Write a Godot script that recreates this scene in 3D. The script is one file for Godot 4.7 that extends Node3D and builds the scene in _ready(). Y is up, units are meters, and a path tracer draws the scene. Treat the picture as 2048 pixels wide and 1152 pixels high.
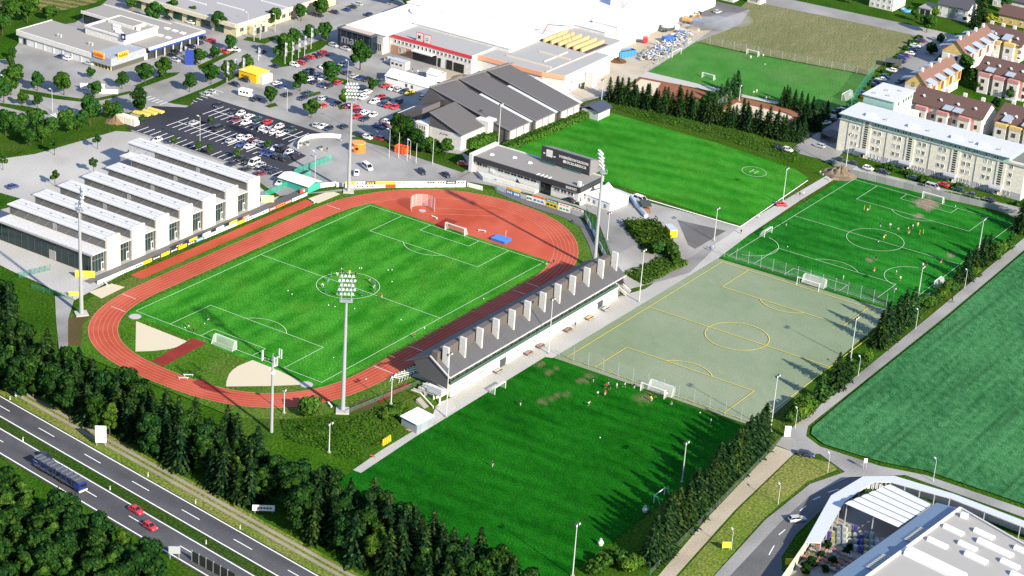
extends Node3D
# A small town's stadium, training pitches, shops and houses seen from a light aircraft.
const CAM := Vector3(336.63, 250.91, 440.06)
const YAW := 32.5264484
const PITCH := -24.1837704
const ROLL := 4.032347
const FOCAL := 4206.123
const LOW := -2.5
var cam_basis: Basis
var mats := {}
var tex := {}
var taken := {}
var n1 := FastNoiseLite.new()
var n2 := FastNoiseLite.new()
var n3 := FastNoiseLite.new()
var rng := RandomNumberGenerator.new()

# ---------------------------------------------------------------- places
func ease01(a: float, b: float, v: float) -> float:
	var t := clampf((v - a) / (b - a), 0.0, 1.0)
	return t * t * (3.0 - 2.0 * t)

func H(x: float, z: float) -> float:      # height of the land: the stadium terrace at 0, the training pitches lower
	var d := 0.0
	if z > 36.0:
		d = maxf(clampf((x - 54.0) / 9.0, 0, 1), clampf((z - 82.0) / 9.0, 0, 1))
	elif z > -58.0:
		d = clampf((x - 55.0) / 4.0, 0, 1)
	else:
		var k := ease01(-95.0, -115.0, z)
		d = clampf((x - lerpf(47.0, 20.0, k)) / (lerpf(61.0, 64.0, k) - lerpf(47.0, 20.0, k)), 0, 1)
	if z < -190.0:
		d *= lerpf(1.0, 0.4, clampf((-196.0 - 0.07 * (x - 64.0) - z) / 0.4 + 0.5, 0, 1)) if x > 66.0 else lerpf(1.0, 0.4, clampf((-190.0 - z) / 12.0, 0, 1))
	return LOW * d

func G(px: float, py: float, y := 0.0) -> Vector3:      # the point at height y that a pixel of the 2048 px wide photograph shows
	var d := cam_basis * Vector3((px - 1024.0) / FOCAL, -(py - 576.0) / FOCAL, -1.0)
	return CAM + d * ((y - CAM.y) / d.y)

func Q(px: float, py: float) -> Vector3:                # the same on the land
	var y := 0.0
	var p := Vector3.ZERO
	for i in 14:
		p = G(px, py, y)
		y = lerpf(y, H(p.x, p.z), 0.8)
	p.y = H(p.x, p.z)
	return p

func on(x: float, z: float) -> Vector3:
	return Vector3(x, H(x, z), z)

func pix(flat: Array) -> PackedVector2Array:            # photograph pixels to a polygon on the land
	var out := PackedVector2Array()
	for i in range(0, flat.size(), 2):
		var p := Q(flat[i], flat[i + 1])
		out.append(Vector2(p.x, p.z))
	return out

func wor(flat: Array) -> PackedVector2Array:
	var out := PackedVector2Array()
	for i in range(0, flat.size(), 2):
		out.append(Vector2(flat[i], flat[i + 1]))
	return out

func rect(x0: float, z0: float, x1: float, z1: float) -> PackedVector2Array:
	return PackedVector2Array([Vector2(x0, z0), Vector2(x1, z0), Vector2(x1, z1), Vector2(x0, z1)])

# ---------------------------------------------------------------- materials
func grain(key: String, freq: float, octaves: int, lo: float, hi: float, size := 512, kind := FastNoiseLite.TYPE_SIMPLEX_SMOOTH) -> ImageTexture:
	if tex.has(key):
		return tex[key]
	var n := FastNoiseLite.new()
	n.seed = key.hash() % 1000
	n.noise_type = kind
	n.frequency = freq
	n.fractal_octaves = octaves
	n.fractal_gain = 0.62
	var img := n.get_seamless_image(size, size)
	var b := img.get_data()
	img.convert(Image.FORMAT_L8)
	b = img.get_data()
	var out := PackedByteArray()
	out.resize(b.size())
	for i in b.size():
		out[i] = int(255.0 * lerpf(lo, hi, b[i] / 255.0))
	img = Image.create_from_data(size, size, false, Image.FORMAT_L8, out)
	img.generate_mipmaps()
	tex[key] = ImageTexture.create_from_image(img)
	return tex[key]

func mat(key: String, c: Color, rough := 0.85, t := "", tile := 8.0, metal := 0.0) -> StandardMaterial3D:     # c is a linear base colour
	if mats.has(key):
		return mats[key]
	var m := StandardMaterial3D.new()
	m.resource_name = key
	m.albedo_color = c.linear_to_srgb()
	m.roughness = rough
	m.metallic = metal
	if t != "":
		m.albedo_texture = {"grass": grain("grass", 0.028, 5, 0.45, 1.0), "asphalt": grain("asphalt", 0.05, 4, 0.82, 1.0), "plaster": grain("plaster", 0.012, 5, 0.86, 1.0),
			"streak": grain("streak", 0.03, 4, 0.78, 1.0), "leaf": grain("leaf", 0.035, 4, 0.4, 1.0)}[t]
		m.uv1_triplanar = true
		m.uv1_world_triplanar = true
		m.uv1_scale = Vector3.ONE / tile
	mats[key] = m
	return m

func vmat(key: String, rough := 0.9, t := "", tile := 8.0, c := Color(1, 1, 1)) -> StandardMaterial3D:
	var m := mat(key, c, rough, t, tile)
	m.vertex_color_use_as_albedo = true
	m.metallic_specular = 0.12
	return m

# ---------------------------------------------------------------- meshes
class Shape:                             # collects faces; quads and triangles run counter-clockwise seen from outside
	var v := PackedVector3Array()
	var n := PackedVector3Array()
	var c := PackedColorArray()
	var col := Color(1, 1, 1)
	func tri(a: Vector3, b: Vector3, d: Vector3) -> void:
		var k := (b - a).cross(d - a).normalized()
		v.append_array([a, d, b])
		n.append_array([k, k, k])
		c.append_array([col, col, col])
	func quad(a: Vector3, b: Vector3, d: Vector3, e: Vector3) -> void:
		tri(a, b, d)
		tri(a, d, e)
	func box(x0: float, y0: float, z0: float, x1: float, y1: float, z1: float) -> Shape:
		hexa([Vector3(x0, y0, z0), Vector3(x1, y0, z0), Vector3(x1, y0, z1), Vector3(x0, y0, z1)], [Vector3(x0, y1, z0), Vector3(x1, y1, z0), Vector3(x1, y1, z1), Vector3(x0, y1, z1)])
		return self
	func hexa(lo: Array, hi: Array) -> Shape:      # lower and upper ring of n points, in x-z clockwise seen from above is (x0z0, x1z0, x1z1, x0z1)
		var k := lo.size()
		for i in k:
			var j := (i + 1) % k
			quad(lo[j], lo[i], hi[i], hi[j])
		for i in range(1, k - 1):
			tri(hi[0], hi[i + 1], hi[i])
			tri(lo[0], lo[i], lo[i + 1])
		return self
	func tube(a: Vector3, b: Vector3, r0: float, r1: float, k := 6) -> Shape:
		var d := (b - a).normalized()
		var s := d.cross(Vector3.RIGHT if absf(d.x) < 0.8 else Vector3.UP).normalized()
		var t := d.cross(s)
		for i in k:
			var p := s * cos(TAU * i / k) + t * sin(TAU * i / k)
			var q := s * cos(TAU * (i + 1) / k) + t * sin(TAU * (i + 1) / k)
			quad(a + p * r0, a + q * r0, b + q * r1, b + p * r1)
			tri(b, b + p * r1, b + q * r1)
			tri(a, a + q * r0, a + p * r0)
		return self
	func beam(a: Vector3, b: Vector3, w: float, h: float) -> Shape:
		var d := (b - a).normalized()
		var s := d.cross(Vector3.UP if absf(d.y) < 0.9 else Vector3.RIGHT).normalized() * w * 0.5
		var t := s.cross(d).normalized() * h * 0.5
		quad(a - s + t, a + s + t, b + s + t, b - s + t)
		quad(a + s - t, a - s - t, b - s - t, b + s - t)
		quad(a + s + t, a + s - t, b + s - t, b + s + t)
		quad(a - s - t, a - s + t, b - s + t, b - s - t)
		quad(a - s - t, a + s - t, a + s + t, a - s + t)
		quad(b + s - t, b - s - t, b - s + t, b + s + t)
		return self
	func mesh() -> ArrayMesh:
		var a := []
		a.resize(Mesh.ARRAY_MAX)
		a[Mesh.ARRAY_VERTEX] = v
		a[Mesh.ARRAY_NORMAL] = n
		a[Mesh.ARRAY_COLOR] = c
		var m := ArrayMesh.new()
		m.add_surface_from_arrays(Mesh.PRIMITIVE_TRIANGLES, a)
		return m

func bx(x0: float, y0: float, z0: float, x1: float, y1: float, z1: float) -> Shape:
	return Shape.new().box(minf(x0, x1), minf(y0, y1), minf(z0, z1), maxf(x0, x1), maxf(y0, y1), maxf(z0, z1))

func numbered(called: String) -> String:
	taken[called] = taken.get(called, -1) + 1
	return called if taken[called] == 0 else "%s_%03d" % [called, taken[called]]

func part(called: String, s, m: Material, parent: Node3D) -> MeshInstance3D:
	var o := MeshInstance3D.new()
	o.name = called
	o.mesh = s.mesh() if s is Shape else s
	o.material_override = m
	parent.add_child(o, true)
	return o

func thing(called: String, label: String, category: String, at := Vector3.ZERO, group := "", turn := 0.0) -> Node3D:
	var o := Node3D.new()
	o.name = numbered(called)
	add_child(o)
	o.position = at
	o.rotation.y = turn
	tag(o, label, category, group)
	return o

func tag(o: Node, label: String, category: String, group := "") -> void:
	o.set_meta("label", label)
	o.set_meta("category", category)
	if group != "":
		o.set_meta("group", group)

func copy(o: Node3D, at: Vector3, turn := 0.0, label := "") -> Node3D:
	var c: Node3D = o.duplicate()
	c.name = numbered(String(o.name).rstrip("0123456789").trim_suffix("_"))
	add_child(c)
	c.position = at
	c.rotation.y = turn
	if label != "":
		c.set_meta("label", label)
	return c

func cut(cell: PackedVector2Array, outer: PackedVector2Array, holes: Array) -> Array:
	var now: Array = Geometry2D.intersect_polygons(cell, outer)
	for h in holes:
		var next := []
		for p in now:
			next.append_array(Geometry2D.clip_polygons(p, h))
		now = next
	return now

func sheet(called: String, poly: PackedVector2Array, layer: float, m: Material, cell := 4.0, tint = null, holes := [], parent: Node3D = null) -> MeshInstance3D:      # a sheet of ground laid over the land
	var r := Rect2(poly[0], Vector2.ZERO)
	for p in poly:
		r = r.expand(p)
	var nx := int(ceil(r.size.x / cell)) + 1
	var nz := int(ceil(r.size.y / cell)) + 1
	var inside := PackedByteArray()
	inside.resize((nx + 1) * (nz + 1))
	for j in nz + 1:
		for i in nx + 1:
			var p := r.position + Vector2(i, j) * cell
			var ok := Geometry2D.is_point_in_polygon(p, poly)
			for h in holes:
				ok = ok and not Geometry2D.is_point_in_polygon(p, h)
			inside[j * (nx + 1) + i] = 1 if ok else 0
	var s := Shape.new()
	var up := layer
	for j in nz:
		for i in nx:
			var k := j * (nx + 1) + i
			var sum := inside[k] + inside[k + 1] + inside[k + nx + 1] + inside[k + nx + 2]
			var a := r.position + Vector2(i, j) * cell
			var sq := PackedVector2Array([a, a + Vector2(cell, 0), a + Vector2(cell, cell), a + Vector2(0, cell)])
			var polys := [sq] if sum == 4 else cut(sq, poly, holes)
			for p in polys:
				if p.size() < 3 or Geometry2D.is_polygon_clockwise(p) and polys.size() > 1 and p.size() < 3:
					continue
				var idx: PackedInt32Array = PackedInt32Array([0, 1, 2, 0, 2, 3]) if sum == 4 else Geometry2D.triangulate_polygon(p)
				for t in range(0, idx.size(), 3):
					var w := []
					for q in 3:
						var e: Vector2 = p[idx[t + q]]
						w.append(Vector3(e.x, H(e.x, e.y) + up, e.y))
					if (w[1] - w[0]).cross(w[2] - w[0]).y < 0:
						w.reverse()
					var f := s.v.size()
					s.tri(w[0], w[1], w[2])
					if tint != null:
						for q in 3:
							s.c[f + q] = tint.call(s.v[f + q].x, s.v[f + q].z)
	var o := MeshInstance3D.new()
	o.mesh = s.mesh()
	o.material_override = m
	if parent:
		o.name = called
		parent.add_child(o, true)
	else:
		o.name = numbered(called)
		add_child(o)
		o.set_meta("kind", "structure")
	return o

func mark(called: String, pts: Array, width: float, parent: Node3D, m: Material, up := 0.16, closed := false) -> void:      # painted line along world points [Vector2...]
	var s := Shape.new()
	var k := pts.size()
	for i in (k if closed else k - 1):
		var a: Vector2 = pts[i]
		var b: Vector2 = pts[(i + 1) % k]
		var d := (b - a).normalized()
		var side := Vector2(-d.y, d.x) * width * 0.5
		var e := d * width * 0.5 if k == 2 else Vector2.ZERO
		var steps := maxi(1, int(a.distance_to(b) / 6.0))
		for j in steps:
			var p := (a - e).lerp(b + e, float(j) / steps)
			var q := (a - e).lerp(b + e, float(j + 1) / steps)
			var w := []
			for t in [p - side, p + side, q + side, q - side]:
				w.append(Vector3(t.x, H(t.x, t.y) + up, t.y))
			s.quad(w[0], w[1], w[2], w[3])
	part(called, s, m, parent)

func arc(cx: float, cz: float, r: float, a0: float, a1: float, k := 40) -> Array:
	var out := []
	for i in k + 1:
		var a := deg_to_rad(lerpf(a0, a1, float(i) / k))
		out.append(Vector2(cx + r * cos(a), cz + r * sin(a)))
	return out

func words(text: String, height: float, depth := 0.06, bold := true) -> TextMesh:
	var t := TextMesh.new()
	var f := SystemFont.new()
	f.font_names = PackedStringArray(["Droid Sans"])
	f.font_weight = 700 if bold else 400
	t.font = f
	t.text = text
	t.font_size = 32
	t.pixel_size = height / 23.0
	t.depth = depth
	t.curve_step = 4.0
	return t

func _ready() -> void:
	# camera, sky, sun, exposure
	var cam := Camera3D.new()
	cam.name = "camera"
	add_child(cam)
	cam.position = CAM
	cam.rotation = Vector3(deg_to_rad(PITCH), deg_to_rad(YAW), deg_to_rad(ROLL))
	cam_basis = cam.basis
	cam.fov = rad_to_deg(2.0 * atan(576.0 / FOCAL))
	cam.near = 1.0
	cam.far = 6000.0
	cam.current = true
	var env := Environment.new()
	env.background_mode = Environment.BG_SKY
	var sky := Sky.new()
	var sm := ProceduralSkyMaterial.new()
	sm.sky_top_color = Color(0.46, 0.58, 0.78)
	sm.sky_horizon_color = Color(0.84, 0.87, 0.90)
	sm.ground_horizon_color = Color(0.5, 0.56, 0.55)
	sm.ground_bottom_color = Color(0.15, 0.2, 0.12)
	sm.sky_curve = 0.18
	sm.sun_angle_max = 1.0
	sky.sky_material = sm
	env.sky = sky
	env.tonemap_mode = Environment.TONE_MAPPER_LINEAR
	env.background_energy_multiplier = 0.72
	env.tonemap_exposure = 2.0
	env.sdfgi_enabled = true
	env.ssao_enabled = true
	env.ssil_enabled = true
	env.volumetric_fog_enabled = true
	env.volumetric_fog_density = 0.0
	var we := WorldEnvironment.new()
	we.name = "world_environment"
	we.environment = env
	add_child(we)
	var sun := DirectionalLight3D.new()
	sun.name = "sun"
	add_child(sun)
	var e := deg_to_rad(27.5)
	var az := Vector2(-0.955, -0.296).normalized()
	sun.look_at_from_position(Vector3.ZERO, Vector3(az.x * cos(e), -sin(e), az.y * cos(e)), Vector3.UP)
	sun.light_energy = 1.55
	sun.light_angular_distance = 1.2
	sun.light_color = Color(1.0, 0.955, 0.87)
	sun.shadow_enabled = true
	n1.seed = 3
	n1.frequency = 0.018
	n2.seed = 5
	n2.frequency = 0.09
	n3.seed = 8
	n3.frequency = 0.35
	rng.seed = 77
	build_ground()
	build_hall()
	build_stand()
	build_clubhouse()
	build_sports_hall()
	build_market()
	make_protos()
	build_shops()
	build_apartments()
	build_houses()
	build_garden_store()
	build_plants()
	build_cars()
	build_people()
	build_boards()
	build_furniture()
	finish_labels()

# ---------------------------------------------------------------- the land
func blend(a: Color, b: Color, t: float) -> Color:
	return a.lerp(b, clampf(t, 0, 1))

func turf(x: float, z: float, a: Color, b: Color, dry: Color, k := 0.25) -> Color:
	var c := blend(a, b, 0.5 + 0.9 * n2.get_noise_2d(x, z) + 0.35 * n3.get_noise_2d(x, z))
	return blend(c, dry, k * (n1.get_noise_2d(x, z) + 0.15) * 2.0)

func track_line(off: float, steps := 40) -> PackedVector2Array:
	var out := PackedVector2Array()
	for end in 2:
		var s := 1.0 if end == 0 else -1.0
		var a := 36.9 + off
		var b := (37.5 if end == 0 else 43.3) + off
		var k := 2.6 if end == 0 else 2.15
		for i in steps + 1:
			var t := PI * i / steps
			var cx := cos(t)
			var sx := sin(t)
			out.append(Vector2(s * a * signf(cx) * pow(absf(cx), 2.0 / k), s * (36.0 + b * pow(maxf(sx, 0.0), 2.0 / k))))
	return out

func pitch_lines(p: Node3D, x0: float, x1: float, z0: float, z1: float, w: float, m: Material, full := true) -> void:      # goal lines across z0 and z1, touch lines along x0 and x1
	var cx := (x0 + x1) / 2
	var cz := (z0 + z1) / 2
	mark("boundary_line", [Vector2(x0, z0), Vector2(x1, z0)], w, p, m)
	mark("boundary_line", [Vector2(x0, z1), Vector2(x1, z1)], w, p, m)
	mark("boundary_line", [Vector2(x0, z0 + w), Vector2(x0, z1 - w)], w, p, m)
	mark("boundary_line", [Vector2(x1, z0 + w), Vector2(x1, z1 - w)], w, p, m)
	mark("halfway_line", [Vector2(x0 + w, cz), Vector2(x1 - w, cz)], w, p, m, 0.165)
	mark("centre_circle", arc(cx, cz, 9.15, 0, 360, 56), w, p, m, 0.17)
	for s in [-1.0, 1.0]:
		var ze := z0 if s < 0 else z1
		for d in [[20.16, 16.5], [9.16, 5.5]]:
			if not full and d[0] < 10:
				continue
			mark("penalty_area_line" if d[0] > 10 else "goal_area_line", [Vector2(cx - d[0], ze), Vector2(cx - d[0], ze - s * d[1]), Vector2(cx + d[0], ze - s * d[1]), Vector2(cx + d[0], ze)], w, p, m, 0.168)
		mark("penalty_arc", arc(cx, ze - s * 11.0, 9.15, -90 * s - 53, -90 * s + 53, 20), w, p, m, 0.172)

func build_ground() -> void:
	var grass_tex := vmat("turf", 0.95, "grass", 14.0)
	var pitch_tex := vmat("pitch_turf", 0.95, "grass", 9.0)
	var track_m := vmat("track_rubber", 0.8, "asphalt", 11.0)
	var asphalt := vmat("asphalt_old", 0.9, "asphalt", 17.0)
	var white := mat("line_paint", Color(0.82, 0.84, 0.8), 0.7)
	var faint := mat("line_chalk", Color(0.42, 0.56, 0.38), 0.8)
	# base land
	var xs := [-4000.0, -1500.0, -700.0, -420.0]
	while xs[-1] < 320.0:
		xs.append(xs[-1] + 5.0)
	xs.append_array([500.0, 900.0, 2000.0, 4000.0])
	var zs := [-4000.0, -1800.0, -900.0, -560.0]
	while zs[-1] < 220.0:
		zs.append(zs[-1] + 5.0)
	zs.append_array([400.0, 900.0, 2000.0, 4000.0])
	var s := Shape.new()
	for j in zs.size() - 1:
		for i in xs.size() - 1:
			var p := []
			for q in [[i, j], [i, j + 1], [i + 1, j + 1], [i + 1, j]]:
				p.append(Vector3(xs[q[0]], H(xs[q[0]], zs[q[1]]) - 0.12, zs[q[1]]))
			var f := s.v.size()
			s.quad(p[0], p[1], p[2], p[3])
			for q in 6:
				s.c[f + q] = turf(s.v[f + q].x, s.v[f + q].z, Color(0.040, 0.135, 0.008), Color(0.075, 0.195, 0.015), Color(0.19, 0.20, 0.05), 0.3)
	part("ground", s, grass_tex, self).set_meta("kind", "structure")
	# the stadium: track, infield, pitch
	var outer := track_line(7.4)
	var lawn := func(x, z): return turf(x, z, Color(0.075, 0.215, 0.016), Color(0.12, 0.29, 0.028), Color(0.26, 0.27, 0.08), 0.45)
	sheet("stadium_lawn", Geometry2D.intersect_polygons(track_line(13.0), rect(-57, -100, 53.5, 82))[0], -0.07, grass_tex, 2.5, lawn)
	var inner := track_line(0.0)
	var red := func(x, z): return blend(Color(0.44, 0.080, 0.042), Color(0.58, 0.130, 0.080), 0.5 + 1.0 * n1.get_noise_2d(x * 3.0, z) + 0.5 * n3.get_noise_2d(x, z))
	var tr := sheet("running_track", outer, 0.0, track_m, 3.0, red, [Geometry2D.intersect_polygons(inner, rect(-60, -54.8, 60, 100))[0]])
	for i in 7:
		var l: Array = []
		for q in track_line(0.1 + 1.2 * i, 34):
			l.append(q)
		mark("lane_line", l, 0.10 if i in [0, 6] else 0.07, tr, mat("lane_paint", Color(0.60, 0.30, 0.24), 0.8), 0.03, true)
	for z in [36.0, 20.0, -30.0, -37.0]:
		mark("start_line", [Vector2(37.2, z), Vector2(44.0, z)], 0.14, tr, white, 0.035)
	for q in [[-41, 47], [-40.5, -44], [-37.5, 55]]:
		mark("start_line", [Vector2(q[0] - 2.6, q[1]), Vector2(q[0] + 2.6, q[1])], 0.13, tr, white, 0.035)
	mark("start_line", [Vector2(-20.0, -62.5), Vector2(-1.0, -77.0)], 0.12, tr, mat("lane_paint", Color.WHITE), 0.035)
	mark("start_line", [Vector2(-17.0, -59.0), Vector2(4.0, -75.0)], 0.12, tr, mat("lane_paint", Color.WHITE), 0.035)
	var stripes := func(x, z):
		var t := 0.5 + 0.22 * sin((x - 0.1 * z) * TAU / 7.5) + 0.12 * sin(z * TAU / 21.0 + 1.0)
		t += 0.75 * n2.get_noise_2d(x * 1.6, z * 0.5) + 0.5 * n3.get_noise_2d(x, z * 0.6)
		var c := blend(Color(0.034, 0.300, 0.016), Color(0.105, 0.500, 0.046), t)
		return blend(c, Color(0.15, 0.33, 0.04), 0.5 * n1.get_noise_2d(x * 2.0, z * 2.0))
	var pt := sheet("football_pitch", rect(-35.4, -54.8, 35.6, 55.2), -0.03, pitch_tex, 1.2, stripes, [])
	pitch_lines(pt, -32.87, 32.87, -52.85, 52.85, 0.16, mat("pitch_paint", Color(0.52, 0.68, 0.45), 0.8))
	var sand := mat("sand", Color(0.66, 0.58, 0.42), 0.95, "asphalt", 6.0)
	sheet("landing_sector", pix([272, 642, 383, 686, 362, 692, 338, 698, 305, 702, 271, 703]), 0.0, sand, 6.0)
	sheet("landing_sector", pix([452, 773, 453, 762, 458, 748, 466, 739, 476, 732, 505, 720, 560, 742, 614, 769, 540, 772]), 0.0, sand, 6.0)
	var conc := mat("concrete_pale", Color(0.50, 0.49, 0.45), 0.9, "asphalt", 9.0)
	for q in [[270, 633], [613, 769]]:
		var c := Q(q[0], q[1])
		var disc := thing("throwing_circle", "round concrete throwing circle at the tip of a sand sector", "throwing circle", c, "throwing circles by the near bend")
		reg(disc, "round concrete throwing circle")
		part("slab", Shape.new().tube(Vector3(0, -0.02, 0), Vector3(0, 0.07, 0), 1.5, 1.5, 20), conc, disc)
		part("rim", Shape.new().tube(Vector3(0, -0.02, 0), Vector3(0, 0.03, 0), 1.75, 1.75, 20), mat("steel_grey", Color(0.35, 0.36, 0.38), 0.5), disc)
	var red_dark := func(x, z): return blend(Color(0.22, 0.03, 0.025), Color(0.30, 0.05, 0.04), 0.5 + n2.get_noise_2d(x, z))
	sheet("jump_runway", pix([303, 722, 386, 676, 414, 685, 326, 733]), 0.0, track_m, 4.0, red_dark)
	sheet("jump_runway", wor([-50.9, 36.0, -50.9, -43.0, -46.7, -43.0, -46.7, 36.0]), 0.0, track_m, 4.0, red)
	sheet("jump_runway", pix([748, 800, 812, 765, 822, 770, 758, 806]), 0.0, track_m, 4.0, red_dark)
	sheet("jump_runway", pix([384, 764, 402, 757, 440, 778, 466, 789, 430, 784, 402, 776]), 0.03, track_m, 4.0, red_dark)
	sheet("sand_pit", pix([178, 584, 223, 567, 250, 574, 203, 597]), 0.0, sand)
	sheet("sand_pit", pix([616, 397, 661, 381, 681, 388, 636, 407]), 0.0, sand)
	sheet("discus_pad", pix([868, 450, 892, 436, 916, 443, 888, 459]), 0.03, track_m, 4.0, red_dark)
	var rows := func(x, z): return blend(Color(0.10, 0.17, 0.03), Color(0.45, 0.38, 0.16), 0.5 + 0.7 * sin((z + 0.25 * x) * TAU / 5.0) + 0.4 * n2.get_noise_2d(x, z))
	sheet("striped_field", pix([-80, 16, 40, 12, 110, 24, 190, 6, 250, -30, 250, -60, -80, -60]), 0.0, grass_tex, 1.6, rows)
	# bare soil by the near mast
	var soil := func(x, z): return turf(x, z, Color(0.23, 0.15, 0.08), Color(0.17, 0.13, 0.06), Color(0.06, 0.11, 0.02), 0.7)
	sheet("bare_soil", pix([133, 640, 172, 618, 182, 628, 165, 650, 163, 690, 135, 690]), 0.0, vmat("soil", 0.95, "grass", 5.0), 3.0, soil)
	sheet("bare_soil", pix([680, 818, 735, 795, 760, 800, 745, 818, 700, 826]), 0.0, vmat("soil"), 2.0, soil)
	# paved yards and roads (light, old asphalt)
	var old := func(x, z): return (1.0 - 0.30 * maxf(0.0, n3.get_noise_2d(x * 0.35, z * 0.35)) - 0.35 * maxf(0.0, n2.get_noise_2d(x * 0.6 + 90.0, z * 0.15))) * blend(Color(0.30, 0.295, 0.285), Color(0.42, 0.415, 0.40), 0.5 + 1.1 * n1.get_noise_2d(x * 1.5, z * 1.5) + 0.5 * n2.get_noise_2d(x, z))
	var pale := func(x, z): return blend(Color(0.42, 0.41, 0.385), Color(0.54, 0.53, 0.50), 0.5 + 1.1 * n1.get_noise_2d(x * 1.5, z * 1.5) + 0.5 * n2.get_noise_2d(x, z))
	var dark := func(x, z): return blend(Color(0.042, 0.044, 0.056), Color(0.068, 0.070, 0.085), 0.5 + 1.0 * n1.get_noise_2d(x, z * 2.0) + 0.4 * n3.get_noise_2d(x, z))
	var patch := func(c: Color, x, z, dk: float):
		var a := n2.get_noise_2d(floorf(x / 7.0) * 31.0, floorf(z / 5.0) * 17.0)
		return c * (dk if a > 0.28 else 1.0 / dk * 0.98 if a < -0.36 else 1.0)
	var worn := func(x, z): return blend(Color(0.13, 0.13, 0.13), Color(0.20, 0.20, 0.20), 0.5 + 1.1 * n1.get_noise_2d(x, z) + 0.5 * n2.get_noise_2d(x, z))
	sheet("hall_yard", pix([-60, 345, 0, 318, 70, 308, 232, 262, 264, 264, 330, 285, 470, 332, 545, 395, 560, 392, 520, 424, 330, 502, 150, 600, 132, 592, 70, 562, 30, 545, -60, 500]), 0.0, asphalt, 5.0, pale)
	sheet("access_path", pix([148, 600, 133, 592, 110, 592, 112, 640, 118, 700, 136, 700, 136, 640]), 0.02, asphalt, 4.0, old)
	sheet("hall_path", wor([-57.6, 48.0, -54.9, 48.0, -53.6, -46.0, -57.6, -46.0]), 0.05, asphalt, 5.0, worn)
	sheet("retail_yard", pix([-60, 120, 20, 118, 30, 95, 60, 60, 150, 45, 190, 20, 240, -20, 790, -40, 1180, -60, 1300, -30, 1500, 20, 1480, 50, 1390, 85, 1225, 188, 1160, 205, 925, 305, 955, 322, 945, 340, 900, 366, 690, 368, 560, 392, 470, 332, 264, 264, 255, 240, 262, 225, 200, 225, 130, 236, 60, 248, 0, 256, -60, 262]), 0.0, asphalt, 3.0, old)
	sheet("forecourt", pix([560, 392, 900, 366, 945, 342, 1160, 412, 1200, 385, 1215, 385, 1480, 452, 1440, 486, 1380, 545, 1330, 560, 1255, 580, 1225, 520, 1192, 430, 1150, 412, 1060, 388, 985, 372, 940, 364, 700, 376, 620, 386]), 0.03, asphalt, 5.0, old)
	sheet("dark_patch", pix([1355, 440, 1452, 462, 1390, 498, 1376, 490]), 0.06, asphalt, 4.0, worn)
	sheet("stand_apron", pix([1190, 600, 1290, 578, 1340, 545, 1425, 490, 1480, 452, 1655, 350, 1672, 335, 1690, 343, 1600, 401, 1500, 468, 1437, 516, 1105, 716, 1090, 714, 830, 874, 722, 946, 706, 940, 828, 855, 880, 805]), 0.02, asphalt, 4.0, pale)
	sheet("board_gutter", pix([985, 372, 1040, 398, 1100, 412, 1150, 428, 1178, 455, 1195, 500, 1202, 530, 1190, 530, 1178, 490, 1160, 455, 1130, 436, 1050, 410, 995, 386]), 0.06, asphalt, 4.0, worn)
	# the new dark car park
	var lot := sheet("new_car_park", pix([422, 195, 655, 270, 594, 278, 574, 292, 613, 312, 575, 330, 620, 342, 588, 358, 538, 350, 410, 308, 252, 256, 262, 250, 305, 212, 372, 215, 388, 206, 366, 198, 400, 186]), 0.05, asphalt, 5.0, dark)
	car_park_lines(lot, mat("bay_paint", Color(0.8, 0.8, 0.8), 0.7))
	# highway
	var u := Vector2(0.9924, 0.1230)
	var v := Vector2(-0.1230, 0.9924)
	var strip := func(o0, o1, a := -260.0, b := 330.0): return PackedVector2Array([u * a + v * o0, u * b + v * o0, u * b + v * o1, u * a + v * o1])
	var grey := func(x, z): return patch.call(Color.WHITE, (x * 0.99 + z * 0.12) * 0.22, (z - x * 0.123) * 0.6, 0.86) * blend(Color(0.085, 0.085, 0.095), Color(0.13, 0.13, 0.14), 0.5 + 1.2 * n1.get_noise_2d(x * 0.4, (z - x * 0.123) * 9.0) + 0.3 * n3.get_noise_2d(x, z))
	var h1 := sheet("highway_carriageway", strip.call(111.0, 118.3), 0.02, asphalt, 2.5, grey)
	var h2 := sheet("highway_carriageway", strip.call(121.3, 129.8), 0.02, asphalt, 2.5, grey)
	for q in [[111.45, h1], [117.9, h1], [121.8, h2], [129.2, h2]]:
		mark("edge_line", [u * -260.0 + v * q[0], u * 330.0 + v * q[0]], 0.3, q[1], white, 0.05)
	for i in range(-8, 14):
		mark("lane_dash", [u * (i * 18.0 + 7.0) + v * 114.6, u * (i * 18.0 + 13.0) + v * 114.6], 0.24, h1, white, 0.05)
		mark("lane_dash", [u * (i * 18.0 + 1.0) + v * 125.4, u * (i * 18.0 + 7.0) + v * 125.4], 0.24, h2, white, 0.05)
	var verge := func(x, z): return turf(x, z, Color(0.13, 0.27, 0.025), Color(0.26, 0.37, 0.05), Color(0.46, 0.42, 0.15), 0.6)
	sheet("highway_verge", strip.call(104.0, 110.8), -0.04, grass_tex, 4.0, verge)
	sheet("highway_median", strip.call(118.5, 121.1), -0.04, grass_tex, 4.0, func(x, z): return turf(x, z, Color(0.035, 0.11, 0.012), Color(0.06, 0.15, 0.02), Color(0.12, 0.14, 0.04), 0.3))
	var gravel := func(x, z): return blend(Color(0.30, 0.26, 0.19), Color(0.40, 0.36, 0.28), 0.5 + n2.get_noise_2d(x, z))
	for k in 2:
		sheet("gravel_track", strip.call(105.2 + k * 1.9, 106.3 + k * 1.9), 0.0, asphalt, 4.0, gravel)
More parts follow.
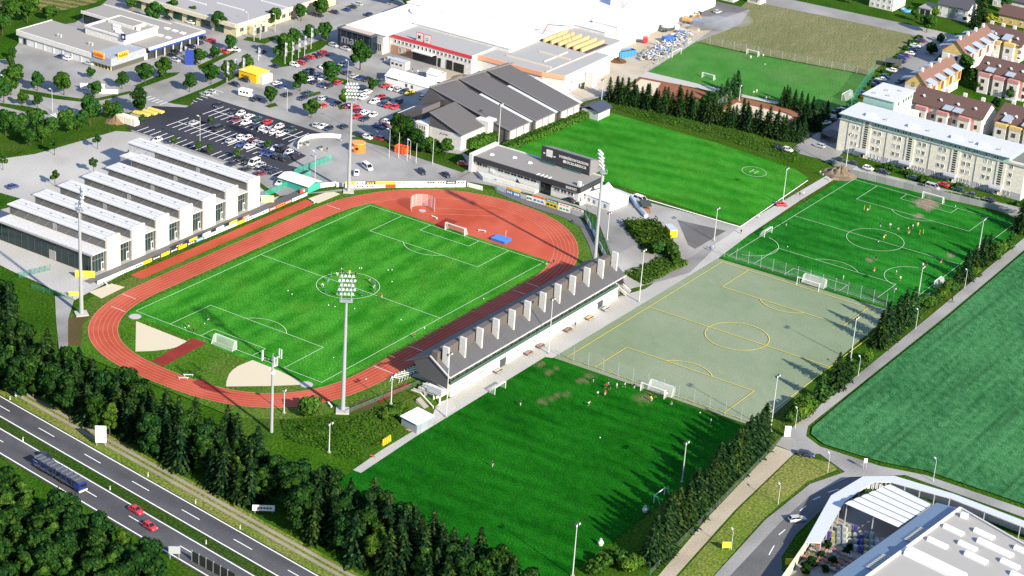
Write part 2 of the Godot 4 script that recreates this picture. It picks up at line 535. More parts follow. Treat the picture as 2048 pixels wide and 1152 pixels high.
	# training pitches on the lower level
	var g_lo := func(x, z):
		var t := 0.5 + 0.16 * sin((z + 0.06 * x) * TAU / 5.5) + 0.65 * n2.get_noise_2d(x * 0.4, z * 1.8) + 0.5 * n3.get_noise_2d(x, z * 1.4) + 0.4 * n1.get_noise_2d(x, z)
		return blend(Color(0.007, 0.120, 0.006), Color(0.022, 0.250, 0.014), t)
	var worn_spots := [[1290, 795, 3.4], [1085, 803, 1.6], [1098, 798, 1.5], [1112, 792, 1.4], [1130, 786, 1.3], [1165, 760, 2.0], [1178, 753, 1.8], [1095, 745, 1.6], [1080, 728, 1.6], [1110, 735, 1.2], [1854, 408, 5.5], [1620, 565, 4.0], [1835, 432, 1.8], [1905, 510, 2.2], [1740, 520, 1.6]]
	var at := []
	for w in worn_spots:
		var p := Q(w[0], w[1])
		at.append(Vector3(p.x, p.z, w[2]))
	var with_spots := func(x, z, base: Callable):
		var c: Color = base.call(x, z)
		for w in at:
			var d: float = Vector2(x - w.x, (z - w.y) * 0.7).length() / w.z + 1.1 * absf(n3.get_noise_2d(x * 2.0, z * 2.0))
			if d < 1.0:
				c = blend(c, Color(0.30, 0.25, 0.14), minf((1.0 - d) * 2.5, 0.8))
		return c
	sheet("lower_training_pitch", wor([64.6, -4.6, 131.5, -4.6, 131.5, 98.0, 66.0, 98.0, 65.0, 70.0]), -0.02, pitch_tex, 1.5, func(x, z): return with_spots.call(x, z, g_lo))
	var sandy := func(x, z): return blend(Color(0.22, 0.285, 0.175), Color(0.28, 0.335, 0.225), 0.5 + 1.0 * n1.get_noise_2d(x, z) + 0.5 * n3.get_noise_2d(x, z))
	var sp := sheet("sand_turf_pitch", wor([68.3, -97.6, 127.0, -98.6, 131.0, -6.0, 67.6, -4.9]), -0.02, asphalt, 2.5, sandy)
	pitch_lines(sp, 70.7, 129.4, -95.5, -7.4, 0.24, mat("yellow_line", Color(0.62, 0.50, 0.07), 0.8), false)
	var rp := sheet("upper_training_pitch", wor([66.8, -98.4, 66.8, -193.5, 124.5, -197.5, 131.0, -197.0, 130.0, -99.6]), -0.02, pitch_tex, 1.8, func(x, z): return with_spots.call(x, z, g_lo) * Color(2.0, 1.5, 2.6))
	pitch_lines(rp, 70.0, 128.0, -190.0, -100.9, 0.17, faint, true)
	for q in [[1575, 470], [1620, 470], [1710, 540], [1755, 475]]:
		pass
	mark("youth_goal_arc", arc(70.0, -114.0, 9.5, -75, 75, 16), 0.18, rp, faint)
	mark("youth_goal_arc", arc(121.5, -125.0, 9.0, 105, 255, 16), 0.18, rp, faint)
	# clubhouse pitch and the far one
	var g_up := func(x, z):
		var t := 0.5 + 0.26 * sin((x * 0.25 + z) * TAU / 9.0) + 0.6 * n2.get_noise_2d(x * 0.6, z * 1.5) + 0.5 * n3.get_noise_2d(x, z) + 0.5 * n1.get_noise_2d(x, z)
		return blend(blend(Color(0.030, 0.275, 0.016), Color(0.085, 0.450, 0.040), t), Color(0.14, 0.29, 0.04), 0.35 * n1.get_noise_2d(x * 2 + 50, z * 2))
	var up := sheet("clubhouse_pitch", pix([1205, 220, 1300, 248, 1440, 288, 1590, 338, 1618, 356, 1482, 450, 1380, 418, 1200, 362, 1000, 304, 1050, 285]), -0.02, pitch_tex, 2.0, g_up)
	var c0 := Q(1508, 344)
	mark("helipad_ring", arc(c0.x, c0.z, 4.2, 0, 360, 28), 0.16, up, faint)
	mark("helipad_letter", [Vector2(c0.x - 0.9, c0.z - 1.6), Vector2(c0.x - 0.9, c0.z + 1.6)], 0.25, up, faint)
	mark("helipad_letter", [Vector2(c0.x + 0.9, c0.z - 1.6), Vector2(c0.x + 0.9, c0.z + 1.6)], 0.25, up, faint)
	mark("helipad_letter", [Vector2(c0.x - 0.9, c0.z), Vector2(c0.x + 0.9, c0.z)], 0.25, up, faint)
	var e0 := Q(1225, 380)
	var e1 := Q(1480, 455)
	var e2 := Q(1615, 362)
	mark("kerb_line", [Vector2(e0.x, e0.z), Vector2(e1.x, e1.z)], 0.5, up, white, 0.2)
	mark("kerb_line", [Vector2(e1.x, e1.z), Vector2(e2.x, e2.z)], 0.35, up, white, 0.2)
	var g_far := func(x, z): return turf(x, z, Color(0.075, 0.32, 0.05), Color(0.12, 0.42, 0.08), Color(0.23, 0.37, 0.13), 0.4)
	sheet("far_training_pitch", pix([1392, 84, 1480, 104, 1735, 152, 1716, 180, 1690, 228, 1600, 212, 1290, 147]), -0.02, pitch_tex, 3.0, g_far)
	var young := func(x, z):
		var t := 0.5 + 0.5 * n1.get_noise_2d(x, z) + 0.35 * n3.get_noise_2d(x, z)
		var c := blend(Color(0.26, 0.285, 0.12), Color(0.38, 0.385, 0.19), t)
		var k := absf(fposmod(x + z * 0.12 + 100.0, 14.0) - 7.0)
		return blend(c, Color(0.46, 0.40, 0.24), (1.0 - absf(k - 1.2) / 0.5) * 0.7)
	sheet("young_crop_field", pix([1390, 82, 1442, 50, 1492, 4, 1545, -4, 1700, 28, 1842, 62, 1812, 92, 1737, 150, 1480, 102]), -0.02, grass_tex, 1.6, young)
	var clay := func(x, z): return blend(Color(0.26, 0.10, 0.06), Color(0.34, 0.15, 0.09), 0.5 + n2.get_noise_2d(x, z))
	sheet("clay_court", pix([1284, 152, 1415, 184, 1385, 210, 1250, 178]), 0.0, track_m, 3.0, clay)
	sheet("sand_court", pix([1282, 158, 1322, 166, 1305, 192, 1255, 182]), 0.04, sand)
	sheet("clay_court", pix([1468, 192, 1610, 226, 1575, 250, 1440, 222]), 0.0, track_m, 3.0, clay)
	sheet("sand_court", pix([1474, 205, 1590, 232, 1560, 250, 1446, 222]), 0.04, sand)
	sheet("court_path", pix([1288, 142, 1500, 192, 1700, 236, 1700, 241, 1498, 197, 1262, 150, 1230, 180, 1226, 175]), 0.02, conc, 6.0)
	# construction yard, dark street
	var dust := func(x, z): return blend(Color(0.46, 0.40, 0.31), Color(0.56, 0.51, 0.43), 0.5 + 1.2 * n2.get_noise_2d(x, z) + n1.get_noise_2d(x, z))
	sheet("building_site", pix([1240, 8, 1440, 42, 1420, 62, 1390, 84, 1290, 145, 1240, 180, 1160, 200, 1130, 190, 1180, 150, 1215, 110, 1250, 60]), 0.03, asphalt, 4.0, dust)
	sheet("building_site", pix([870, 135, 1000, 165, 1010, 180, 930, 195, 860, 165]), 0.03, asphalt, 4.0, dust)
	sheet("street", pix([1255, -40, 1330, -20, 1500, 18, 1420, 46, 1262, 8]), 0.05, asphalt, 5.0, worn)
	# right hand streets
	sheet("residential_street", pix([1490, -14, 1540, -10, 1700, 24, 1860, 58, 1990, 88, 1985, 100, 1905, 84, 1820, 170, 1740, 240, 1690, 300, 1672, 320, 1780, 352, 2080, 425, 2080, 446, 2010, 430, 1690, 342, 1640, 318, 1600, 308, 1585, 296, 1660, 250, 1745, 190, 1820, 110, 1848, 75, 1690, 40, 1500, 2]), 0.0, asphalt, 5.0, old)
	sheet("field_path", pix([2090, 440, 2048, 476, 1860, 632, 1700, 762, 1568, 868, 1552, 890, 1590, 905, 1640, 908, 1690, 944, 1620, 968, 1530, 1040, 1416, 1165, 1448, 1165, 1560, 1046, 1622, 990, 1700, 954, 1810, 950, 2090, 1050, 2090, 1032, 1850, 950, 1760, 932, 1640, 893, 1612, 872, 1616, 852, 1700, 785, 1900, 625, 2048, 500, 2090, 468]), 0.02, asphalt, 5.0, old)
	sheet("dirt_path", pix([1305, 1165, 1420, 1030, 1552, 892, 1590, 905, 1470, 1020, 1340, 1165]), 0.0, asphalt, 4.0, func(x, z): return blend(Color(0.42, 0.36, 0.27), Color(0.52, 0.46, 0.36), 0.5 + n2.get_noise_2d(x, z)))
	sheet("store_road", pix([1448, 1165, 1560, 1046, 1622, 990, 1700, 956, 1770, 952, 1692, 980, 1640, 1024, 1593, 1068, 1563, 1114, 1564, 1140, 1578, 1165]), 0.05, asphalt, 2.5, worn)
	var sr := get_node("store_road") as Node3D
	for q in [[1538, 1110, 1548, 1092], [1558, 1070, 1570, 1060], [1600, 1022, 1612, 1012], [1626, 1000, 1640, 994], [1657, 985, 1676, 979]]:
		var a := Q(q[0], q[1])
		var b := Q(q[2], q[3])
		mark("lane_dash", [Vector2(a.x, a.z), Vector2(b.x, b.z)], 0.22, sr, white, 0.09)
	sheet("verge_meadow", pix([1345, 1165, 1475, 1020, 1590, 908, 1660, 925, 1676, 938, 1612, 965, 1528, 1036, 1414, 1165]), -0.02, grass_tex, 3.0, verge)
	var crop := func(x, z):
		var t := 0.5 + 0.28 * n2.get_noise_2d(x * 3.0, z * 0.25) + 0.8 * n3.get_noise_2d(x * 2.2, z * 1.6) + 0.3 * n1.get_noise_2d(x, z)
		var c := blend(Color(0.038, 0.195, 0.066), Color(0.135, 0.460, 0.170), t + 0.14 * sin(x * TAU / 3.1 + 2.0 * n2.get_noise_2d(x, z * 0.3)))
		var k := absf(fposmod(x + 0.02 * z, 17.0) - 8.5)
		return blend(c, Color(0.03, 0.10, 0.04), (1.0 - absf(k - 1.0) / 0.5) * 0.55)
	var field := sheet("crop_field", pix([2090, 478, 2048, 506, 1900, 632, 1700, 792, 1625, 855, 1622, 870, 1648, 890, 1765, 926, 1850, 942, 2090, 1024]) + wor([360, -20, 360, -260]), 0.25, vmat("crop_leaf", 0.95, "leaf", 9.0), 1.1, crop)
	field.set_meta("kind", "structure")
	# painted crossings on the shopping road
	var zeb := get_node("retail_yard") as Node3D
	for i in 9:
		var a := Q(108 + i * 4.4, 232 - i * 1.6)
		mark("crossing_stripe", [Vector2(a.x - 1.6, a.z - 0.3), Vector2(a.x + 1.6, a.z + 0.3)], 0.5, zeb, white, 0.05)
	for i in 6:
		var a := Q(13 + i * 5.2, 247)
		mark("crossing_stripe", [Vector2(a.x - 0.4, a.z - 1.7), Vector2(a.x + 0.4, a.z + 1.7)], 0.55, zeb, white, 0.05)
	for i in 5:
		var a := Q(295 + i * 8.0, 195 + i * 3.0)
		mark("crossing_stripe", [Vector2(a.x, a.z - 1.6), Vector2(a.x, a.z + 1.6)], 0.6, zeb, mat("worn_paint", Color(0.55, 0.55, 0.53), 0.8), 0.05)

func car_park_lines(lot: Node3D, m: Material) -> void:
	# four double or single rows of bays; x runs along the row
	for i in 10:                                         # by the hall
		mark("bay_line", [Vector2(-131.0 + i * 2.9, -51.6), Vector2(-131.0 + i * 2.9, -56.8)], 0.3, lot, m, 0.09)
	for i in 12:
		mark("bay_line", [Vector2(-98.0 + i * 2.9, -51.4), Vector2(-98.0 + i * 2.9, -56.6)], 0.3, lot, m, 0.09)
	for i in 16:
		mark("bay_line", [Vector2(-127.5 + i * 2.75, -62.2), Vector2(-127.5 + i * 2.75, -73.0)], 0.3, lot, m, 0.09)
	mark("row_line", [Vector2(-127.0, -67.6), Vector2(-84.0, -67.6)], 0.25, lot, m, 0.095)
	for i in 16:
		mark("bay_line", [Vector2(-126.5 + i * 2.75, -79.4), Vector2(-126.5 + i * 2.75, -90.0)], 0.3, lot, m, 0.09)
	mark("row_line", [Vector2(-126.0, -84.7), Vector2(-84.0, -84.7)], 0.25, lot, m, 0.095)
	for i in 6:
		mark("bay_line", [Vector2(-141.5, -87.4 - i * 2.8), Vector2(-136.5, -87.4 - i * 2.8)], 0.3, lot, m, 0.09)

# ---------------------------------------------------------------- trees and shrubs
var proto := {}
var landmarks := []
var waiting := []

func reg(o: Node3D, desc: String) -> void:      # the label is completed once all landmarks stand
	waiting.append([o, desc])

func finish_labels() -> void:
	var sets := {}
	for w in waiting:
		var best := ""
		var far := 1e9
		for l in landmarks:
			var d: float = Vector2(l[1].x - w[0].position.x, l[1].z - w[0].position.z).length()
			if d < far:
				far = d
				best = l[0]
		var key: String = w[1] + "|" + best
		if not sets.has(key):
			sets[key] = []
		sets[key].append([far, w[0]])
	var low := ["", "first", "second", "third", "fourth", "fifth", "sixth", "seventh", "eighth", "ninth"]
	var nth := ["nearest to", "second from", "third from", "fourth from", "fifth from", "sixth from", "seventh from", "eighth from", "ninth from", "tenth from", "eleventh from", "twelfth from"]
	for key in sets:
		var l: Array = sets[key]
		l.sort_custom(func(a, b): return a[0] < b[0])
		var bits: PackedStringArray = key.split("|")
		for i in l.size():
			l[i][1].set_meta("label", "%s, %s %s" % [bits[0], nth[i] if i < nth.size() else ("%s-%s from" % [["", "", "twenty", "thirty", "forty", "fifty", "sixty"][mini((i + 1) / 10, 6)], low[(i + 1) % 10]] if i > 18 and (i + 1) % 10 > 0 else ["thirteenth from", "fourteenth from", "fifteenth from", "sixteenth from", "seventeenth from", "eighteenth from", "nineteenth from", "twentieth from"][i - 12] if i < 20 else "thirtieth from" if i < 30 else "fortieth from"), bits[1]])

func leaf(s: Shape, p: Vector3, out: Vector3, size: float, c: Color) -> void:
	var k := (out + Vector3(rng.randf_range(-1, 1), rng.randf_range(-0.6, 1), rng.randf_range(-1, 1)) * 0.75).normalized()
	var a := k.cross(Vector3(rng.randf_range(-1, 1), rng.randf_range(-1, 1), rng.randf_range(-1, 1))).normalized() * size
	var b := k.cross(a) * rng.randf_range(0.6, 1.0)
	var f := s.v.size()
	s.col = c
	s.quad(p - a - b * 0.4, p + a * 0.2 - b, p + a + b * 0.3, p - a * 0.3 + b)
	var soft := (k * 0.55 + out * 0.45).normalized()
	for i in 6:
		s.n[f + i] = soft

func crown_broad(sd: int, h: float, r: float, base: float, n: int, dark: Color, light: Color, lobes := 11, size := 0.42) -> Shape:
	rng.seed = sd
	var s := Shape.new()
	var l := []
	for i in lobes:
		var a := TAU * i * 0.618
		var t := (i + 0.5) / lobes
		var w := sin(PI * clampf(0.12 + t * 0.86, 0, 1))
		l.append([Vector3(cos(a) * r * 0.56 * w, lerpf(base + r * 0.3, h - r * 0.32, t), sin(a) * r * 0.56 * w) + Vector3(rng.randf_range(-1, 1), rng.randf_range(-0.8, 0.8), rng.randf_range(-1, 1)) * r * 0.24, r * rng.randf_range(0.26, 0.58) * lerpf(0.75, 1.0, w)])
	for i in n:
		var q: Array = l[rng.randi() % lobes]
		var d := Vector3(rng.randfn(), rng.randfn() + 0.25, rng.randfn()).normalized()
		var p: Vector3 = q[0] + d * q[1] * sqrt(rng.randf_range(0.45, 1.25)) * Vector3(1, 0.9, 1)
		leaf(s, p, d, size * rng.randf_range(0.6, 1.25), dark.lerp(light, pow(rng.randf(), 1.6)))
	return s

func trunk(h: float, r: float, limbs: int, reach: float) -> Shape:
	var s := Shape.new()
	s.tube(Vector3(0, -0.3, 0), Vector3(0, h * 0.45, 0), r, r * 0.75, 7)
	s.tube(Vector3(0, h * 0.45, 0), Vector3(0.1, h * 0.88, 0.1), r * 0.75, r * 0.2, 6)
	for i in limbs:
		var a := TAU * i * 0.618
		var y := h * (0.34 + 0.4 * i / limbs)
		s.tube(Vector3(0, y, 0), Vector3(cos(a) * reach, y + h * 0.2, sin(a) * reach), r * 0.4, r * 0.1, 5)
	return s

func spruce(sd: int, h: float, r: float, dark: Color, light: Color) -> Shape:
	rng.seed = sd
	var s := Shape.new()
	var levels := int(h * 1.9)
	for k in levels:
		var t := float(k) / levels
		var y := lerpf(0.6, h - 0.1, pow(t, 0.92))
		var reach := r * pow(1.0 - t, 0.78) * rng.randf_range(0.82, 1.12) + 0.12
		var m := int(lerpf(11, 4, t))
		for i in m:
			var a := TAU * (i + rng.randf()) / m + k * 1.3
			var d := Vector3(cos(a), 0, sin(a))
			var side := Vector3(-d.z, 0, d.x)
			var len := reach * rng.randf_range(0.72, 1.15)
			var segs := maxi(2, int(len / 0.55))
			for q in segs:
				var u := (q + 0.6) / segs
				var p := d * len * u + Vector3(0, y - 0.42 * len * u * u + rng.randf_range(-0.12, 0.12), 0)
				var w := 0.42 * (1.1 - 0.5 * u) * rng.randf_range(0.8, 1.3)
				var tip := d * len * 0.5 / segs * 1.5 + Vector3(0, -0.16 - 0.2 * u, 0)
				var c := dark.lerp(light, pow(rng.randf(), 2.6))
				var f := s.v.size()
				s.col = c
				s.quad(p - tip, p + side * w + Vector3(0, -0.16, 0), p + tip, p - side * w + Vector3(0, -0.16, 0))
				var soft := (d * 0.7 + Vector3(0, 0.7, 0) + side * rng.randf_range(-0.5, 0.5)).normalized()
				for j in 6:
					s.n[f + j] = soft
	s.col = dark.lerp(light, 0.3)
	s.tube(Vector3(0, h - 0.9, 0), Vector3(0, h + 0.3, 0), 0.09, 0.02, 4)
	return s

func make_protos() -> void:
	var leafm := vmat("foliage", 0.75)
	leafm.cull_mode = BaseMaterial3D.CULL_DISABLED
	var bark := mat("bark", Color(0.09, 0.065, 0.045), 0.95, "streak", 1.5)
	var list := {}
	for i in 4:
		list["spruce%d" % i] = [spruce(11 + i, 13.0, 2.7 + 0.25 * i, Color(0.006, 0.022, 0.009), Color(0.052, 0.095, 0.024)), trunk(12.0, 0.2, 0, 0)]
	for i in 3:
		list["green_spruce%d" % i] = [spruce(31 + i, 9.0, 2.1, Color(0.010, 0.045, 0.014), Color(0.060, 0.125, 0.03)), trunk(8.2, 0.15, 0, 0)]
	for i in 3:
		list["wood%d" % i] = [crown_broad(51 + i, 13.5, 4.3, 1.6, 3400, Color(0.007, 0.030, 0.008), Color(0.042, 0.100, 0.018), 14, 0.46), trunk(11.5, 0.28, 6, 2.6)]
	for i in 2:
		list["light_wood%d" % i] = [crown_broad(61 + i, 12.5, 3.6, 1.8, 2800, Color(0.016, 0.055, 0.008), Color(0.095, 0.175, 0.028), 13, 0.44), trunk(10.5, 0.25, 6, 2.2)]
	for i in 3:
		list["street%d" % i] = [crown_broad(71 + i, 7.2, 2.9, 1.9, 2200, Color(0.014, 0.058, 0.012), Color(0.068, 0.155, 0.026), 10, 0.36), trunk(6.2, 0.17, 5, 1.5)]
	list["lime0"] = [crown_broad(81, 7.0, 2.5, 1.9, 2000, Color(0.045, 0.125, 0.012), Color(0.13, 0.25, 0.03), 9, 0.36), trunk(6.0, 0.16, 5, 1.4)]
	list["sapling0"] = [crown_broad(83, 3.8, 1.3, 1.5, 700, Color(0.022, 0.075, 0.014), Color(0.075, 0.16, 0.03), 6, 0.24), trunk(3.4, 0.08, 4, 0.7)]
	list["sapling1"] = [crown_broad(84, 4.2, 1.05, 1.7, 700, Color(0.016, 0.055, 0.012), Color(0.055, 0.12, 0.025), 6, 0.24), trunk(3.7, 0.08, 4, 0.6)]
	list["shrub0"] = [crown_broad(85, 2.4, 1.7, 0.1, 900, Color(0.016, 0.06, 0.012), Color(0.06, 0.14, 0.026), 8, 0.3), trunk(1.6, 0.08, 5, 0.9)]
	list["shrub1"] = [crown_broad(86, 3.6, 2.4, 0.1, 1500, Color(0.03, 0.09, 0.014), Color(0.11, 0.2, 0.03), 9, 0.34), trunk(2.4, 0.1, 5, 1.2)]
	list["yellow_bush0"] = [crown_broad(87, 5.5, 3.0, 0.2, 1800, Color(0.10, 0.15, 0.02), Color(0.42, 0.42, 0.05), 9, 0.36), trunk(4.0, 0.15, 5, 1.6)]
	list["dark_bush0"] = [crown_broad(88, 4.8, 2.2, 0.1, 1500, Color(0.006, 0.025, 0.008), Color(0.025, 0.07, 0.015), 9, 0.34), trunk(3.5, 0.12, 5, 1.2)]
	for k in list:
		proto[k] = [list[k][0].mesh(), list[k][1].mesh(), leafm, bark]

func plant(kind: String, p: Vector3, size: float, called: String, desc: String, group: String, cat := "tree", squash := 1.0) -> Node3D:
	var o := thing(called, desc, cat, p, group, rng.randf() * TAU)
	var fat := 1.28 if kind.contains("spruce") else 1.0
	o.scale = Vector3(size * fat, size * squash, size * fat)
	var q: Array = proto[kind]
	part("trunk" if cat == "tree" else "stem", q[1], q[3], o)
	var tone: Array = [[1.0, 1.0, 1.0], [0.78, 0.84, 0.85], [1.22, 1.12, 0.95], [0.9, 1.0, 1.15], [1.1, 0.98, 0.8]][absi(int(p.x * 7.3 + p.z * 3.1)) % 5]
	var lm := vmat("foliage_tone%d" % int(tone[0] * 100), 0.75, "", 1.0, Color(tone[0] * 0.8, tone[1] * 0.8, tone[2] * 0.8))
	part("crown" if cat == "tree" else "foliage", q[0], lm, o)
	reg(o, desc)
	return o

func hedge(called: String, label: String, a: Vector3, b: Vector3, w: float, h: float, dark: Color, light: Color, size := 0.34, cat := "hedge", rough := 0.25) -> Node3D:
	var o := thing(called, label, cat, a)
	rng.seed = label.hash()
	var d := b - a
	var len := Vector2(d.x, d.z).length()
	var u := Vector3(d.x, 0, d.z) / len
	var side := Vector3(-u.z, 0, u.x)
	var s := Shape.new()
	var n := int(len * (w + 2.0 * h) * 7.5)
	for i in n:
		var t := rng.randf()
		var r := rng.randf() * (w + 2 * h)
		var p := u * len * t + Vector3(0, d.y * t, 0)
		var out := Vector3.UP
		var bump := rough * n3.get_noise_2d(a.x + len * t * 3.0, r * 2.0) * 2.0 + rng.randf_range(-0.12, 0.12)
		if r < w:
			p += side * (r - w / 2) + Vector3(0, h + bump, 0)
		else:
			var k := 1.0 if r < w + h else -1.0
			out = side * k
			p += side * k * (w / 2 + bump) + Vector3(0, fmod(r - w, h), 0)
		leaf(s, p, (out + Vector3(0, 0.3, 0)).normalized(), size * rng.randf_range(0.7, 1.3), dark.lerp(light, pow(rng.randf(), 1.4)))
	part("foliage", s, proto["shrub0"][2], o)
	var core := Shape.new()
	core.col = dark.lerp(light, 0.35)
	core.beam(Vector3(0, h * 0.45, 0), d + Vector3(0, h * 0.45, 0), w * 0.8, h * 0.9)
	part("twigs", core, proto["shrub0"][2], o)
	return o

func scatter(poly: PackedVector2Array, gap: float, sd: int) -> Array:
	rng.seed = sd
	var r := Rect2(poly[0], Vector2.ZERO)
	for p in poly:
		r = r.expand(p)
	var out := []
	for i in 4000:
		var p := r.position + Vector2(rng.randf(), rng.randf()) * r.size
		if not Geometry2D.is_point_in_polygon(p, poly):
			continue
		var ok := true
		for q in out:
			if p.distance_to(q) < gap:
				ok = false
				break
		if ok:
			out.append(p)
	return out

func ground_cover(called: String, label: String, poly: PackedVector2Array, per_m: float, h: float, dark: Color, light: Color) -> void:
	rng.seed = called.hash()
	var r := Rect2(poly[0], Vector2.ZERO)
	for p in poly:
		r = r.expand(p)
	var s := Shape.new()
	for i in int(r.get_area() * per_m):
		var p := r.position + Vector2(rng.randf(), rng.randf()) * r.size
		if not Geometry2D.is_point_in_polygon(p, poly):
			continue
		var k := clampf(0.35 + 1.1 * n2.get_noise_2d(p.x * 2.0, p.y * 2.0), 0.05, 1.2)
		leaf(s, on(p.x, p.y) + Vector3(0, rng.randf() * h * k, 0), Vector3.UP, 0.28 * rng.randf_range(0.6, 1.3), dark.lerp(light, clampf(rng.randf() * 0.8 + 0.3 * n1.get_noise_2d(p.x * 4, p.y * 4), 0, 1)))
	var o := part(called, s, proto["shrub0"][2], self)
	o.set_meta("kind", "stuff")
	tag(o, label, "grass")

func build_plants() -> void:
	# belt between the highway and the stadium
	var belt := pix([-70, 590, -10, 606, 40, 690, 110, 752, 230, 806, 345, 862, 470, 896, 560, 985, 650, 1006, 710, 1026, 850, 1098, 1000, 1178, 1070, 1222, 960, 1250, 800, 1168, 700, 1122, 600, 1074, 500, 1016, 400, 960, 300, 908, 200, 862, 100, 812, 0, 782, -70, 760])
	var spots := scatter(belt, 3.1, 5)
	for i in spots.size():
		var p: Vector2 = spots[i]
		var kind := "spruce%d" % (i % 4)
		rng.seed = 900 + i
		if p.distance_to(pix([533, 1040])[0]) < 5.5 or p.distance_to(pix([522, 1030])[0]) < 4.0:
			continue
		var sc := rng.randf_range(0.78, 1.06)
		if i % 5 in [1, 3]:
			plant("wood%d" % (i % 3), on(p.x, p.y), sc * 0.88, "broadleaf_tree", "dark leafy tree in the roadside tree belt", "tree belt beside the highway")
		elif i % 11 == 4:
			plant("light_wood%d" % (i % 2), on(p.x, p.y), sc * 0.85, "broadleaf_tree", "pale green leafy tree in the roadside tree belt", "tree belt beside the highway")
		else:
			plant(kind, on(p.x, p.y), sc, "spruce_tree", "dark spruce in the roadside tree belt", "tree belt beside the highway")
	# wood below the highway
	var wood := pix([-70, 1000, 20, 1032, 120, 1074, 205, 1112, 290, 1168, 330, 1215, 330, 1330, -70, 1330])
	spots = scatter(wood, 4.6, 9)
	for i in spots.size():
		rng.seed = 1300 + i
		var p: Vector2 = spots[i]
		if i % 4 == 2:
			plant("light_wood%d" % (i % 2), on(p.x, p.y), rng.randf_range(0.85, 1.0), "broadleaf_tree", "light green leafy tree in the wood below the highway", "wood below the highway")
		else:
			plant("wood%d" % (i % 3), on(p.x, p.y), rng.randf_range(0.82, 1.02), "broadleaf_tree", "dark leafy tree in the wood below the highway", "wood below the highway")
	# spruce row along the lower training pitch
	for i in 26:
		rng.seed = 1500 + i
		var t := i / 25.0
		var a := Q(1300, 1128).lerp(Q(1532, 884), t) + Vector3(rng.randf_range(-1.4, 0.8), 0, rng.randf_range(-0.8, 0.8))
		plant("spruce%d" % (i % 4), on(a.x, a.z), rng.randf_range(0.78, 1.02), "spruce_tree", "dark spruce beside the lower training pitch", "spruces along the lower pitch")
	for q in [[1322, 1105, 0.8], [1350, 1080, 0.75], [1385, 1040, 0.8], [1440, 985, 0.8], [1475, 945, 0.8], [1500, 918, 0.85]]:
		plant("spruce1", Q(q[0] - 14, q[1]), q[2], "spruce_tree", "dark spruce beside the lower training pitch", "spruces along the lower pitch")
	# trees between the sand pitch, the upper pitch and the field path
	for q in [["green_spruce0", 1640, 800, 1.0], ["spruce2", 1672, 775, 0.85], ["spruce0", 1690, 762, 0.7], ["spruce1", 1758, 692, 0.9], ["spruce3", 1772, 678, 0.95], ["spruce0", 1792, 662, 0.9], ["spruce2", 1806, 645, 0.85], ["green_spruce1", 1824, 632, 1.1],
		["spruce1", 1930, 560, 0.8], ["spruce2", 1945, 548, 0.75], ["spruce0", 1962, 530, 0.8], ["spruce3", 1975, 518, 0.7], ["spruce1", 2040, 462, 0.95], ["spruce2", 2052, 450, 1.0], ["spruce0", 1912, 575, 0.6], ["green_spruce2", 2020, 490, 0.6]]:
		plant(q[0], Q(q[1], q[2]), q[3], "spruce_tree", "dark spruce along the field path", "trees along the field path")
	for q in [["shrub1", 1602, 838, 1.5], ["shrub1", 1615, 822, 1.25], ["shrub1", 1585, 845, 1.0], ["shrub0", 1706, 745, 1.2], ["shrub0", 1720, 735, 1.0], ["shrub1", 1735, 722, 0.8], ["shrub1", 1850, 618, 1.2], ["shrub1", 1868, 608, 1.0], ["shrub1", 1885, 596, 1.0], ["shrub1", 1900, 585, 1.1], ["shrub1", 1948, 552, 0.9], ["shrub1", 1990, 520, 1.0], ["shrub1", 2000, 508, 1.1], ["shrub1", 2012, 500, 1.0], ["shrub0", 1660, 790, 1.0],
		["shrub0", 1210, 1130, 1.3], ["shrub0", 1235, 1120, 1.1], ["shrub1", 1250, 1140, 1.0], ["shrub0", 1190, 1145, 1.2], ["shrub1", 1270, 1135, 0.9]]:
		plant(q[0], Q(q[1], q[2]), q[3], "shrub", "pale green shrub at the pitch edge", "shrubs at the pitch edges", "shrub")
	# spruce rows between the upper fields
	for i in 42:
		rng.seed = 1700 + i
		var t := i / 41.0
		var a := Q(1218, 200).lerp(Q(1592, 282), t) + Vector3(rng.randf_range(-0.6, 0.6), 0, rng.randf_range(-1.5, 1.0))
		plant("spruce%d" % (i % 4), on(a.x, a.z), rng.randf_range(0.6, 0.88), "spruce_tree", "dark spruce behind the clubhouse pitch", "spruces between the upper pitches")
	for q in [[1440, 205, 0.6], [1452, 200, 0.7], [1464, 195, 0.75], [1472, 190, 0.8], [1430, 212, 0.55], [1565, 212, 0.6], [1576, 215, 0.62], [1588, 218, 0.6], [1600, 222, 0.62], [1612, 226, 0.6], [1624, 230, 0.58], [1572, 205, 0.55], [1600, 252, 0.7], [1614, 258, 0.72], [1628, 252, 0.7], [1642, 246, 0.66], [1652, 240, 0.6], [1636, 262, 0.62], [1606, 275, 0.6]]:
		plant("spruce%d" % (int(q[0]) % 4) if q[0] > 1500 else "green_spruce%d" % (int(q[0]) % 3), Q(q[1 - 1], q[1]), q[2] * (1.0 if q[0] > 1500 else 1.4), "spruce_tree", "dark spruce beside the ball courts", "spruces between the upper pitches")
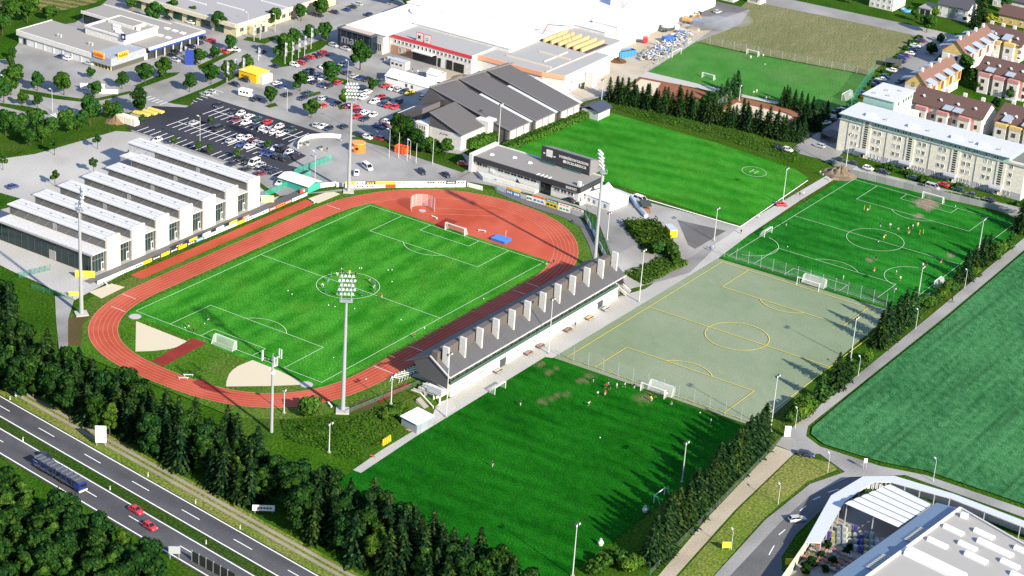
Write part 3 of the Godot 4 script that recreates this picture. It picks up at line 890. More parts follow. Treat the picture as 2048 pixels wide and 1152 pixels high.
	# street trees of the shopping road
	var st := [[8, 205, 1.25], [22, 190, 1.35], [30, 165, 1.1], [75, 182, 1.0], [128, 190, 1.15], [46, 212, 0.75], [75, 215, 0.7], [190, 195, 0.85], [182, 158, 0.65], [244, 178, 0.9], [290, 168, 1.15], [328, 156, 1.15], [379, 184, 0.95], [422, 168, 1.1], [458, 160, 1.1], [492, 146, 1.0], [400, 128, 0.85], [430, 120, 0.8], [462, 104, 0.95], [308, 48, 1.2], [345, 32, 1.0], [385, 40, 0.85], [440, 62, 1.1], [548, 52, 1.1], [602, 42, 1.0], [640, 35, 1.1], [568, 120, 1.55], [590, 100, 1.2], [622, 85, 1.0], [650, 82, 1.1], [720, 140, 1.6], [663, 165, 1.15], [600, 182, 1.1], [542, 210, 1.0], [622, 236, 0.95], [745, 185, 0.8], [835, 292, 0.9],
		[12, 270, 1.3], [40, 275, 1.2], [70, 265, 1.25], [100, 275, 1.0], [135, 265, 1.2], [180, 250, 1.5], [158, 262, 0.8], [220, 240, 1.0], [232, 240, 0.9], [60, 292, 0.9], [85, 288, 1.0], [20, 50, 1.5], [55, 45, 1.7], [5, 70, 1.3], [50, 25, 1.3], [95, 40, 0.8], [110, 35, 0.7], [780, 10, 1.2], [810, 14, 1.0], [860, 5, 1.0], [275, 12, 0.8], [262, 20, 0.8], [26, 118, 0.6], [22, 132, 0.6]]
	for i in st.size():
		var q: Array = st[i]
		plant("street%d" % (i % 3), Q(q[0], q[1]), q[2], "street_tree", "round green street tree", "street trees around the shops")
	plant("lime0", Q(690, 216), 1.0, "street_tree", "yellow green street tree in the old car park", "street trees around the shops")
	plant("wood1", Q(278, 226), 0.72, "street_tree", "tall conical street tree by the car park entrance", "street trees around the shops")
	for q in [["wood0", 798, 290, 0.85], ["wood2", 812, 282, 0.7], ["wood1", 828, 300, 0.6], ["street0", 893, 312, 0.95], ["shrub1", 862, 302, 1.3], ["shrub1", 872, 308, 1.1], ["wood2", 842, 306, 0.5]]:
		plant(q[0], Q(q[1], q[2]), q[3], "broadleaf_tree", "leafy tree on the lawn of the sports hall", "trees by the sports hall")
	for q in [[348, 290], [398, 300], [474, 315], [420, 250], [535, 298], [285, 246], [420, 306]]:
		plant("sapling0", Q(q[0], q[1] + 4), 1.0, "sapling_tree", "slim young tree in the new car park", "young trees in the new car park")
	for q in [[109, 310], [110, 372], [187, 347], [195, 298], [262, 325], [6, 340]]:
		plant("sapling1", Q(q[0], q[1]), 1.35, "sapling_tree", "young tree in the hall's concrete lot", "young trees in the hall lot")
	# trees among the houses
	var hs := [["street0", 1930, 150, 1.2], ["street1", 1945, 175, 1.1], ["street2", 1918, 165, 0.9], ["dark_bush0", 1990, 215, 0.8], ["shrub1", 1955, 180, 1.3], ["dark_bush0", 1863, 108, 1.0], ["dark_bush0", 1880, 85, 0.8], ["street1", 1853, 65, 1.1], ["lime0", 1865, 55, 0.7], ["street2", 1830, 42, 0.8], ["yellow_bush0", 1978, 50, 1.1], ["spruce0", 1960, 45, 1.1], ["spruce1", 1950, 55, 0.9], ["street0", 2010, 25, 1.0], ["wood0", 2040, 15, 0.8], ["street1", 1770, 12, 1.2], ["street2", 1815, 5, 1.0], ["street0", 1705, 8, 0.9], ["dark_bush0", 1930, 42, 0.9], ["shrub0", 1820, 22, 0.9], ["street1", 2020, 200, 0.7], ["street0", 2030, 118, 0.8], ["shrub1", 1870, 30, 1.0],
		["shrub0", 2035, 412, 0.8], ["shrub0", 1770, 338, 0.9], ["shrub0", 1784, 340, 0.9], ["shrub0", 1815, 350, 1.0], ["shrub0", 1845, 365, 1.1], ["shrub0", 1915, 378, 1.0], ["shrub0", 1855, 375, 0.8], ["wood1", 1970, 8, 0.8], ["wood2", 1925, 6, 0.7]]
	for i in hs.size():
		var q: Array = hs[i]
		plant(q[0], Q(q[1], q[2]), q[3], "garden_tree", "garden tree among the houses" if not "shrub" in q[0] else "garden shrub beside the apartment block", "garden trees", "tree" if not "shrub" in q[0] else "shrub")
	plant("shrub1", Q(620, 828), 1.35, "shrub", "round green bush at the end of the running track", "", "shrub")
	# hedges and planted banks
	var hd := Color(0.018, 0.06, 0.01)
	var hl := Color(0.075, 0.165, 0.022)
	hedge("hedge", "clipped green hedge between sports hall and clubhouse pitch", Q(1008, 302), Q(1212, 218), 3.0, 2.2, hd, hl)
	hedge("hedge", "clipped hedge against the white wall of the sports hall", Q(935, 298), Q(993, 280), 3.0, 3.2, hd, hl)
	hedge("shrub_bank", "long dark shrub bank beside the tent forecourt", Q(1280, 448), Q(1322, 508), 11.0, 1.7, Color(0.014, 0.042, 0.006), Color(0.07, 0.115, 0.016), 0.4, "shrub bank", 0.8)
	hedge("shrub_bank", "rough green shrub slope between stand and concrete road", Q(1268, 560), Q(1355, 520), 8.0, 0.9, Color(0.018, 0.055, 0.008), Color(0.08, 0.14, 0.02), 0.4, "shrub bank", 0.6)
	plant("street1", Q(1312, 512), 0.75, "broadleaf_tree", "bushy tree beside the shrub bank", "trees by the shrub bank")
	plant("street0", Q(1345, 522), 0.85, "broadleaf_tree", "bushy tree beside the shrub bank", "trees by the shrub bank")
	plant("street2", Q(1350, 530), 0.6, "broadleaf_tree", "bushy tree beside the shrub bank", "trees by the shrub bank")
	# grass bank shrubs below the near bend
	ground_cover("rough_bank", "rough weedy grass on the bank below the near bend", pix([560, 842, 640, 838, 700, 834, 800, 806, 826, 820, 800, 852, 722, 930, 650, 905, 575, 880]), 7.0, 0.9, Color(0.012, 0.05, 0.006), Color(0.075, 0.15, 0.018))
	for q in [[790, 826], [800, 822], [778, 830], [812, 832], [768, 838], [806, 842]]:
		plant("shrub1", Q(q[0], q[1]), 0.75, "shrub", "brownish bush beside the grey shed", "bushes by the grey shed", "shrub", 0.8)
	# street verge shrubs along the car park and the meadow strip behind the pitch
	ground_cover("weed_strip", "weedy green strip behind the clubhouse pitch", pix([1215, 214, 1300, 240, 1400, 266, 1585, 326, 1602, 300, 1420, 250, 1225, 205]), 4.0, 0.8, Color(0.016, 0.06, 0.01), Color(0.085, 0.16, 0.03))
	ground_cover("road_verge", "tall grass verge between bushes and field path", pix([1570, 862, 1620, 815, 1710, 745, 1840, 640, 1960, 540, 2060, 458, 2060, 446, 1950, 530, 1830, 620, 1700, 735, 1610, 805, 1556, 858]), 3.0, 0.5, Color(0.02, 0.07, 0.01), Color(0.09, 0.17, 0.03))
	for i in 14:
		var a := Q(1835, 78).lerp(Q(1680, 235), i / 13.0)
		rng.seed = 2500 + i
		plant("shrub0", on(a.x + rng.randf_range(-0.6, 0.6), a.z), rng.randf_range(0.55, 0.9), "shrub", "roadside bush along the parked cars", "bushes along the residential street", "shrub")

# ---------------------------------------------------------------- buildings
func glass(key := "glass_dark", c := Color(0.02, 0.028, 0.032)) -> StandardMaterial3D:
	return mat(key, c, 0.12)

func plaster(key: String, c: Color) -> StandardMaterial3D:
	return mat(key, c, 0.88, "plaster", 9.0)

# a window on a wall: p is its centre on the wall, face 0 looks to +z, 1 to +x
func win(parent: Node3D, p: Vector3, w: float, h: float, face: int, fm: Material = null, gm: Material = null, called := "window", bars := 1) -> MeshInstance3D:
	if fm == null:
		fm = mat("white_frame", Color(0.72, 0.72, 0.7), 0.6)
	if gm == null:
		var pick := absi(int(p.x * 37.0 + p.y * 101.0 + p.z * 13.0)) % 6
		gm = glass() if pick < 3 else mat("glass_curtain", Color(0.10, 0.10, 0.095), 0.15) if pick < 5 else mat("glass_blind", Color(0.34, 0.34, 0.32), 0.3)
	var f := Shape.new()
	var g := Shape.new()
	var t := 0.09
	var a := Vector3(1, 0, 0) if face == 0 else Vector3(0, 0, -1)
	var out := Vector3(0, 0, 1) if face == 0 else Vector3(1, 0, 0)
	var rail := func(c: Vector3, hw: float, hh: float, d0: float, d1: float, s: Shape):
		var lo := c - a * hw - Vector3(0, hh, 0) + out * d0
		var hi := c + a * hw + Vector3(0, hh, 0) + out * d1
		s.box(minf(lo.x, hi.x), minf(lo.y, hi.y), minf(lo.z, hi.z), maxf(lo.x, hi.x), maxf(lo.y, hi.y), maxf(lo.z, hi.z))
	rail.call(p + Vector3(0, h / 2 + t / 2, 0), w / 2 + t, t / 2, -0.1, 0.1, f)
	rail.call(p - Vector3(0, h / 2 + t / 2, 0), w / 2 + t, t / 2, -0.1, 0.14, f)
	rail.call(p - a * (w / 2 + t / 2), t / 2, h / 2, -0.1, 0.1, f)
	rail.call(p + a * (w / 2 + t / 2), t / 2, h / 2, -0.1, 0.1, f)
	for i in bars:
		rail.call(p + a * w * (float(i + 1) / (bars + 1) - 0.5), 0.035, h / 2, -0.1, 0.08, f)
	rail.call(p, w / 2, h / 2, -0.08, 0.03, g)
	var o := part(called, f, fm, parent)
	part("pane", g, gm, o)
	return o

func gable_roof(x0: float, x1: float, z0: float, z1: float, y0: float, y1: float, along_x: bool, over := 0.5, thick := 0.25) -> Array:      # two slopes as separate shapes
	var out := []
	for side in 2:
		var s := Shape.new()
		var k := -1.0 if side == 0 else 1.0
		var drop := (y1 - y0) / ((z1 - z0) / 2 if along_x else (x1 - x0) / 2) * over
		var e: Array
		var r: Array
		if along_x:
			var zm := (z0 + z1) / 2
			var ze := (z0 - over) if k < 0 else (z1 + over)
			e = [Vector3(x0 - over, y0 - drop, ze), Vector3(x1 + over, y0 - drop, ze)]
			r = [Vector3(x0 - over, y1, zm), Vector3(x1 + over, y1, zm)]
		else:
			var xm := (x0 + x1) / 2
			var xe := (x0 - over) if k < 0 else (x1 + over)
			e = [Vector3(xe, y0 - drop, z0 - over), Vector3(xe, y0 - drop, z1 + over)]
			r = [Vector3(xm, y1, z0 - over), Vector3(xm, y1, z1 + over)]
		var up := Vector3(0, thick, 0)
		var ring := [e[0], e[1], r[1], r[0]]
		var nn: Vector3 = (ring[1] - ring[0]).cross(ring[2] - ring[0])
		if nn.y < 0:
			ring.reverse()
		s.quad(ring[0] + up, ring[1] + up, ring[2] + up, ring[3] + up)
		s.quad(ring[3], ring[2], ring[1], ring[0])
		for i in 4:
			var j := (i + 1) % 4
			s.quad(ring[i], ring[j], ring[j] + up, ring[i] + up)
		out.append(s)
	return out

func gable_walls(x0: float, x1: float, z0: float, z1: float, yb: float, y0: float, y1: float, along_x: bool) -> Shape:
	var s := bx(x0, yb, z0, x1, y0, z1)
	if along_x:
		var zm := (z0 + z1) / 2
		s.tri(Vector3(x1, y0, z1), Vector3(x1, y0, z0), Vector3(x1, y1, zm))
		s.tri(Vector3(x0, y0, z0), Vector3(x0, y0, z1), Vector3(x0, y1, zm))
	else:
		var xm := (x0 + x1) / 2
		s.tri(Vector3(x0, y0, z1), Vector3(x1, y0, z1), Vector3(xm, y1, z1))
		s.tri(Vector3(x1, y0, z0), Vector3(x0, y0, z0), Vector3(xm, y1, z0))
	return s

func parapet(parent: Node3D, x0: float, x1: float, z0: float, z1: float, y: float, m: Material, h := 0.5, t := 0.4) -> void:
	part("parapet", bx(x0, y, z0, x1, y + h, z0 + t), m, parent)
	part("parapet", bx(x0, y, z1 - t, x1, y + h, z1), m, parent)
	part("parapet", bx(x0, y, z0 + t, x0 + t, y + h, z1 - t), m, parent)
	part("parapet", bx(x1 - t, y, z0 + t, x1, y + h, z1 - t), m, parent)

func sign_text(parent: Node3D, text: String, p: Vector3, face: int, height: float, m: Material, called := "lettering", tilt := 0.0) -> MeshInstance3D:
	var o := part(called, words(text, height), m, parent)
	o.position = p
	o.rotation.y = 0.0 if face == 0 else PI / 2
	o.rotation.z = tilt
	return o

func build_hall() -> void:
	var o := thing("exhibition_hall", "long sawtooth exhibition hall with cream piers and dark glass beside the track", "hall")
	var metal := mat("roof_metal", Color(0.74, 0.74, 0.73), 0.5, "streak", 12.0)
	var metal2 := mat("roof_metal_dull", Color(0.40, 0.40, 0.39), 0.6, "streak", 9.0)
	var cream := plaster("cream_panel", Color(0.70, 0.67, 0.60))
	var dkg := glass("hall_glass", Color(0.016, 0.034, 0.036))
	var clere := mat("clerestory_glass", Color(0.15, 0.145, 0.135), 0.3, "streak", 3.0)
	var frame := mat("hall_steel", Color(0.33, 0.34, 0.35), 0.5, "", 1, 0.4)
	landmarks.append(["the sawtooth hall", Vector3(-75, 0, 10)])
	for k in 7:
		var z1 := 38.0 - k * 10.28              # near side of the raised bay
		var z0 := z1 - 5.1
		var xw := -97.5 if k < 6 else -108.0
		var bay := part("raised_bay", bx(xw, 0, z0, -58.6, 9.3, z1), metal2, o)
		# roof of the raised bay in long sheets
		var rf := part("bay_roof", bx(xw - 0.5, 9.3, z0 - 0.35, -58.5, 9.62, z1 + 0.5), metal, bay)
		rf.name = "bay_roof"
		for j in 2:
			part("roof_seam", bx(xw, 9.62, z0 + 1.6 + j * 1.7, -59.0, 9.68, z0 + 1.68 + j * 1.7), frame, bay)
		for j in 7:
			part("roof_vent", bx(xw + 4 + j * 5.1, 9.62, z0 + 2.0, xw + 4.5 + j * 5.1, 9.95, z0 + 2.4), frame, bay)
		part("clerestory", bx(xw + 0.5, 6.7, z1, -59.0, 9.1, z1 + 0.08), clere, bay)
		for j in 9:
			part("clerestory_brace", Shape.new().beam(Vector3(xw + 2 + j * 4.2, 6.8, z1 + 0.14), Vector3(xw + 4.4 + j * 4.2, 9.0, z1 + 0.14), 0.12, 0.12), frame, bay)
		part("clerestory_door", bx(-79.5, 6.7, z1 + 0.1, -78.0, 8.9, z1 + 0.2), metal2, bay)
		var pier := part("pier", bx(-58.6, -0.2, z0 - 0.15, -57.9, 10.0, z1 + 0.15), cream, o)
		part("pier_emblem", Shape.new().tube(Vector3(-57.9, 8.9, (z0 + z1) / 2), Vector3(-57.82, 8.9, (z0 + z1) / 2), 0.5, 0.5, 14), mat("emblem_grey", Color(0.42, 0.40, 0.38), 0.6), pier)
		for j in 3:
			part("panel_joint", bx(-57.92, 2.4 + j * 2.4, z0, -57.885, 2.44 + j * 2.4, z1), mat("joint_grey", Color(0.40, 0.38, 0.34), 0.9), pier)
		# low bay nearer to the camera, with glass front
		var a1 := z1 + 5.0
		var low := part("low_bay", bx(xw + 0.8, 0, z1 + 0.05, -59.4, 6.2, a1), metal2, o)
		part("bay_roof", bx(xw + 0.5, 6.2, z1 + 0.1, -58.2, 6.5, a1 + (0.6 if k == 0 else 0.0)), metal, low)
		var gl := part("glass_front", bx(-59.4, 0.1, z1 + 0.3, -59.3, 6.0, a1 - 0.3), dkg, low)
		for j in 3:
			part("mullion", bx(-59.32, 0.1, z1 + 1.2 + j * 1.25, -59.22, 6.0, z1 + 1.3 + j * 1.25), frame, gl)
		part("transom", bx(-59.32, 3.9, z1 + 0.3, -59.2, 4.02, a1 - 0.3), frame, gl)
		var door := part("door", bx(-59.3, 0, z1 + 0.3, -59.1, 2.6, z1 + 1.2), mat("white_frame", Color(0.72, 0.72, 0.7), 0.6), low)
		part("door_glass", bx(-59.1, 0.4, z1 + 0.45, -59.05, 2.3, z1 + 1.05), dkg, door)
	# near long side: dark glass wall with door
	var side := part("side_glass_wall", bx(-96.5, 0.1, 43.0, -59.6, 5.9, 43.15), dkg, o)
	for j in 14:
		part("mullion", bx(-95.5 + j * 2.7, 0.1, 43.15, -95.4 + j * 2.7, 5.9, 43.25), mat("hall_dark_steel", Color(0.05, 0.07, 0.07), 0.5), side)
	part("service_door", bx(-76.0, 0, 43.15, -73.4, 3.0, 43.3), metal2, o)
	part("gutter", bx(-97, 5.9, 43.6, -58.2, 6.15, 43.9), metal2, o)
	for q in [[-69.8, 47.5, "yellow"], [-71.2, 46.2, "orange"]]:
		pass
	# far row shed roof with pale side
	part("end_wall", bx(-108.2, 0, -28.9, -97.0, 9.25, -23.55), plaster("pale_wall", Color(0.52, 0.53, 0.55)), o)

func build_stand() -> void:
	var o := thing("grandstand", "long grandstand with slate gable roof and twelve white fins", "grandstand")
	landmarks.append(["the grandstand", Vector3(56, 0, -8)])
	var slate := mat("slate_roof", Color(0.105, 0.105, 0.112), 0.7, "streak", 4.0)
	var slate2 := slate
	var whitew := plaster("white_wall", Color(0.74, 0.73, 0.70))
	var conc := mat("fin_concrete", Color(0.66, 0.66, 0.64), 0.85, "plaster", 5.0)
	var brown := mat("dormer_board", Color(0.135, 0.118, 0.108), 0.85, "streak", 2.0)
	var zs := 36.0
	var ze := -52.5
	var n := 16
	# roof slopes in strips
	for i in n:
		var a := lerpf(zs, ze, float(i) / n)
		var b := lerpf(zs, ze, float(i + 1) / n) + 0.05
		var s := Shape.new()
		s.quad(Vector3(61.6, 4.75, a), Vector3(61.6, 4.75, b), Vector3(55.2, 8.9, b), Vector3(55.2, 8.9, a))
		s.quad(Vector3(55.2, 8.7, a), Vector3(55.2, 8.7, b), Vector3(61.6, 4.55, b), Vector3(61.6, 4.55, a))
		part("rear_roof_panel", s, slate, o)
		var t := Shape.new()
		t.quad(Vector3(55.2, 8.9, a), Vector3(55.2, 8.9, b), Vector3(47.5, 5.0, b), Vector3(47.5, 5.0, a))
		t.quad(Vector3(47.5, 4.8, a), Vector3(47.5, 4.8, b), Vector3(55.2, 8.7, b), Vector3(55.2, 8.7, a))
		part("front_roof_panel", t, slate2, o)
	part("eave_gutter", bx(61.5, 4.45, ze, 61.85, 4.75, zs), mat("gutter_zinc", Color(0.5, 0.5, 0.5), 0.5), o)
	part("verge_trim", Shape.new().beam(Vector3(61.7, 4.75, zs), Vector3(55.2, 8.98, zs), 0.35, 0.35), mat("verge_zinc", Color(0.42, 0.42, 0.43), 0.5), o)
	part("verge_trim", Shape.new().beam(Vector3(55.2, 8.98, zs), Vector3(47.4, 5.0, zs), 0.3, 0.3), slate2, o)
	for k in 2:
		var gab := Shape.new()
		var z := zs - 0.15 if k == 0 else ze + 0.15
		var p := [Vector3(61.0, 1.2, z), Vector3(61.0, 4.8, z), Vector3(55.2, 8.6, z), Vector3(50.0, 6.0, z), Vector3(52.0, 2.2, z)]
		if k == 1:
			p.reverse()
		for i in range(1, 4):
			gab.tri(p[0], p[i], p[i + 1])
		part("gable_wall", gab, slate, o)
	# fins and dormers
	for i in 12:
		var z := lerpf(33.6, -50.4, i / 11.0)
		part("fin", bx(57.6, 6.0, z - 0.28, 59.5, 11.8, z + 0.28), conc, o)
		if i < 11:
			part("dormer", bx(55.4, 7.0, z - 7.5, 57.2, 10.3, z - 0.14), brown, o)
	part("dormer", bx(55.4, 7.0, 34.2, 57.2, 10.3, 35.6), brown, o)
	# rear wall: white lower storey, glazed gallery, balustrade
	var wall := part("rear_wall", bx(53.0, LOW - 0.3, ze + 1.5, 60.3, 1.0, zs - 3.0), whitew, o)
	for i in 10:
		for j in 2:
			part("vent_window", bx(60.3, -0.6, 28.0 - i * 8.4 - j * 0.8, 60.36, -0.25, 27.55 - i * 8.4 - j * 0.8), glass(), wall)
		part("downpipe", bx(60.3, -1.9, 24.2 - i * 8.4, 60.42, -0.2, 24.05 - i * 8.4), mat("pipe_grey", Color(0.3, 0.3, 0.3), 0.6), wall)
	var gal := part("gallery_wall", bx(53.0, 1.0, ze + 1.5, 59.3, 4.2, zs - 2.0), mat("gallery_dark", Color(0.07, 0.075, 0.07), 0.6), o)
	for i in 40:
		var z := lerpf(zs - 3.0, ze + 3.5, i / 39.0)
		part("gallery_post", bx(60.0, 1.0, z - 0.06, 60.12, 4.6, z + 0.06), mat("green_steel", Color(0.05, 0.12, 0.09), 0.5), gal)
		if i % 2 == 0:
			part("gallery_window", bx(59.3, 1.8, z - 1.0, 59.36, 3.6, z + 0.7), glass(), gal)
		if i % 7 == 3:
			part("gallery_chest", bx(59.5, 1.0, z - 0.8, 60.0, 1.6, z + 0.6), whitew, gal)
	part("balustrade", bx(60.12, 1.0, ze + 1.5, 60.2, 2.0, zs - 3.0), mat("rail_green", Color(0.04, 0.09, 0.07), 0.5), o)
	# doors along the rear, and the near end with pillar and canopy
	for q in [[9.0, "rear_door"], [-41.0, "rear_gate"]]:
		part(q[1], bx(60.3, LOW, q[0] - 1.6, 60.38, LOW + 2.4, q[0] + 1.2), mat("door_dark", Color(0.05, 0.06, 0.06), 0.6), o)
	# seating tiers toward the track
	for i in 7:
		part("seat_tier", bx(48.3 + i * 0.9, 0.0, ze + 2, 49.2 + i * 0.9, 0.5 + i * 0.45, zs - 2), mat("tier_concrete", Color(0.30, 0.30, 0.29), 0.9), o)
		part("seat_row", bx(48.6 + i * 0.9, 0.5 + i * 0.45, ze + 3, 49.0 + i * 0.9, 0.75 + i * 0.45, zs - 3), mat("seat_green", Color(0.05, 0.17, 0.11), 0.6), o)
	# near end block: raised terrace, white panel, gate and stairs
	var gh := 37.0
	part("terrace", bx(54.0, LOW - 0.3, 33.0, 59.0, 0.6, gh + 2.0), plaster("cream_base", Color(0.58, 0.55, 0.47)), o)
	part("terrace_panel", bx(57.0, 0.5, gh + 1.9, 61.6, 2.3, gh + 2.2), plaster("pale_blue_panel", Color(0.52, 0.55, 0.62)), o)
	part("pillar", Shape.new().tube(Vector3(60.8, LOW, gh + 1.6), Vector3(60.8, 0.6, gh + 1.6), 0.28, 0.28, 10), whitew, o)
	part("canopy_slab", bx(55.0, 0.4, 32.9, 61.4, 0.75, gh + 1.9), whitew, o)
	for k in 2:
		part("green_gate", bx(57.2 + k * 0.9, LOW, gh + 2.0, 58.0 + k * 0.9, LOW + 2.4, gh + 2.08), mat("gate_green", Color(0.015, 0.08, 0.03), 0.6), o)
	for i in 9:
		part("terrace_chair", bx(54.6 + i * 0.75, 0.75, gh + 0.4, 55.1 + i * 0.75, 1.5, gh + 0.9), mat("chair_white", Color(0.45, 0.50, 0.46), 0.6), o)
	for i in 9:
		part("step", bx(57.0 + i * 0.42, LOW - 0.2, gh + 5.2, 57.42 + i * 0.42, 0.0 - i * 0.27, gh + 7.0), mat("concrete_mid", Color(0.36, 0.35, 0.32), 0.9, "asphalt", 5.0), o)
	part("stair_rail", Shape.new().beam(Vector3(54.0, 1.0, gh + 5.0), Vector3(57.0, 1.0, gh + 5.0), 0.22, 0.22).beam(Vector3(57.0, 1.0, gh + 5.0), Vector3(61.2, -1.5, gh + 5.0), 0.22, 0.22).beam(Vector3(61.2, -1.5, gh + 5.0), Vector3(61.2, LOW, gh + 5.0), 0.22, 0.22), whitew, o)
	part("underpass_wall", bx(53.0, LOW, gh + 2.6, 56.8, 0.3, gh + 2.9), plaster("cream_base", Color.WHITE), o)
	# far end stair
	for i in 9:
		part("step", bx(57.0 + i * 0.5, LOW - 0.2, ze - 3.0, 57.5 + i * 0.5, 0.2 - i * 0.28, ze - 1.0), mat("concrete_mid", Color.WHITE), o)
	for k in 2:
		part("stair_wall", Shape.new().beam(Vector3(56.5, 0.9, ze - 0.8 - k * 2.4), Vector3(61.8, -1.7, ze - 0.8 - k * 2.4), 0.25, 0.9), whitew, o)

func build_clubhouse() -> void:
	var o := thing("clubhouse", "low flat-roofed clubhouse with black fascia and buffet lettering", "clubhouse")
	landmarks.append(["the clubhouse", Vector3(-5, 0, -105)])
	var w := plaster("white_wall", Color.WHITE)
	var fascia := mat("black_fascia", Color(0.032, 0.032, 0.036), 0.6)
	var roofm := mat("gravel_roof", Color(0.29, 0.275, 0.26), 0.95, "asphalt", 5.0)
	var y := 5.4
	part("wall", bx(-26.0, -0.2, -113.0, 15.0, y - 1.5, -100.2), w, o)
	part("roof", bx(-26.2, y, -113.4, 15.6, y + 0.12, -99.6), roofm, o)
	part("fascia", bx(-26.0, y - 1.5, -99.9, 15.4, y + 0.25, -99.5), fascia, o)
	part("fascia", bx(15.4, y - 1.5, -113.4, 15.8, y + 0.25, -99.5), fascia, o)
	part("fascia", bx(-26.4, y - 1.4, -113.8, 15.8, y + 0.45, -113.4), w, o)
	part("end_pylon", bx(-27.6, -0.2, -114.4, -26.2, y + 0.9, -99.2), w, o)
	for i in 2:
		win(o, Vector3(-24.0 + i * 2.2, 3.2, -100.2), 1.9, 1.2, 0)
	part("sign_panel", bx(-19.6, 1.6, -100.2, -18.2, 3.8, -100.0), w, o)
	for i in 6:
		win(o, Vector3(-15.5 + i * 2.6, 3.1, -100.2), 2.2, 0.8, 0)
	part("entrance_recess", bx(0.4, 0, -100.2, 4.4, 3.6, -100.0), glass("recess_dark", Color(0.012, 0.012, 0.014)), o)
	for i in 3:
		win(o, Vector3(6.6 + i * 2.6, 2.6, -100.2), 2.2, 1.2, 0)
	for i in 3:
		part("white_pier", bx(15.9, 0, -110.5 + i * 4.6, 16.4, 2.8, -110.0 + i * 4.6), w, o)
	part("end_wall", bx(15.9, -0.2, -113.4, 16.5, 1.2, -99.3), w, o)
	sign_text(o, "BUFFET", Vector3(12.4, y - 0.7, -99.42), 0, 0.85, w)
	for q in [[-22.5, -105.0], [-15.5, -108.0], [-9.0, -107.5]]:
		part("skylight_dome", Shape.new().tube(Vector3(q[0], y + 0.1, q[1]), Vector3(q[0], y + 0.5, q[1]), 0.9, 0.55, 12), mat("dome_white", Color(0.75, 0.76, 0.78), 0.4), o)
	for i in 4:
		part("roof_trellis", bx(-1.5 + i * 1.5, y + 0.12, -101.6, -1.0 + i * 1.5, y + 0.3, -99.6), w, o)
	part("roof_duct", bx(11.8, y + 0.12, -102.8, 15.0, y + 0.5, -102.3), mat("duct_zinc", Color(0.42, 0.43, 0.43), 0.5), o)
	part("roof_chimney", bx(13.6, y, -102.0, 14.6, y + 1.6, -101.0), w, o)
	# ramp with white canopy walls
	part("ramp", Shape.new().hexa([Vector3(-24, -0.2, -98.8), Vector3(0, -0.2, -99.8), Vector3(0, -0.2, -97.4), Vector3(-19, -0.2, -95.2)], [Vector3(-24, 1.3, -98.8), Vector3(0, 0.9, -99.8), Vector3(0, 0.9, -97.4), Vector3(-19, 1.5, -95.2)]), plaster("pale_ramp", Color(0.60, 0.63, 0.60)), o)
	part("ramp_wall", Shape.new().beam(Vector3(-14, 1.6, -95.9), Vector3(0.2, 1.2, -97.4), 0.3, 1.3), w, o)
	# score board standing on the roof
	var b := thing("scoreboard", "big black scoreboard on the clubhouse roof with white lettering", "scoreboard", Vector3(0, y, 0))
	landmarks.append(["the black scoreboard", Vector3(2, 0, -110)])
	part("panel", bx(-7.2, 0.6, -111.8, 11.6, 5.6, -111.2), mat("board_black", Color(0.030, 0.034, 0.040), 0.55), b)
	part("side_panel", Shape.new().hexa([Vector3(11.6, 0.1, -118.0), Vector3(11.9, 0.1, -118.0), Vector3(11.9, 0.1, -111.2), Vector3(11.6, 0.1, -111.2)], [Vector3(11.6, 3.6, -118.0), Vector3(11.9, 3.6, -118.0), Vector3(11.9, 5.6, -111.2), Vector3(11.6, 5.6, -111.2)]), mat("board_side", Color(0.20, 0.19, 0.20), 0.7), b)
	part("back_roof", Shape.new().hexa([Vector3(-7.2, 5.3, -111.7), Vector3(11.6, 5.3, -111.7), Vector3(11.6, 3.3, -118.0), Vector3(-7.2, 3.3, -118.0)].map(func(v): return v), [Vector3(-7.2, 5.55, -111.7), Vector3(11.6, 5.55, -111.7), Vector3(11.6, 3.55, -118.0), Vector3(-7.2, 3.55, -118.0)]), mat("board_side", Color.WHITE), b)
	part("clock_face", bx(-5.2, 2.6, -111.2, -2.9, 5.0, -111.1), w, b)
	part("small_plate", bx(-6.4, 3.2, -111.2, -5.7, 3.6, -111.1), w, b)
	part("small_plate", bx(-2.4, 2.9, -111.2, -1.7, 3.3, -111.1), w, b)
	part("emblem", Shape.new().tube(Vector3(1.9, 2.5, -111.2), Vector3(1.9, 2.5, -111.1), 0.55, 0.55, 14), w, b)
	sign_text(b, "VORWÄRTSSTADION", Vector3(5.4, 3.85, -111.14), 0, 0.85, w)
	sign_text(b, "VÖCKLABRUCK", Vector3(6.2, 2.45, -111.14), 0, 0.85, w)
	for k in 2:
		part("catwalk", bx(-7.0 + k * 8.6, 0.25, -111.2, -1.0 + k * 10.0, 0.35, -110.5), mat("catwalk_green", Color(0.05, 0.16, 0.14), 0.5), b)
		part("catwalk_rail", bx(-7.0 + k * 8.6, 1.0, -110.55, -1.0 + k * 10.0, 1.08, -110.48), mat("catwalk_green", Color.WHITE), b)
	part("post", bx(-7.2, 0.0, -111.8, -6.9, 0.6, -111.4).box(11.2, 0.0, -111.8, 11.5, 0.6, -111.4), mat("board_black", Color.WHITE), b)

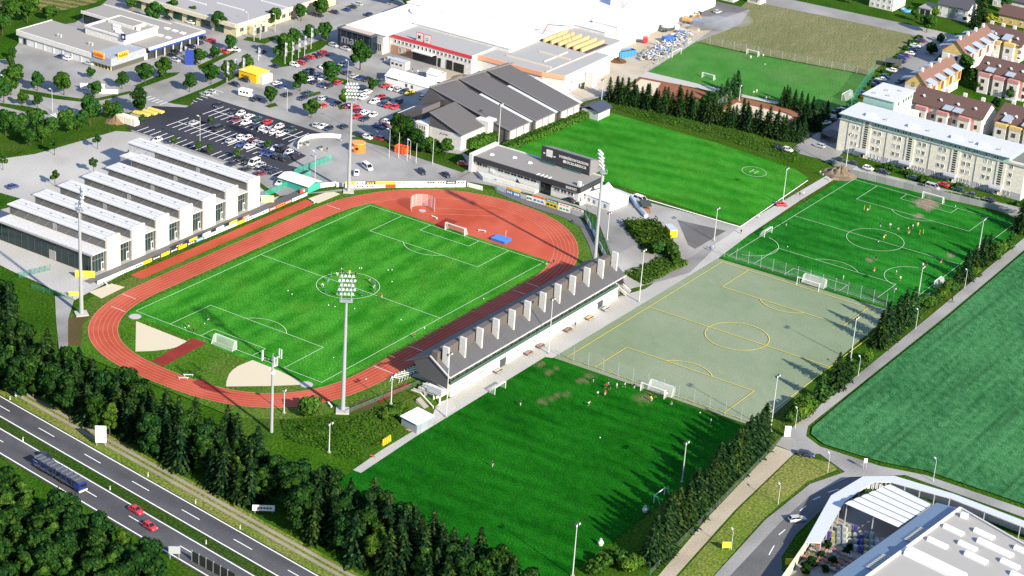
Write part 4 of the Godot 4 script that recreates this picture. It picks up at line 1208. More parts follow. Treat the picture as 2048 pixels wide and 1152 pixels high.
func shed_roof(parent: Node3D, x0: float, x1: float, z0: float, z1: float, yw: float, ye: float, m: Material, side: Material, yb := 0.0) -> void:      # mono-pitch: high at x0, low at x1
	var s := Shape.new()
	s.quad(Vector3(x1, ye, z1), Vector3(x1, ye, z0), Vector3(x0, yw, z0), Vector3(x0, yw, z1))
	part("roof_slope", s, m, parent)
	var w := Shape.new()
	for z in [z0 + 0.3, z1 - 0.3]:
		w.tri(Vector3(x0 + 0.1, yb, z), Vector3(x1 - 0.3, yb, z), Vector3(x0 + 0.1, yw - 0.05, z))
		w.tri(Vector3(x1 - 0.3, yb, z), Vector3(x1 - 0.3, maxf(ye - 0.05, yb + 0.01), z), Vector3(x0 + 0.1, yw - 0.05, z))
	w.quad(Vector3(x0 + 0.1, 0, z0 + 0.3), Vector3(x0 + 0.1, 0, z1 - 0.3), Vector3(x0 + 0.1, yw - 0.05, z1 - 0.3), Vector3(x0 + 0.1, yw - 0.05, z0 + 0.3))
	part("cladding", w, side, parent)
	part("verge", Shape.new().beam(Vector3(x1, ye, z1), Vector3(x0, yw, z1), 0.3, 0.3), mat("slate_edge", Color(0.16, 0.16, 0.17), 0.6), parent)
	part("eave", bx(x1 - 0.2, ye - 0.35, z0, x1 + 0.15, ye + 0.03, z1), mat("slate_edge", Color.WHITE), parent)

func build_sports_hall() -> void:
	var o := thing("sports_hall", "dark-roofed sports hall with stepped slate slopes and white walls", "sports hall")
	landmarks.append(["the dark-roofed sports hall", Vector3(-55, 0, -130)])
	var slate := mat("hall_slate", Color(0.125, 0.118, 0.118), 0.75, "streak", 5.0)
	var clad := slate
	var w := plaster("white_wall", Color.WHITE)
	# front wing
	var f := part("front_wing_wall", bx(-60.2, -0.2, -126.0, -40.6, 5.6, -113.0), w, o)
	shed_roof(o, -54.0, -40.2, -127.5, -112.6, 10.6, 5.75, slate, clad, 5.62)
	part("west_wing_wall", bx(-70.0, -0.2, -126.0, -58.0, 5.4, -116.0), w, o)
	# west wing roof: low at the west, high wall to the east
	var s := Shape.new()
	s.quad(Vector3(-59.5, 9.6, -115.6), Vector3(-59.5, 9.6, -172.0), Vector3(-70.5, 5.0, -172.0), Vector3(-70.5, 5.0, -115.6))
	s.tri(Vector3(-70.5, 5.0, -115.6), Vector3(-59.5, 5.0, -115.6), Vector3(-59.5, 9.6, -115.6))
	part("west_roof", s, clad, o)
	part("west_wall", bx(-70.0, -0.2, -172.0, -59.6, 5.0, -126.0), w, o)
	part("parapet_screen", bx(-59.5, 5.4, -126.0, -59.1, 9.7, -115.6), mat("screen_brown", Color(0.11, 0.10, 0.10), 0.8), o)
	part("stair_bay", bx(-59.0, -0.2, -115.4, -54.4, 5.9, -112.0), w, o)
	for r in 3:
		for c in 4:
			win(o, Vector3(-58.2 + c * 0.98, [4.6, 3.2, 1.4][r], -112.0), 0.55, [1.3, 0.7, 1.2][r], 0, null, null, "window", 0)
	for q in [[-48.0, 4.0], [-64.5, 3.2]]:
		for k in 3:
			part("facade_emblem", Shape.new().beam(Vector3(q[0] - 1.4 + k * 1.2, q[1] - 0.3 + 0.3 * k, -112.95 if q[0] > -55 else -115.95), Vector3(q[0] - 0.6 + k * 1.2, q[1] + 0.5 - 0.2 * k, -112.95 if q[0] > -55 else -115.95), 0.15, 0.25), mat("emblem_brown", Color(0.16, 0.09, 0.07), 0.8), o)
	for k in 2:
		win(o, Vector3(-40.6, 2.6 + k * 2.0, -121.0 - k * 2.2), 0.7, 1.4, 1)
	part("link_block", bx(-44.0, -0.2, -131.0, -38.6, 7.4, -126.0), w, o)
	# three large slopes stepping back, with pale roof lights between
	for k in 3:
		var z1 := -129.0 - k * 14.6
		var z0 := z1 - 12.4
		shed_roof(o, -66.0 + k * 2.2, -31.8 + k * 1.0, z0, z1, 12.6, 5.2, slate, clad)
		var g := Shape.new()
		g.quad(Vector3(-31.6 + k, 4.9, z0), Vector3(-31.6 + k, 4.9, z0 - 2.2), Vector3(-54.0 + k * 2, 9.6, z0 - 2.2), Vector3(-54.0 + k * 2, 9.6, z0))
		part("roof_light", g, mat("roof_light", Color(0.50, 0.54, 0.56), 0.4), o)
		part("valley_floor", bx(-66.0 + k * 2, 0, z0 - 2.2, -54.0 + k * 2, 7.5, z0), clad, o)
		for j in 3:
			part("wall_bay", bx(-32.4 + k, -0.2, z1 - 1.0 - j * 4.1 - 3.4, -31.9 + k, 4.8, z1 - 1.0 - j * 4.1), plaster("pale_bay", Color(0.66, 0.64, 0.58)), o)
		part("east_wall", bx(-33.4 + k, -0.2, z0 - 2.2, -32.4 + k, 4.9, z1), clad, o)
	part("ridge_cap", Shape.new().beam(Vector3(-66.0, 12.7, -129.0), Vector3(-60.0, 12.7, -172.0), 0.5, 0.4), mat("slate_edge", Color.WHITE), o)
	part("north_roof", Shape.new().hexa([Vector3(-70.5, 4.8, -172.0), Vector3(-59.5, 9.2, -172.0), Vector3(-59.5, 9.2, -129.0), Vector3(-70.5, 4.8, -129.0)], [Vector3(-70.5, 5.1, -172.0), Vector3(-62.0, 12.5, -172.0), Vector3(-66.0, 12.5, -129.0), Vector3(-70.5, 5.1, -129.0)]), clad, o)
	var t := thing("annex_shed", "small shed with blue-black roof at the end of the sports hall", "shed", Vector3(-26, 0, -176))
	part("wall", bx(-3.5, -0.2, -4, 3.5, 3.2, 4), plaster("pale_wall", Color.WHITE), t)
	for r in gable_roof(-3.6, 3.6, -4.2, 4.2, 3.2, 4.6, false):
		part("roof_slope", r, mat("blue_black_roof", Color(0.045, 0.055, 0.085), 0.6), t)

func build_market() -> void:
	var o := thing("supermarket", "huge white-roofed supermarket with red fascia, partly under construction", "supermarket")
	landmarks.append(["the red-banded supermarket", Vector3(-100, 0, -180)])
	var wr := mat("white_roof", Color(0.86, 0.86, 0.86), 0.7, "plaster", 21.0)
	var w := plaster("white_wall", Color.WHITE)
	var greyr := mat("grey_roof", Color(0.42, 0.42, 0.41), 0.9, "asphalt", 7.0)
	var red := mat("red_fascia", Color(0.62, 0.035, 0.045), 0.5)
	var peach := mat("peach_fascia", Color(0.75, 0.36, 0.20), 0.7)
	# corner block with dark glass
	part("corner_wall", bx(-141.0, -0.2, -216, -122.6, 7.6, -176.6), plaster("silver_panel", Color(0.50, 0.51, 0.50)), o)
	part("corner_roof", bx(-140.5, 7.6, -217, -121.0, 7.9, -176.4), wr, o)
	var gl := part("dark_glass_front", bx(-141.2, 0.1, -176.4, -125.2, 7.2, -172.6), glass("maxi_glass", Color(0.012, 0.022, 0.035)), o)
	part("glass_cap", bx(-141.4, 7.2, -177.0, -124.8, 7.7, -172.2), mat("dark_cap", Color(0.07, 0.07, 0.08), 0.5), gl)
	part("deck", bx(-140.0, 7.7, -176.6, -126.0, 7.78, -173.0), mat("deck_brown", Color(0.45, 0.38, 0.32), 0.8), gl)
	for i in 6:
		part("mullion", bx(-140.0 + i * 2.8, 0.1, -172.62, -139.9 + i * 2.8, 7.2, -172.55), mat("steel_dark", Color(0.10, 0.11, 0.13), 0.4), gl)
	sign_text(o, "maxi", Vector3(-134.5, 3.6, -172.5), 0, 3.2, mat("steel_letters", Color(0.22, 0.22, 0.25), 0.4))
	win(o, Vector3(-124.4, 2.6, -176.6), 2.4, 3.0, 0, null, null, "window", 2)
	# front block with red band and a row of windows
	part("front_wall", bx(-122.4, -0.2, -195.5, -84.0, 6.6, -180.6), w, o)
	part("front_roof", bx(-122.2, 7.2, -195.6, -84.2, 7.4, -180.9), greyr, o)
	part("red_band", bx(-122.6, 6.6, -180.7, -83.9, 7.7, -180.3), red, o)
	part("side_band", bx(-84.2, 6.6, -195.5, -83.8, 7.7, -180.7), w, o)
	for i in 20:
		win(o, Vector3(-119.6 + i * 1.83, 5.3, -180.6), 0.85, 1.1, 0, w, glass(), "window", 0)
	part("brick_panel", bx(-121.4, 0.2, -180.6, -111.4, 3.6, -180.45), mat("brick_panel", Color(0.46, 0.24, 0.14), 0.9, "asphalt", 2.0), o)
	for i in 2:
		win(o, Vector3(-117.2 + i * 1.9, 2.2, -180.45), 1.2, 2.0, 0)
	var ent := part("entrance_glass", bx(-111.0, 0.1, -180.6, -100.0, 3.9, -180.3), glass("entrance_dark", Color(0.015, 0.018, 0.022)), o)
	part("entrance_canopy", bx(-110.5, 3.9, -180.6, -101.0, 4.3, -178.4), w, ent)
	part("entrance_sign", bx(-108.6, 3.2, -180.3, -102.0, 4.2, -180.1), red, ent)
	part("sign_plate", bx(-107.0, 3.4, -180.1, -103.4, 4.0, -180.0), w, ent)
	for q in [[-98.6, 1.2, 3.4], [-94.0, 2.6, 3.6], [-89.6, 4.6, 3.4]]:
		part("loading_door", bx(q[0] - q[1] / 2, 0, -180.6, q[0] + q[1] / 2, q[2], -180.4), glass("recess_dark", Color.WHITE), o)
	for k in 2:
		var x := -110.5 + k * 3.7
		var b := part("roof_sign", bx(x, 7.4, -181.6, x + 3.2, 10.9, -181.3), red, o)
		part("sign_face", bx(x + 0.2, 7.6, -181.3, x + 3.0, 10.7, -181.2), w, b)
		if k == 0:
			for a in 2:
				part("cross_stroke", Shape.new().beam(Vector3(x + 1.0, 8.6 + a * 1.2, -181.18), Vector3(x + 2.2, 9.8 - a * 1.2, -181.18), 0.1, 0.42), mat("sign_black", Color(0.02, 0.02, 0.02), 0.6), b)
		else:
			for a in 2:
				part("print_bar", bx(x + 0.8, 9.3 - a * 0.7, -181.2, x + 2.2, 9.55 - a * 0.7, -181.15), mat("sign_teal", Color(0.08, 0.25, 0.25), 0.6), b)
	# main halls
	part("main_wall", bx(-140.8, -0.2, -330.0, -77.6, 8.3, -216.2), w, o)
	part("main_wall", bx(-122.3, -0.2, -216.2, -77.6, 8.3, -195.8), w, o)
	part("main_wall", bx(-77.6, -0.2, -330.0, -62.6, 8.3, -240.2), w, o)
	part("main_roof", bx(-141.0, 8.4, -332.0, -77.4, 8.7, -216.0), wr, o)
	part("main_roof", bx(-122.4, 8.4, -216.0, -77.4, 8.7, -195.6), wr, o)
	part("main_roof", bx(-77.4, 8.4, -332.0, -62.2, 8.7, -240.0), wr, o)
	part("round_corner_roof", Shape.new().tube(Vector3(-129, 7.9, -212), Vector3(-129, 8.5, -212), 6.0, 6.0, 20), wr, o)
	part("storage_block", bx(-80.0, -0.2, -310.0, -66.0, 12.5, -272.0), w, o)
	part("east_block", bx(-72.5, -0.2, -272.0, -60.8, 9.6, -246.5), w, o)
	part("east_block_roof", bx(-72.6, 9.6, -272.2, -60.6, 9.8, -246.3), wr, o)
	for q in [[-92, -205], [-104, -225], [-96, -250], [-116, -232], [-82, -262], [-112, -268], [-75, -250]]:
		part("roof_hatch", bx(q[0], 8.7, q[1], q[0] + 2.6, 9.1, q[1] + 1.6), mat("hatch_pale", Color(0.6, 0.66, 0.7), 0.4), o)
	# unfinished wing to the right with open timber beams
	part("wing_wall", bx(-77.4, -0.2, -240.0, -55.0, 6.8, -196.0), w, o)
	part("wing_front_wall", bx(-84.0, -0.2, -195.8, -55.0, 6.8, -184.5), w, o)
	part("wing_roof", bx(-77.2, 6.9, -240.0, -54.8, 7.0, -195.6), greyr, o)
	part("wing_roof", bx(-83.9, 6.9, -195.5, -54.8, 7.0, -184.4), greyr, o)
	part("wing_corner", Shape.new().hexa([Vector3(-54.9, -0.2, -221), Vector3(-48.0, -0.2, -221), Vector3(-46.8, -0.2, -187.0), Vector3(-54.9, -0.2, -184.5)], [Vector3(-54.9, 7.0, -221), Vector3(-48.0, 7.0, -221), Vector3(-46.8, 7.0, -187.0), Vector3(-54.9, 7.0, -184.5)]), w, o)
	part("corner_roof_sheet", Shape.new().hexa([Vector3(-54.7, 7.0, -220.6), Vector3(-48.4, 7.0, -220.6), Vector3(-47.2, 7.0, -187.4), Vector3(-54.7, 7.0, -185.0)], [Vector3(-54.7, 7.1, -220.6), Vector3(-48.4, 7.1, -220.6), Vector3(-47.2, 7.1, -187.4), Vector3(-54.7, 7.1, -185.0)]), greyr, o)
	part("wing_band", bx(-83.8, 5.8, -184.5, -54.9, 7.4, -184.1), peach, o)
	part("wing_band", Shape.new().beam(Vector3(-54.9, 6.6, -184.4), Vector3(-46.7, 6.6, -186.9), 0.4, 1.6), peach, o)
	var bayd := mat("bay_shade_paint", Color(0.06, 0.055, 0.05), 0.9)
	for i in 7:
		part("timber_beam", bx(-79.0 + i * 3.4, 7.05, -232.0, -78.2 + i * 3.4, 8.5, -216.0), mat("glulam", Color(0.72, 0.52, 0.26), 0.8, "streak", 2.0), o)
		part("painted_bay_shade", bx(-78.0 + i * 3.4, 7.02, -231.6, -76.2 + i * 3.4, 7.08, -216.4), bayd, o)  # dark sheet on the closed roof, painting the shade between the beams
	for q in [[-70, -205, 14, 0.4], [-62, -212, 0.4, 16], [-76, -192, 20, 0.4], [-54.6, -220, 0.4, 34]]:
		part("roof_upstand", bx(q[0], 7.0, q[1], q[0] + q[2], 7.45, q[1] + q[3]), mat("upstand_pale", Color(0.62, 0.52, 0.40), 0.8), o)
	for q in [[-48.0, 1.8], [-47.9, 4.2]]:
		pass
	for i in 3:
		win(o, Vector3(-47.0 - i * 0.25, 3.6, -192.0 - i * 7.0), 0.9, 1.2, 1)
	part("wing_door", bx(-45.7, 0, -198.8, -45.3, 2.4, -197.2), glass(), o)
	part("side_lift", bx(-47.0, -0.2, -205.0, -43.6, 5.4, -202.0), w, o)
	part("service_door", bx(-80.0, 0, -186.3, -78.4, 2.6, -186.2), glass(), o)
	# a concrete pump arm reaching over the timber beams
	var pump := thing("pump_arm", "orange folding concrete pump arm above the unfinished roof", "pump arm", Vector3(-72, 7, -221))
	part("boom", Shape.new().beam(Vector3(-7, 0, 2), Vector3(-5, 5.6, 0), 0.3, 0.3).beam(Vector3(-5, 5.6, 0), Vector3(3.4, 6.4, -2), 0.3, 0.3), mat("pump_orange", Color(0.60, 0.11, 0.05), 0.5), pump)
	part("boom_tip", Shape.new().beam(Vector3(3.4, 6.4, -2), Vector3(6.6, 1.0, 0), 0.22, 0.22), mat("pump_orange", Color.WHITE), pump)

func build_shops() -> void:
	var o := thing("fashion_store", "flat grey-roofed store with orange roof signs beside the shopping road", "store")
	landmarks.append(["the store with orange signs", Vector3(-195, 0, -100)])
	var w := plaster("white_wall", Color.WHITE)
	var roofm := mat("store_gravel", Color(0.345, 0.33, 0.30), 0.95, "asphalt", 6.0)
	part("garage_wall", bx(-228.0, -0.2, -108.0, -190.0, 3.0, -90.6), w, o)
	part("front_roof", bx(-228.4, 4.6, -108.2, -180.4, 4.75, -90.2), roofm, o)
	part("fascia", bx(-228.6, 3.0, -90.4, -190.2, 4.9, -89.9), w, o)
	part("fascia", bx(-228.9, 3.0, -108.4, -228.4, 4.9, -90.4), w, o)
	for i in 7:
		part("garage_door", bx(-223.5 + i * 4.7, 0, -90.6, -219.4 + i * 4.7, 2.8, -90.4), mat("door_white", Color(0.62, 0.63, 0.63), 0.6), o)
		part("door_pier", bx(-219.4 + i * 4.7, 0, -90.6, -218.8 + i * 4.7, 3.0, -90.25), w, o)
	part("steel_door", bx(-225.4, 0, -90.6, -224.2, 2.2, -90.4), glass(), o)
	part("shop_corner", bx(-190.0, -0.2, -108.0, -180.8, 1.9, -91.2), mat("shop_glass", Color(0.09, 0.09, 0.07), 0.2), o)
	part("corner_fascia", bx(-190.2, 1.9, -108.0, -180.3, 4.9, -90.0), plaster("blue_grey_panel", Color(0.36, 0.39, 0.44)), o)
	for i in 6:
		part("shop_pillar", bx(-189.5 + i * 1.6, 0, -91.2, -189.2 + i * 1.6, 1.9, -90.9), mat("pillar_yellow", Color(0.6, 0.5, 0.16), 0.6), o)
	for q in [[-186.5, 0], [0, 1]]:
		var b: MeshInstance3D
		if q[1] == 0:
			b = part("roof_sign", bx(-188.6, 4.2, -89.9, -183.4, 6.4, -89.6), mat("sign_orange", Color(0.85, 0.46, 0.04), 0.5), o)
			sign_text(b, "takko", Vector3(-186.0, 5.2, -89.55), 0, 1.2, mat("sign_red", Color(0.55, 0.03, 0.02), 0.5))
		else:
			b = part("roof_sign", bx(-180.2, 4.2, -98.6, -179.9, 6.4, -93.4), mat("sign_orange", Color.WHITE), o)
			sign_text(b, "takko", Vector3(-179.85, 5.2, -96.0), 1, 1.2, mat("sign_red", Color.WHITE))
	part("annex_wall", bx(-184.0, -0.2, -113.0, -181.2, 4.4, -108.0), w, o)
	for k in 2:
		win(o, Vector3(-181.2, 2.8, -109.6 - k * 1.8), 0.9, 1.1, 1)
	# rear wing and showroom
	part("rear_wing_wall", bx(-228.5, -0.2, -136.0, -181.0, 4.4, -124.5), plaster("white_wall", Color.WHITE), o)
	part("rear_wing_roof", bx(-228.8, 4.6, -136.4, -194.0, 4.8, -124.2), roofm, o)
	part("rear_fascia", bx(-228.9, 4.0, -124.3, -207.0, 5.1, -123.9), w, o)
	part("rear_fascia", bx(-228.9, 4.0, -136.8, -194.0, 5.1, -136.4), w, o)
	part("rear_glass", bx(-228.0, 0.3, -124.5, -208.0, 3.9, -124.3), glass(), o)
	part("showroom_wall", bx(-194.0, -0.2, -137.0, -180.8, 4.0, -110.0), glass("showroom_glass", Color(0.04, 0.045, 0.05)), o)
	part("showroom_roof", bx(-194.0, 4.6, -138.8, -179.2, 4.8, -108.8), roofm, o)
	part("blue_fascia", bx(-179.4, 3.5, -138.8, -178.9, 4.2, -109.0), mat("brand_blue", Color(0.02, 0.07, 0.33), 0.5), o)
	part("white_fascia", bx(-179.5, 4.2, -139.2, -178.8, 5.1, -108.6), w, o)
	part("white_fascia", bx(-194.2, 4.2, -139.2, -179.5, 5.1, -138.8), w, o)
	for i in 6:
		part("column", bx(-179.6, 0, -136 + i * 4.6, -179.3, 3.5, -135.7 + i * 4.6), w, o)
		part("skylight", bx(-192 + (i % 3) * 4.0, 4.8, -132.0 + (i / 3) * 8.0, -190 + (i % 3) * 4.0, 5.15, -130.4 + (i / 3) * 8.0), mat("dome_white", Color(0.75, 0.76, 0.78), 0.4), o)
	part("roof_house_wall", bx(-208.0, 4.7, -123.4, -188.4, 7.4, -105.2), w, o)
	part("roof_house_roof", bx(-207.4, 7.45, -122.8, -189.0, 7.6, -105.8), roofm, o)
	parapet(o, -208.3, -188.1, -123.7, -104.9, 7.4, w, 0.7, 0.6)
	part("upper_block", bx(-206.0, 7.6, -122.0, -193.0, 8.6, -115.0), w, o)
	part("upper_roof", bx(-205.4, 8.62, -121.4, -193.6, 8.72, -115.6), roofm, o)
	for q in [[-201, -113], [-198, -110], [-195, -108], [-204, -118]]:
		part("skylight_tube", Shape.new().tube(Vector3(q[0], 7.9, q[1]), Vector3(q[0] + 3.2, 7.9, q[1]), 0.6, 0.6, 10), mat("dome_white", Color.WHITE), o)
	part("roof_tank", Shape.new().tube(Vector3(-191.5, 7.5, -116), Vector3(-191.5, 8.9, -116), 0.9, 0.9, 14), w, o)
	var bs := part("roof_badge", bx(-189.2, 7.0, -104.8, -187.0, 9.4, -104.5), mat("badge_navy", Color(0.03, 0.03, 0.16), 0.5), o)
	part("badge_print", Shape.new().tube(Vector3(-188.1, 8.1, -104.5), Vector3(-188.1, 8.1, -104.42), 0.55, 0.55, 12), w, bs)
	for q in [[-213, -96], [-198, -97]]:
		for k in 2:
			part("roof_vent", bx(q[0] + k * 1.4, 4.75, q[1], q[0] + 0.7 + k * 1.4, 5.9, q[1] + 0.6), mat("duct_zinc", Color(0.42, 0.43, 0.43), 0.5), o)
	# yellow supermarket further back
	var m := thing("discount_market", "wide grey-roofed discount market with cream walls and green glass bays", "store")
	landmarks.append(["the cream discount market", Vector3(-190, 0, -165)])
	var cream := plaster("cream_yellow", Color(0.70, 0.63, 0.38))
	var A := G(418, 42)
	var B := G(478, 56)
	var C := G(600, 20)
	part("wall", bx(-232, -0.2, -215, -176.0, 4.6, -154.0), cream, m)
	part("roof", bx(-232.5, 4.6, -216, -175.4, 4.9, -153.4), mat("patch_roof", Color(0.40, 0.39, 0.39), 0.9, "asphalt", 10.0), m)
	part("fascia", bx(-175.8, 3.6, -216, -175.2, 5.2, -153.4), plaster("cream_fascia", Color(0.76, 0.70, 0.52)), m)
	part("fascia", bx(-232.6, 3.6, -153.6, -175.8, 5.2, -153.0), plaster("cream_fascia", Color.WHITE), m)
	for i in 7:
		part("green_glass_bay", bx(-230 + i * 7.2, 0.1, -154.0, -225.6 + i * 7.2, 3.4, -153.8), mat("green_glass", Color(0.015, 0.06, 0.04), 0.2), m)
	for i in 9:
		win(m, Vector3(-176.0, 2.2, -157 - i * 4.2), 2.2, 1.6, 1, null, null, "window", 1)
	part("entrance_porch", bx(-176.0, 0, -168, -172.5, 3.4, -160), cream, m)
	part("porch_opening", bx(-172.5, 0.1, -166.5, -172.4, 2.6, -161.5), glass(), m)
	for q in [[-200, -170], [-190, -185], [-215, -165], [-205, -195]]:
		part("roof_ridge", bx(q[0], 4.9, q[1], q[0] + 14, 5.2, q[1] + 0.6), mat("ridge_white", Color(0.6, 0.6, 0.6), 0.7), m)
	var k := thing("snack_kiosk", "bright yellow box kiosk beside the old car park", "kiosk", Q(507, 158))
	landmarks.append(["the yellow kiosk", Q(507, 158)])
	part("body", bx(-4.2, 0, -3.6, 4.2, 3.2, 3.2), mat("kiosk_yellow", Color(0.85, 0.52, 0.01), 0.5), k)
	part("roof", bx(-4.4, 3.2, -3.8, 4.4, 3.4, 3.4), mat("kiosk_roof", Color(0.88, 0.60, 0.05), 0.6), k)
	part("lettering_bar", bx(-3.0, 1.4, 3.2, 0.6, 1.9, 3.26), mat("kiosk_print", Color(0.20, 0.12, 0.02), 0.6), k)
	part("door", bx(4.2, 0, -1.0, 4.26, 2.4, 0.4), glass(), k)
	part("side_cabin", bx(4.3, 0, -3.0, 6.4, 3.0, 2.4), w, k)

func build_apartments() -> void:
	var o := thing("apartment_block", "long cream apartment block with turquoise attic storey beside the pitch", "apartment block")
	landmarks.append(["the long apartment block", Vector3(88, 0, -209)])
	var cream := plaster("apt_cream", Color(0.80, 0.76, 0.65))
	var turq := plaster("apt_turquoise", Color(0.33, 0.55, 0.50))
	var zf := -208.5
	part("facade", bx(54.0, -1.3, -223.5, 122.6, 10.9, zf), cream, o)
	part("attic_storey", bx(54.4, 10.9, -223.0, 116.5, 12.7, zf + 0.1), turq, o)
	part("attic_cornice", bx(53.7, 10.75, -223.4, 122.9, 10.95, zf + 0.35), plaster("cornice_grey", Color(0.40, 0.45, 0.42)), o)
	part("roof", bx(53.6, 12.7, -224.0, 117.0, 12.95, zf + 0.8), mat("apt_roof", Color(0.62, 0.64, 0.68), 0.6, "plaster", 7.0), o)
	part("roof_edge", bx(53.6, 12.55, zf + 0.8, 117.0, 12.9, zf + 0.95), mat("edge_dark", Color(0.10, 0.16, 0.17), 0.6), o)
	part("terrace", bx(116.6, 10.95, -223.0, 122.4, 11.1, zf), mat("terrace_dark", Color(0.15, 0.15, 0.15), 0.9), o)
	part("terrace_wall", bx(116.6, 11.0, zf - 0.6, 122.6, 11.8, zf), cream, o)
	part("plinth", bx(65.5, -1.3, zf, 122.6, 1.3, zf + 0.12), plaster("plinth_grey", Color(0.42, 0.43, 0.45)), o)
	var sx := [64.45, 81.1, 97.8, 114.35]
	for i in 4:
		var x: float = sx[i]
		part("stair_shaft", bx(x - 1.6, -1.2, zf, x + 1.6, 10.7 if i > 0 else 12.3, zf + 0.2), cream, o)
		for r in (12 if i > 0 else 14):
			if r == 0:
				continue
			part("stair_window", bx(x - 0.75, 0.9 + r * 0.82, zf + 0.2, x + 0.55, 1.42 + r * 0.82, zf + 0.26), glass(), o)
		var dr := win(o, Vector3(x - 0.4, -0.05, zf + 0.2), 1.0, 2.1, 0, null, null, "entrance_door", 0)
		part("porch_roof", Shape.new().tube(Vector3(x - 2.6, 1.5, zf + 1.2), Vector3(x + 1.6, 1.5, zf + 1.2), 1.0, 1.0, 8), mat("porch_grey", Color(0.36, 0.38, 0.42), 0.5), o)
	for x in [57.6, 72.2, 88.6, 105.3]:
		part("downpipe", bx(x - 0.07, -1.2, zf + 0.02, x + 0.07, 10.8, zf + 0.16), mat("pipe_grey", Color(0.3, 0.3, 0.3), 0.6), o)
	var pairs := [[59.6, 61.0], [67.7, 69.4], [75.3, 77.0], [84.5, 86.2], [92.1, 93.7], [101.1, 102.9], [108.6, 110.4], [117.8]]
	for i in pairs.size():
		for x in pairs[i]:
			for r in 3:
				win(o, Vector3(x, 8.9 + 0.13 * i - r * 2.9, zf), 1.0 if i > 0 else 0.7, 1.3, 0)
		var c: float = pairs[i][0] + (0.8 if i < 7 else 0.0)
		for j in (4 if i > 0 and i < 7 else 2):
			win(o, Vector3(c - 2.0 + j * 1.35 if i > 0 and i < 7 else c - 0.7 + j * 1.35, 0.5, zf + 0.12), 0.45, 1.2, 0, null, null if i > 2 else mat("blind_white", Color(0.7, 0.7, 0.7), 0.6), "window", 0)
			part("cellar_window", bx(c - 2.0 + j * 1.35, -0.95, zf + 0.12, c - 1.5 + j * 1.35, -0.65, zf + 0.18), glass(), o)
	for x in [56.2, 58.0, 60.4, 61.6, 67.5, 68.6, 70.6, 71.7, 75.0, 76.1, 78.0, 79.0, 80.6, 82.2, 84.3, 85.3, 87.5, 88.6, 92.2, 95.6, 97.2, 98.8, 101.2, 102.2, 104.2, 105.2, 108.6, 109.6, 111.6, 112.6]:
		win(o, Vector3(x, 11.8, zf + 0.1), 0.5, 1.2, 0, null, null, "attic_window", 0)
	for q in [[62, -214], [78, -214], [94, -214], [104, -214]]:
		part("roof_hatch", bx(q[0], 12.95, q[1], q[0] + 3.0, 13.9, q[1] + 2.6), mat("hatch_glass", Color(0.62, 0.68, 0.72), 0.4), o)
		part("roof_vent", bx(q[0] + 7, 12.95, q[1] + 1.0, q[0] + 8.0, 13.6, q[1] + 1.8), mat("duct_zinc", Color(0.42, 0.43, 0.43), 0.5), o)
	# turquoise annex behind
	var a := thing("annex_block", "white-roofed annex with turquoise upper wall behind the apartment block", "building")
	part("wall", bx(54.0, -1.2, -243.0, 65.6, 12.2, -226.6), plaster("annex_cream", Color(0.74, 0.68, 0.56)), a)
	part("upper_wall", bx(53.9, 12.2, -243.1, 65.7, 15.2, -226.5), turq, a)
	part("roof", bx(53.4, 15.2, -243.6, 66.2, 15.45, -226.0), mat("annex_roof", Color(0.68, 0.69, 0.71), 0.6, "asphalt", 6.0), a)
	for i in 7:
		win(a, Vector3(65.7, 13.6, -228.5 - i * 2.1), 1.2, 1.4, 1, null, null, "window", 0)
	for q in [[58, -236], [61, -231], [56, -230], [62, -239]]:
		part("roof_vent", bx(q[0], 15.45, q[1], q[0] + 1.4, 15.9, q[1] + 1.0), mat("duct_zinc", Color.WHITE), a)
	part("link_block", bx(65.7, -1.2, -243.0, 69.0, 8.6, -228.0), plaster("annex_cream", Color.WHITE), a)

func house(called: String, label: String, x0: float, x1: float, z0: float, z1: float, yb: float, ye: float, yr: float, along_x: bool, wallm: Material, roofm: Material, gablem: Material = null) -> Node3D:
	var o := thing(called, label, "house", Vector3.ZERO, "houses of the estate")
	part("wall", gable_walls(x0, x1, z0, z1, yb - 0.3, ye, yr, along_x), wallm, o)
	if gablem:
		var s := Shape.new()
		var xm := (x0 + x1) / 2
		s.quad(Vector3(x0, ye - 0.6, z1 + 0.04), Vector3(x1, ye - 0.6, z1 + 0.04), Vector3(x1, ye, z1 + 0.04), Vector3(x0, ye, z1 + 0.04))
		s.tri(Vector3(x0, ye, z1 + 0.04), Vector3(x1, ye, z1 + 0.04), Vector3(xm, yr, z1 + 0.04))
		part("gable_panel", s, gablem, o)
	for r in gable_roof(x0, x1, z0, z1, ye, yr, along_x):
		part("roof_slope", r, roofm, o)
	return o

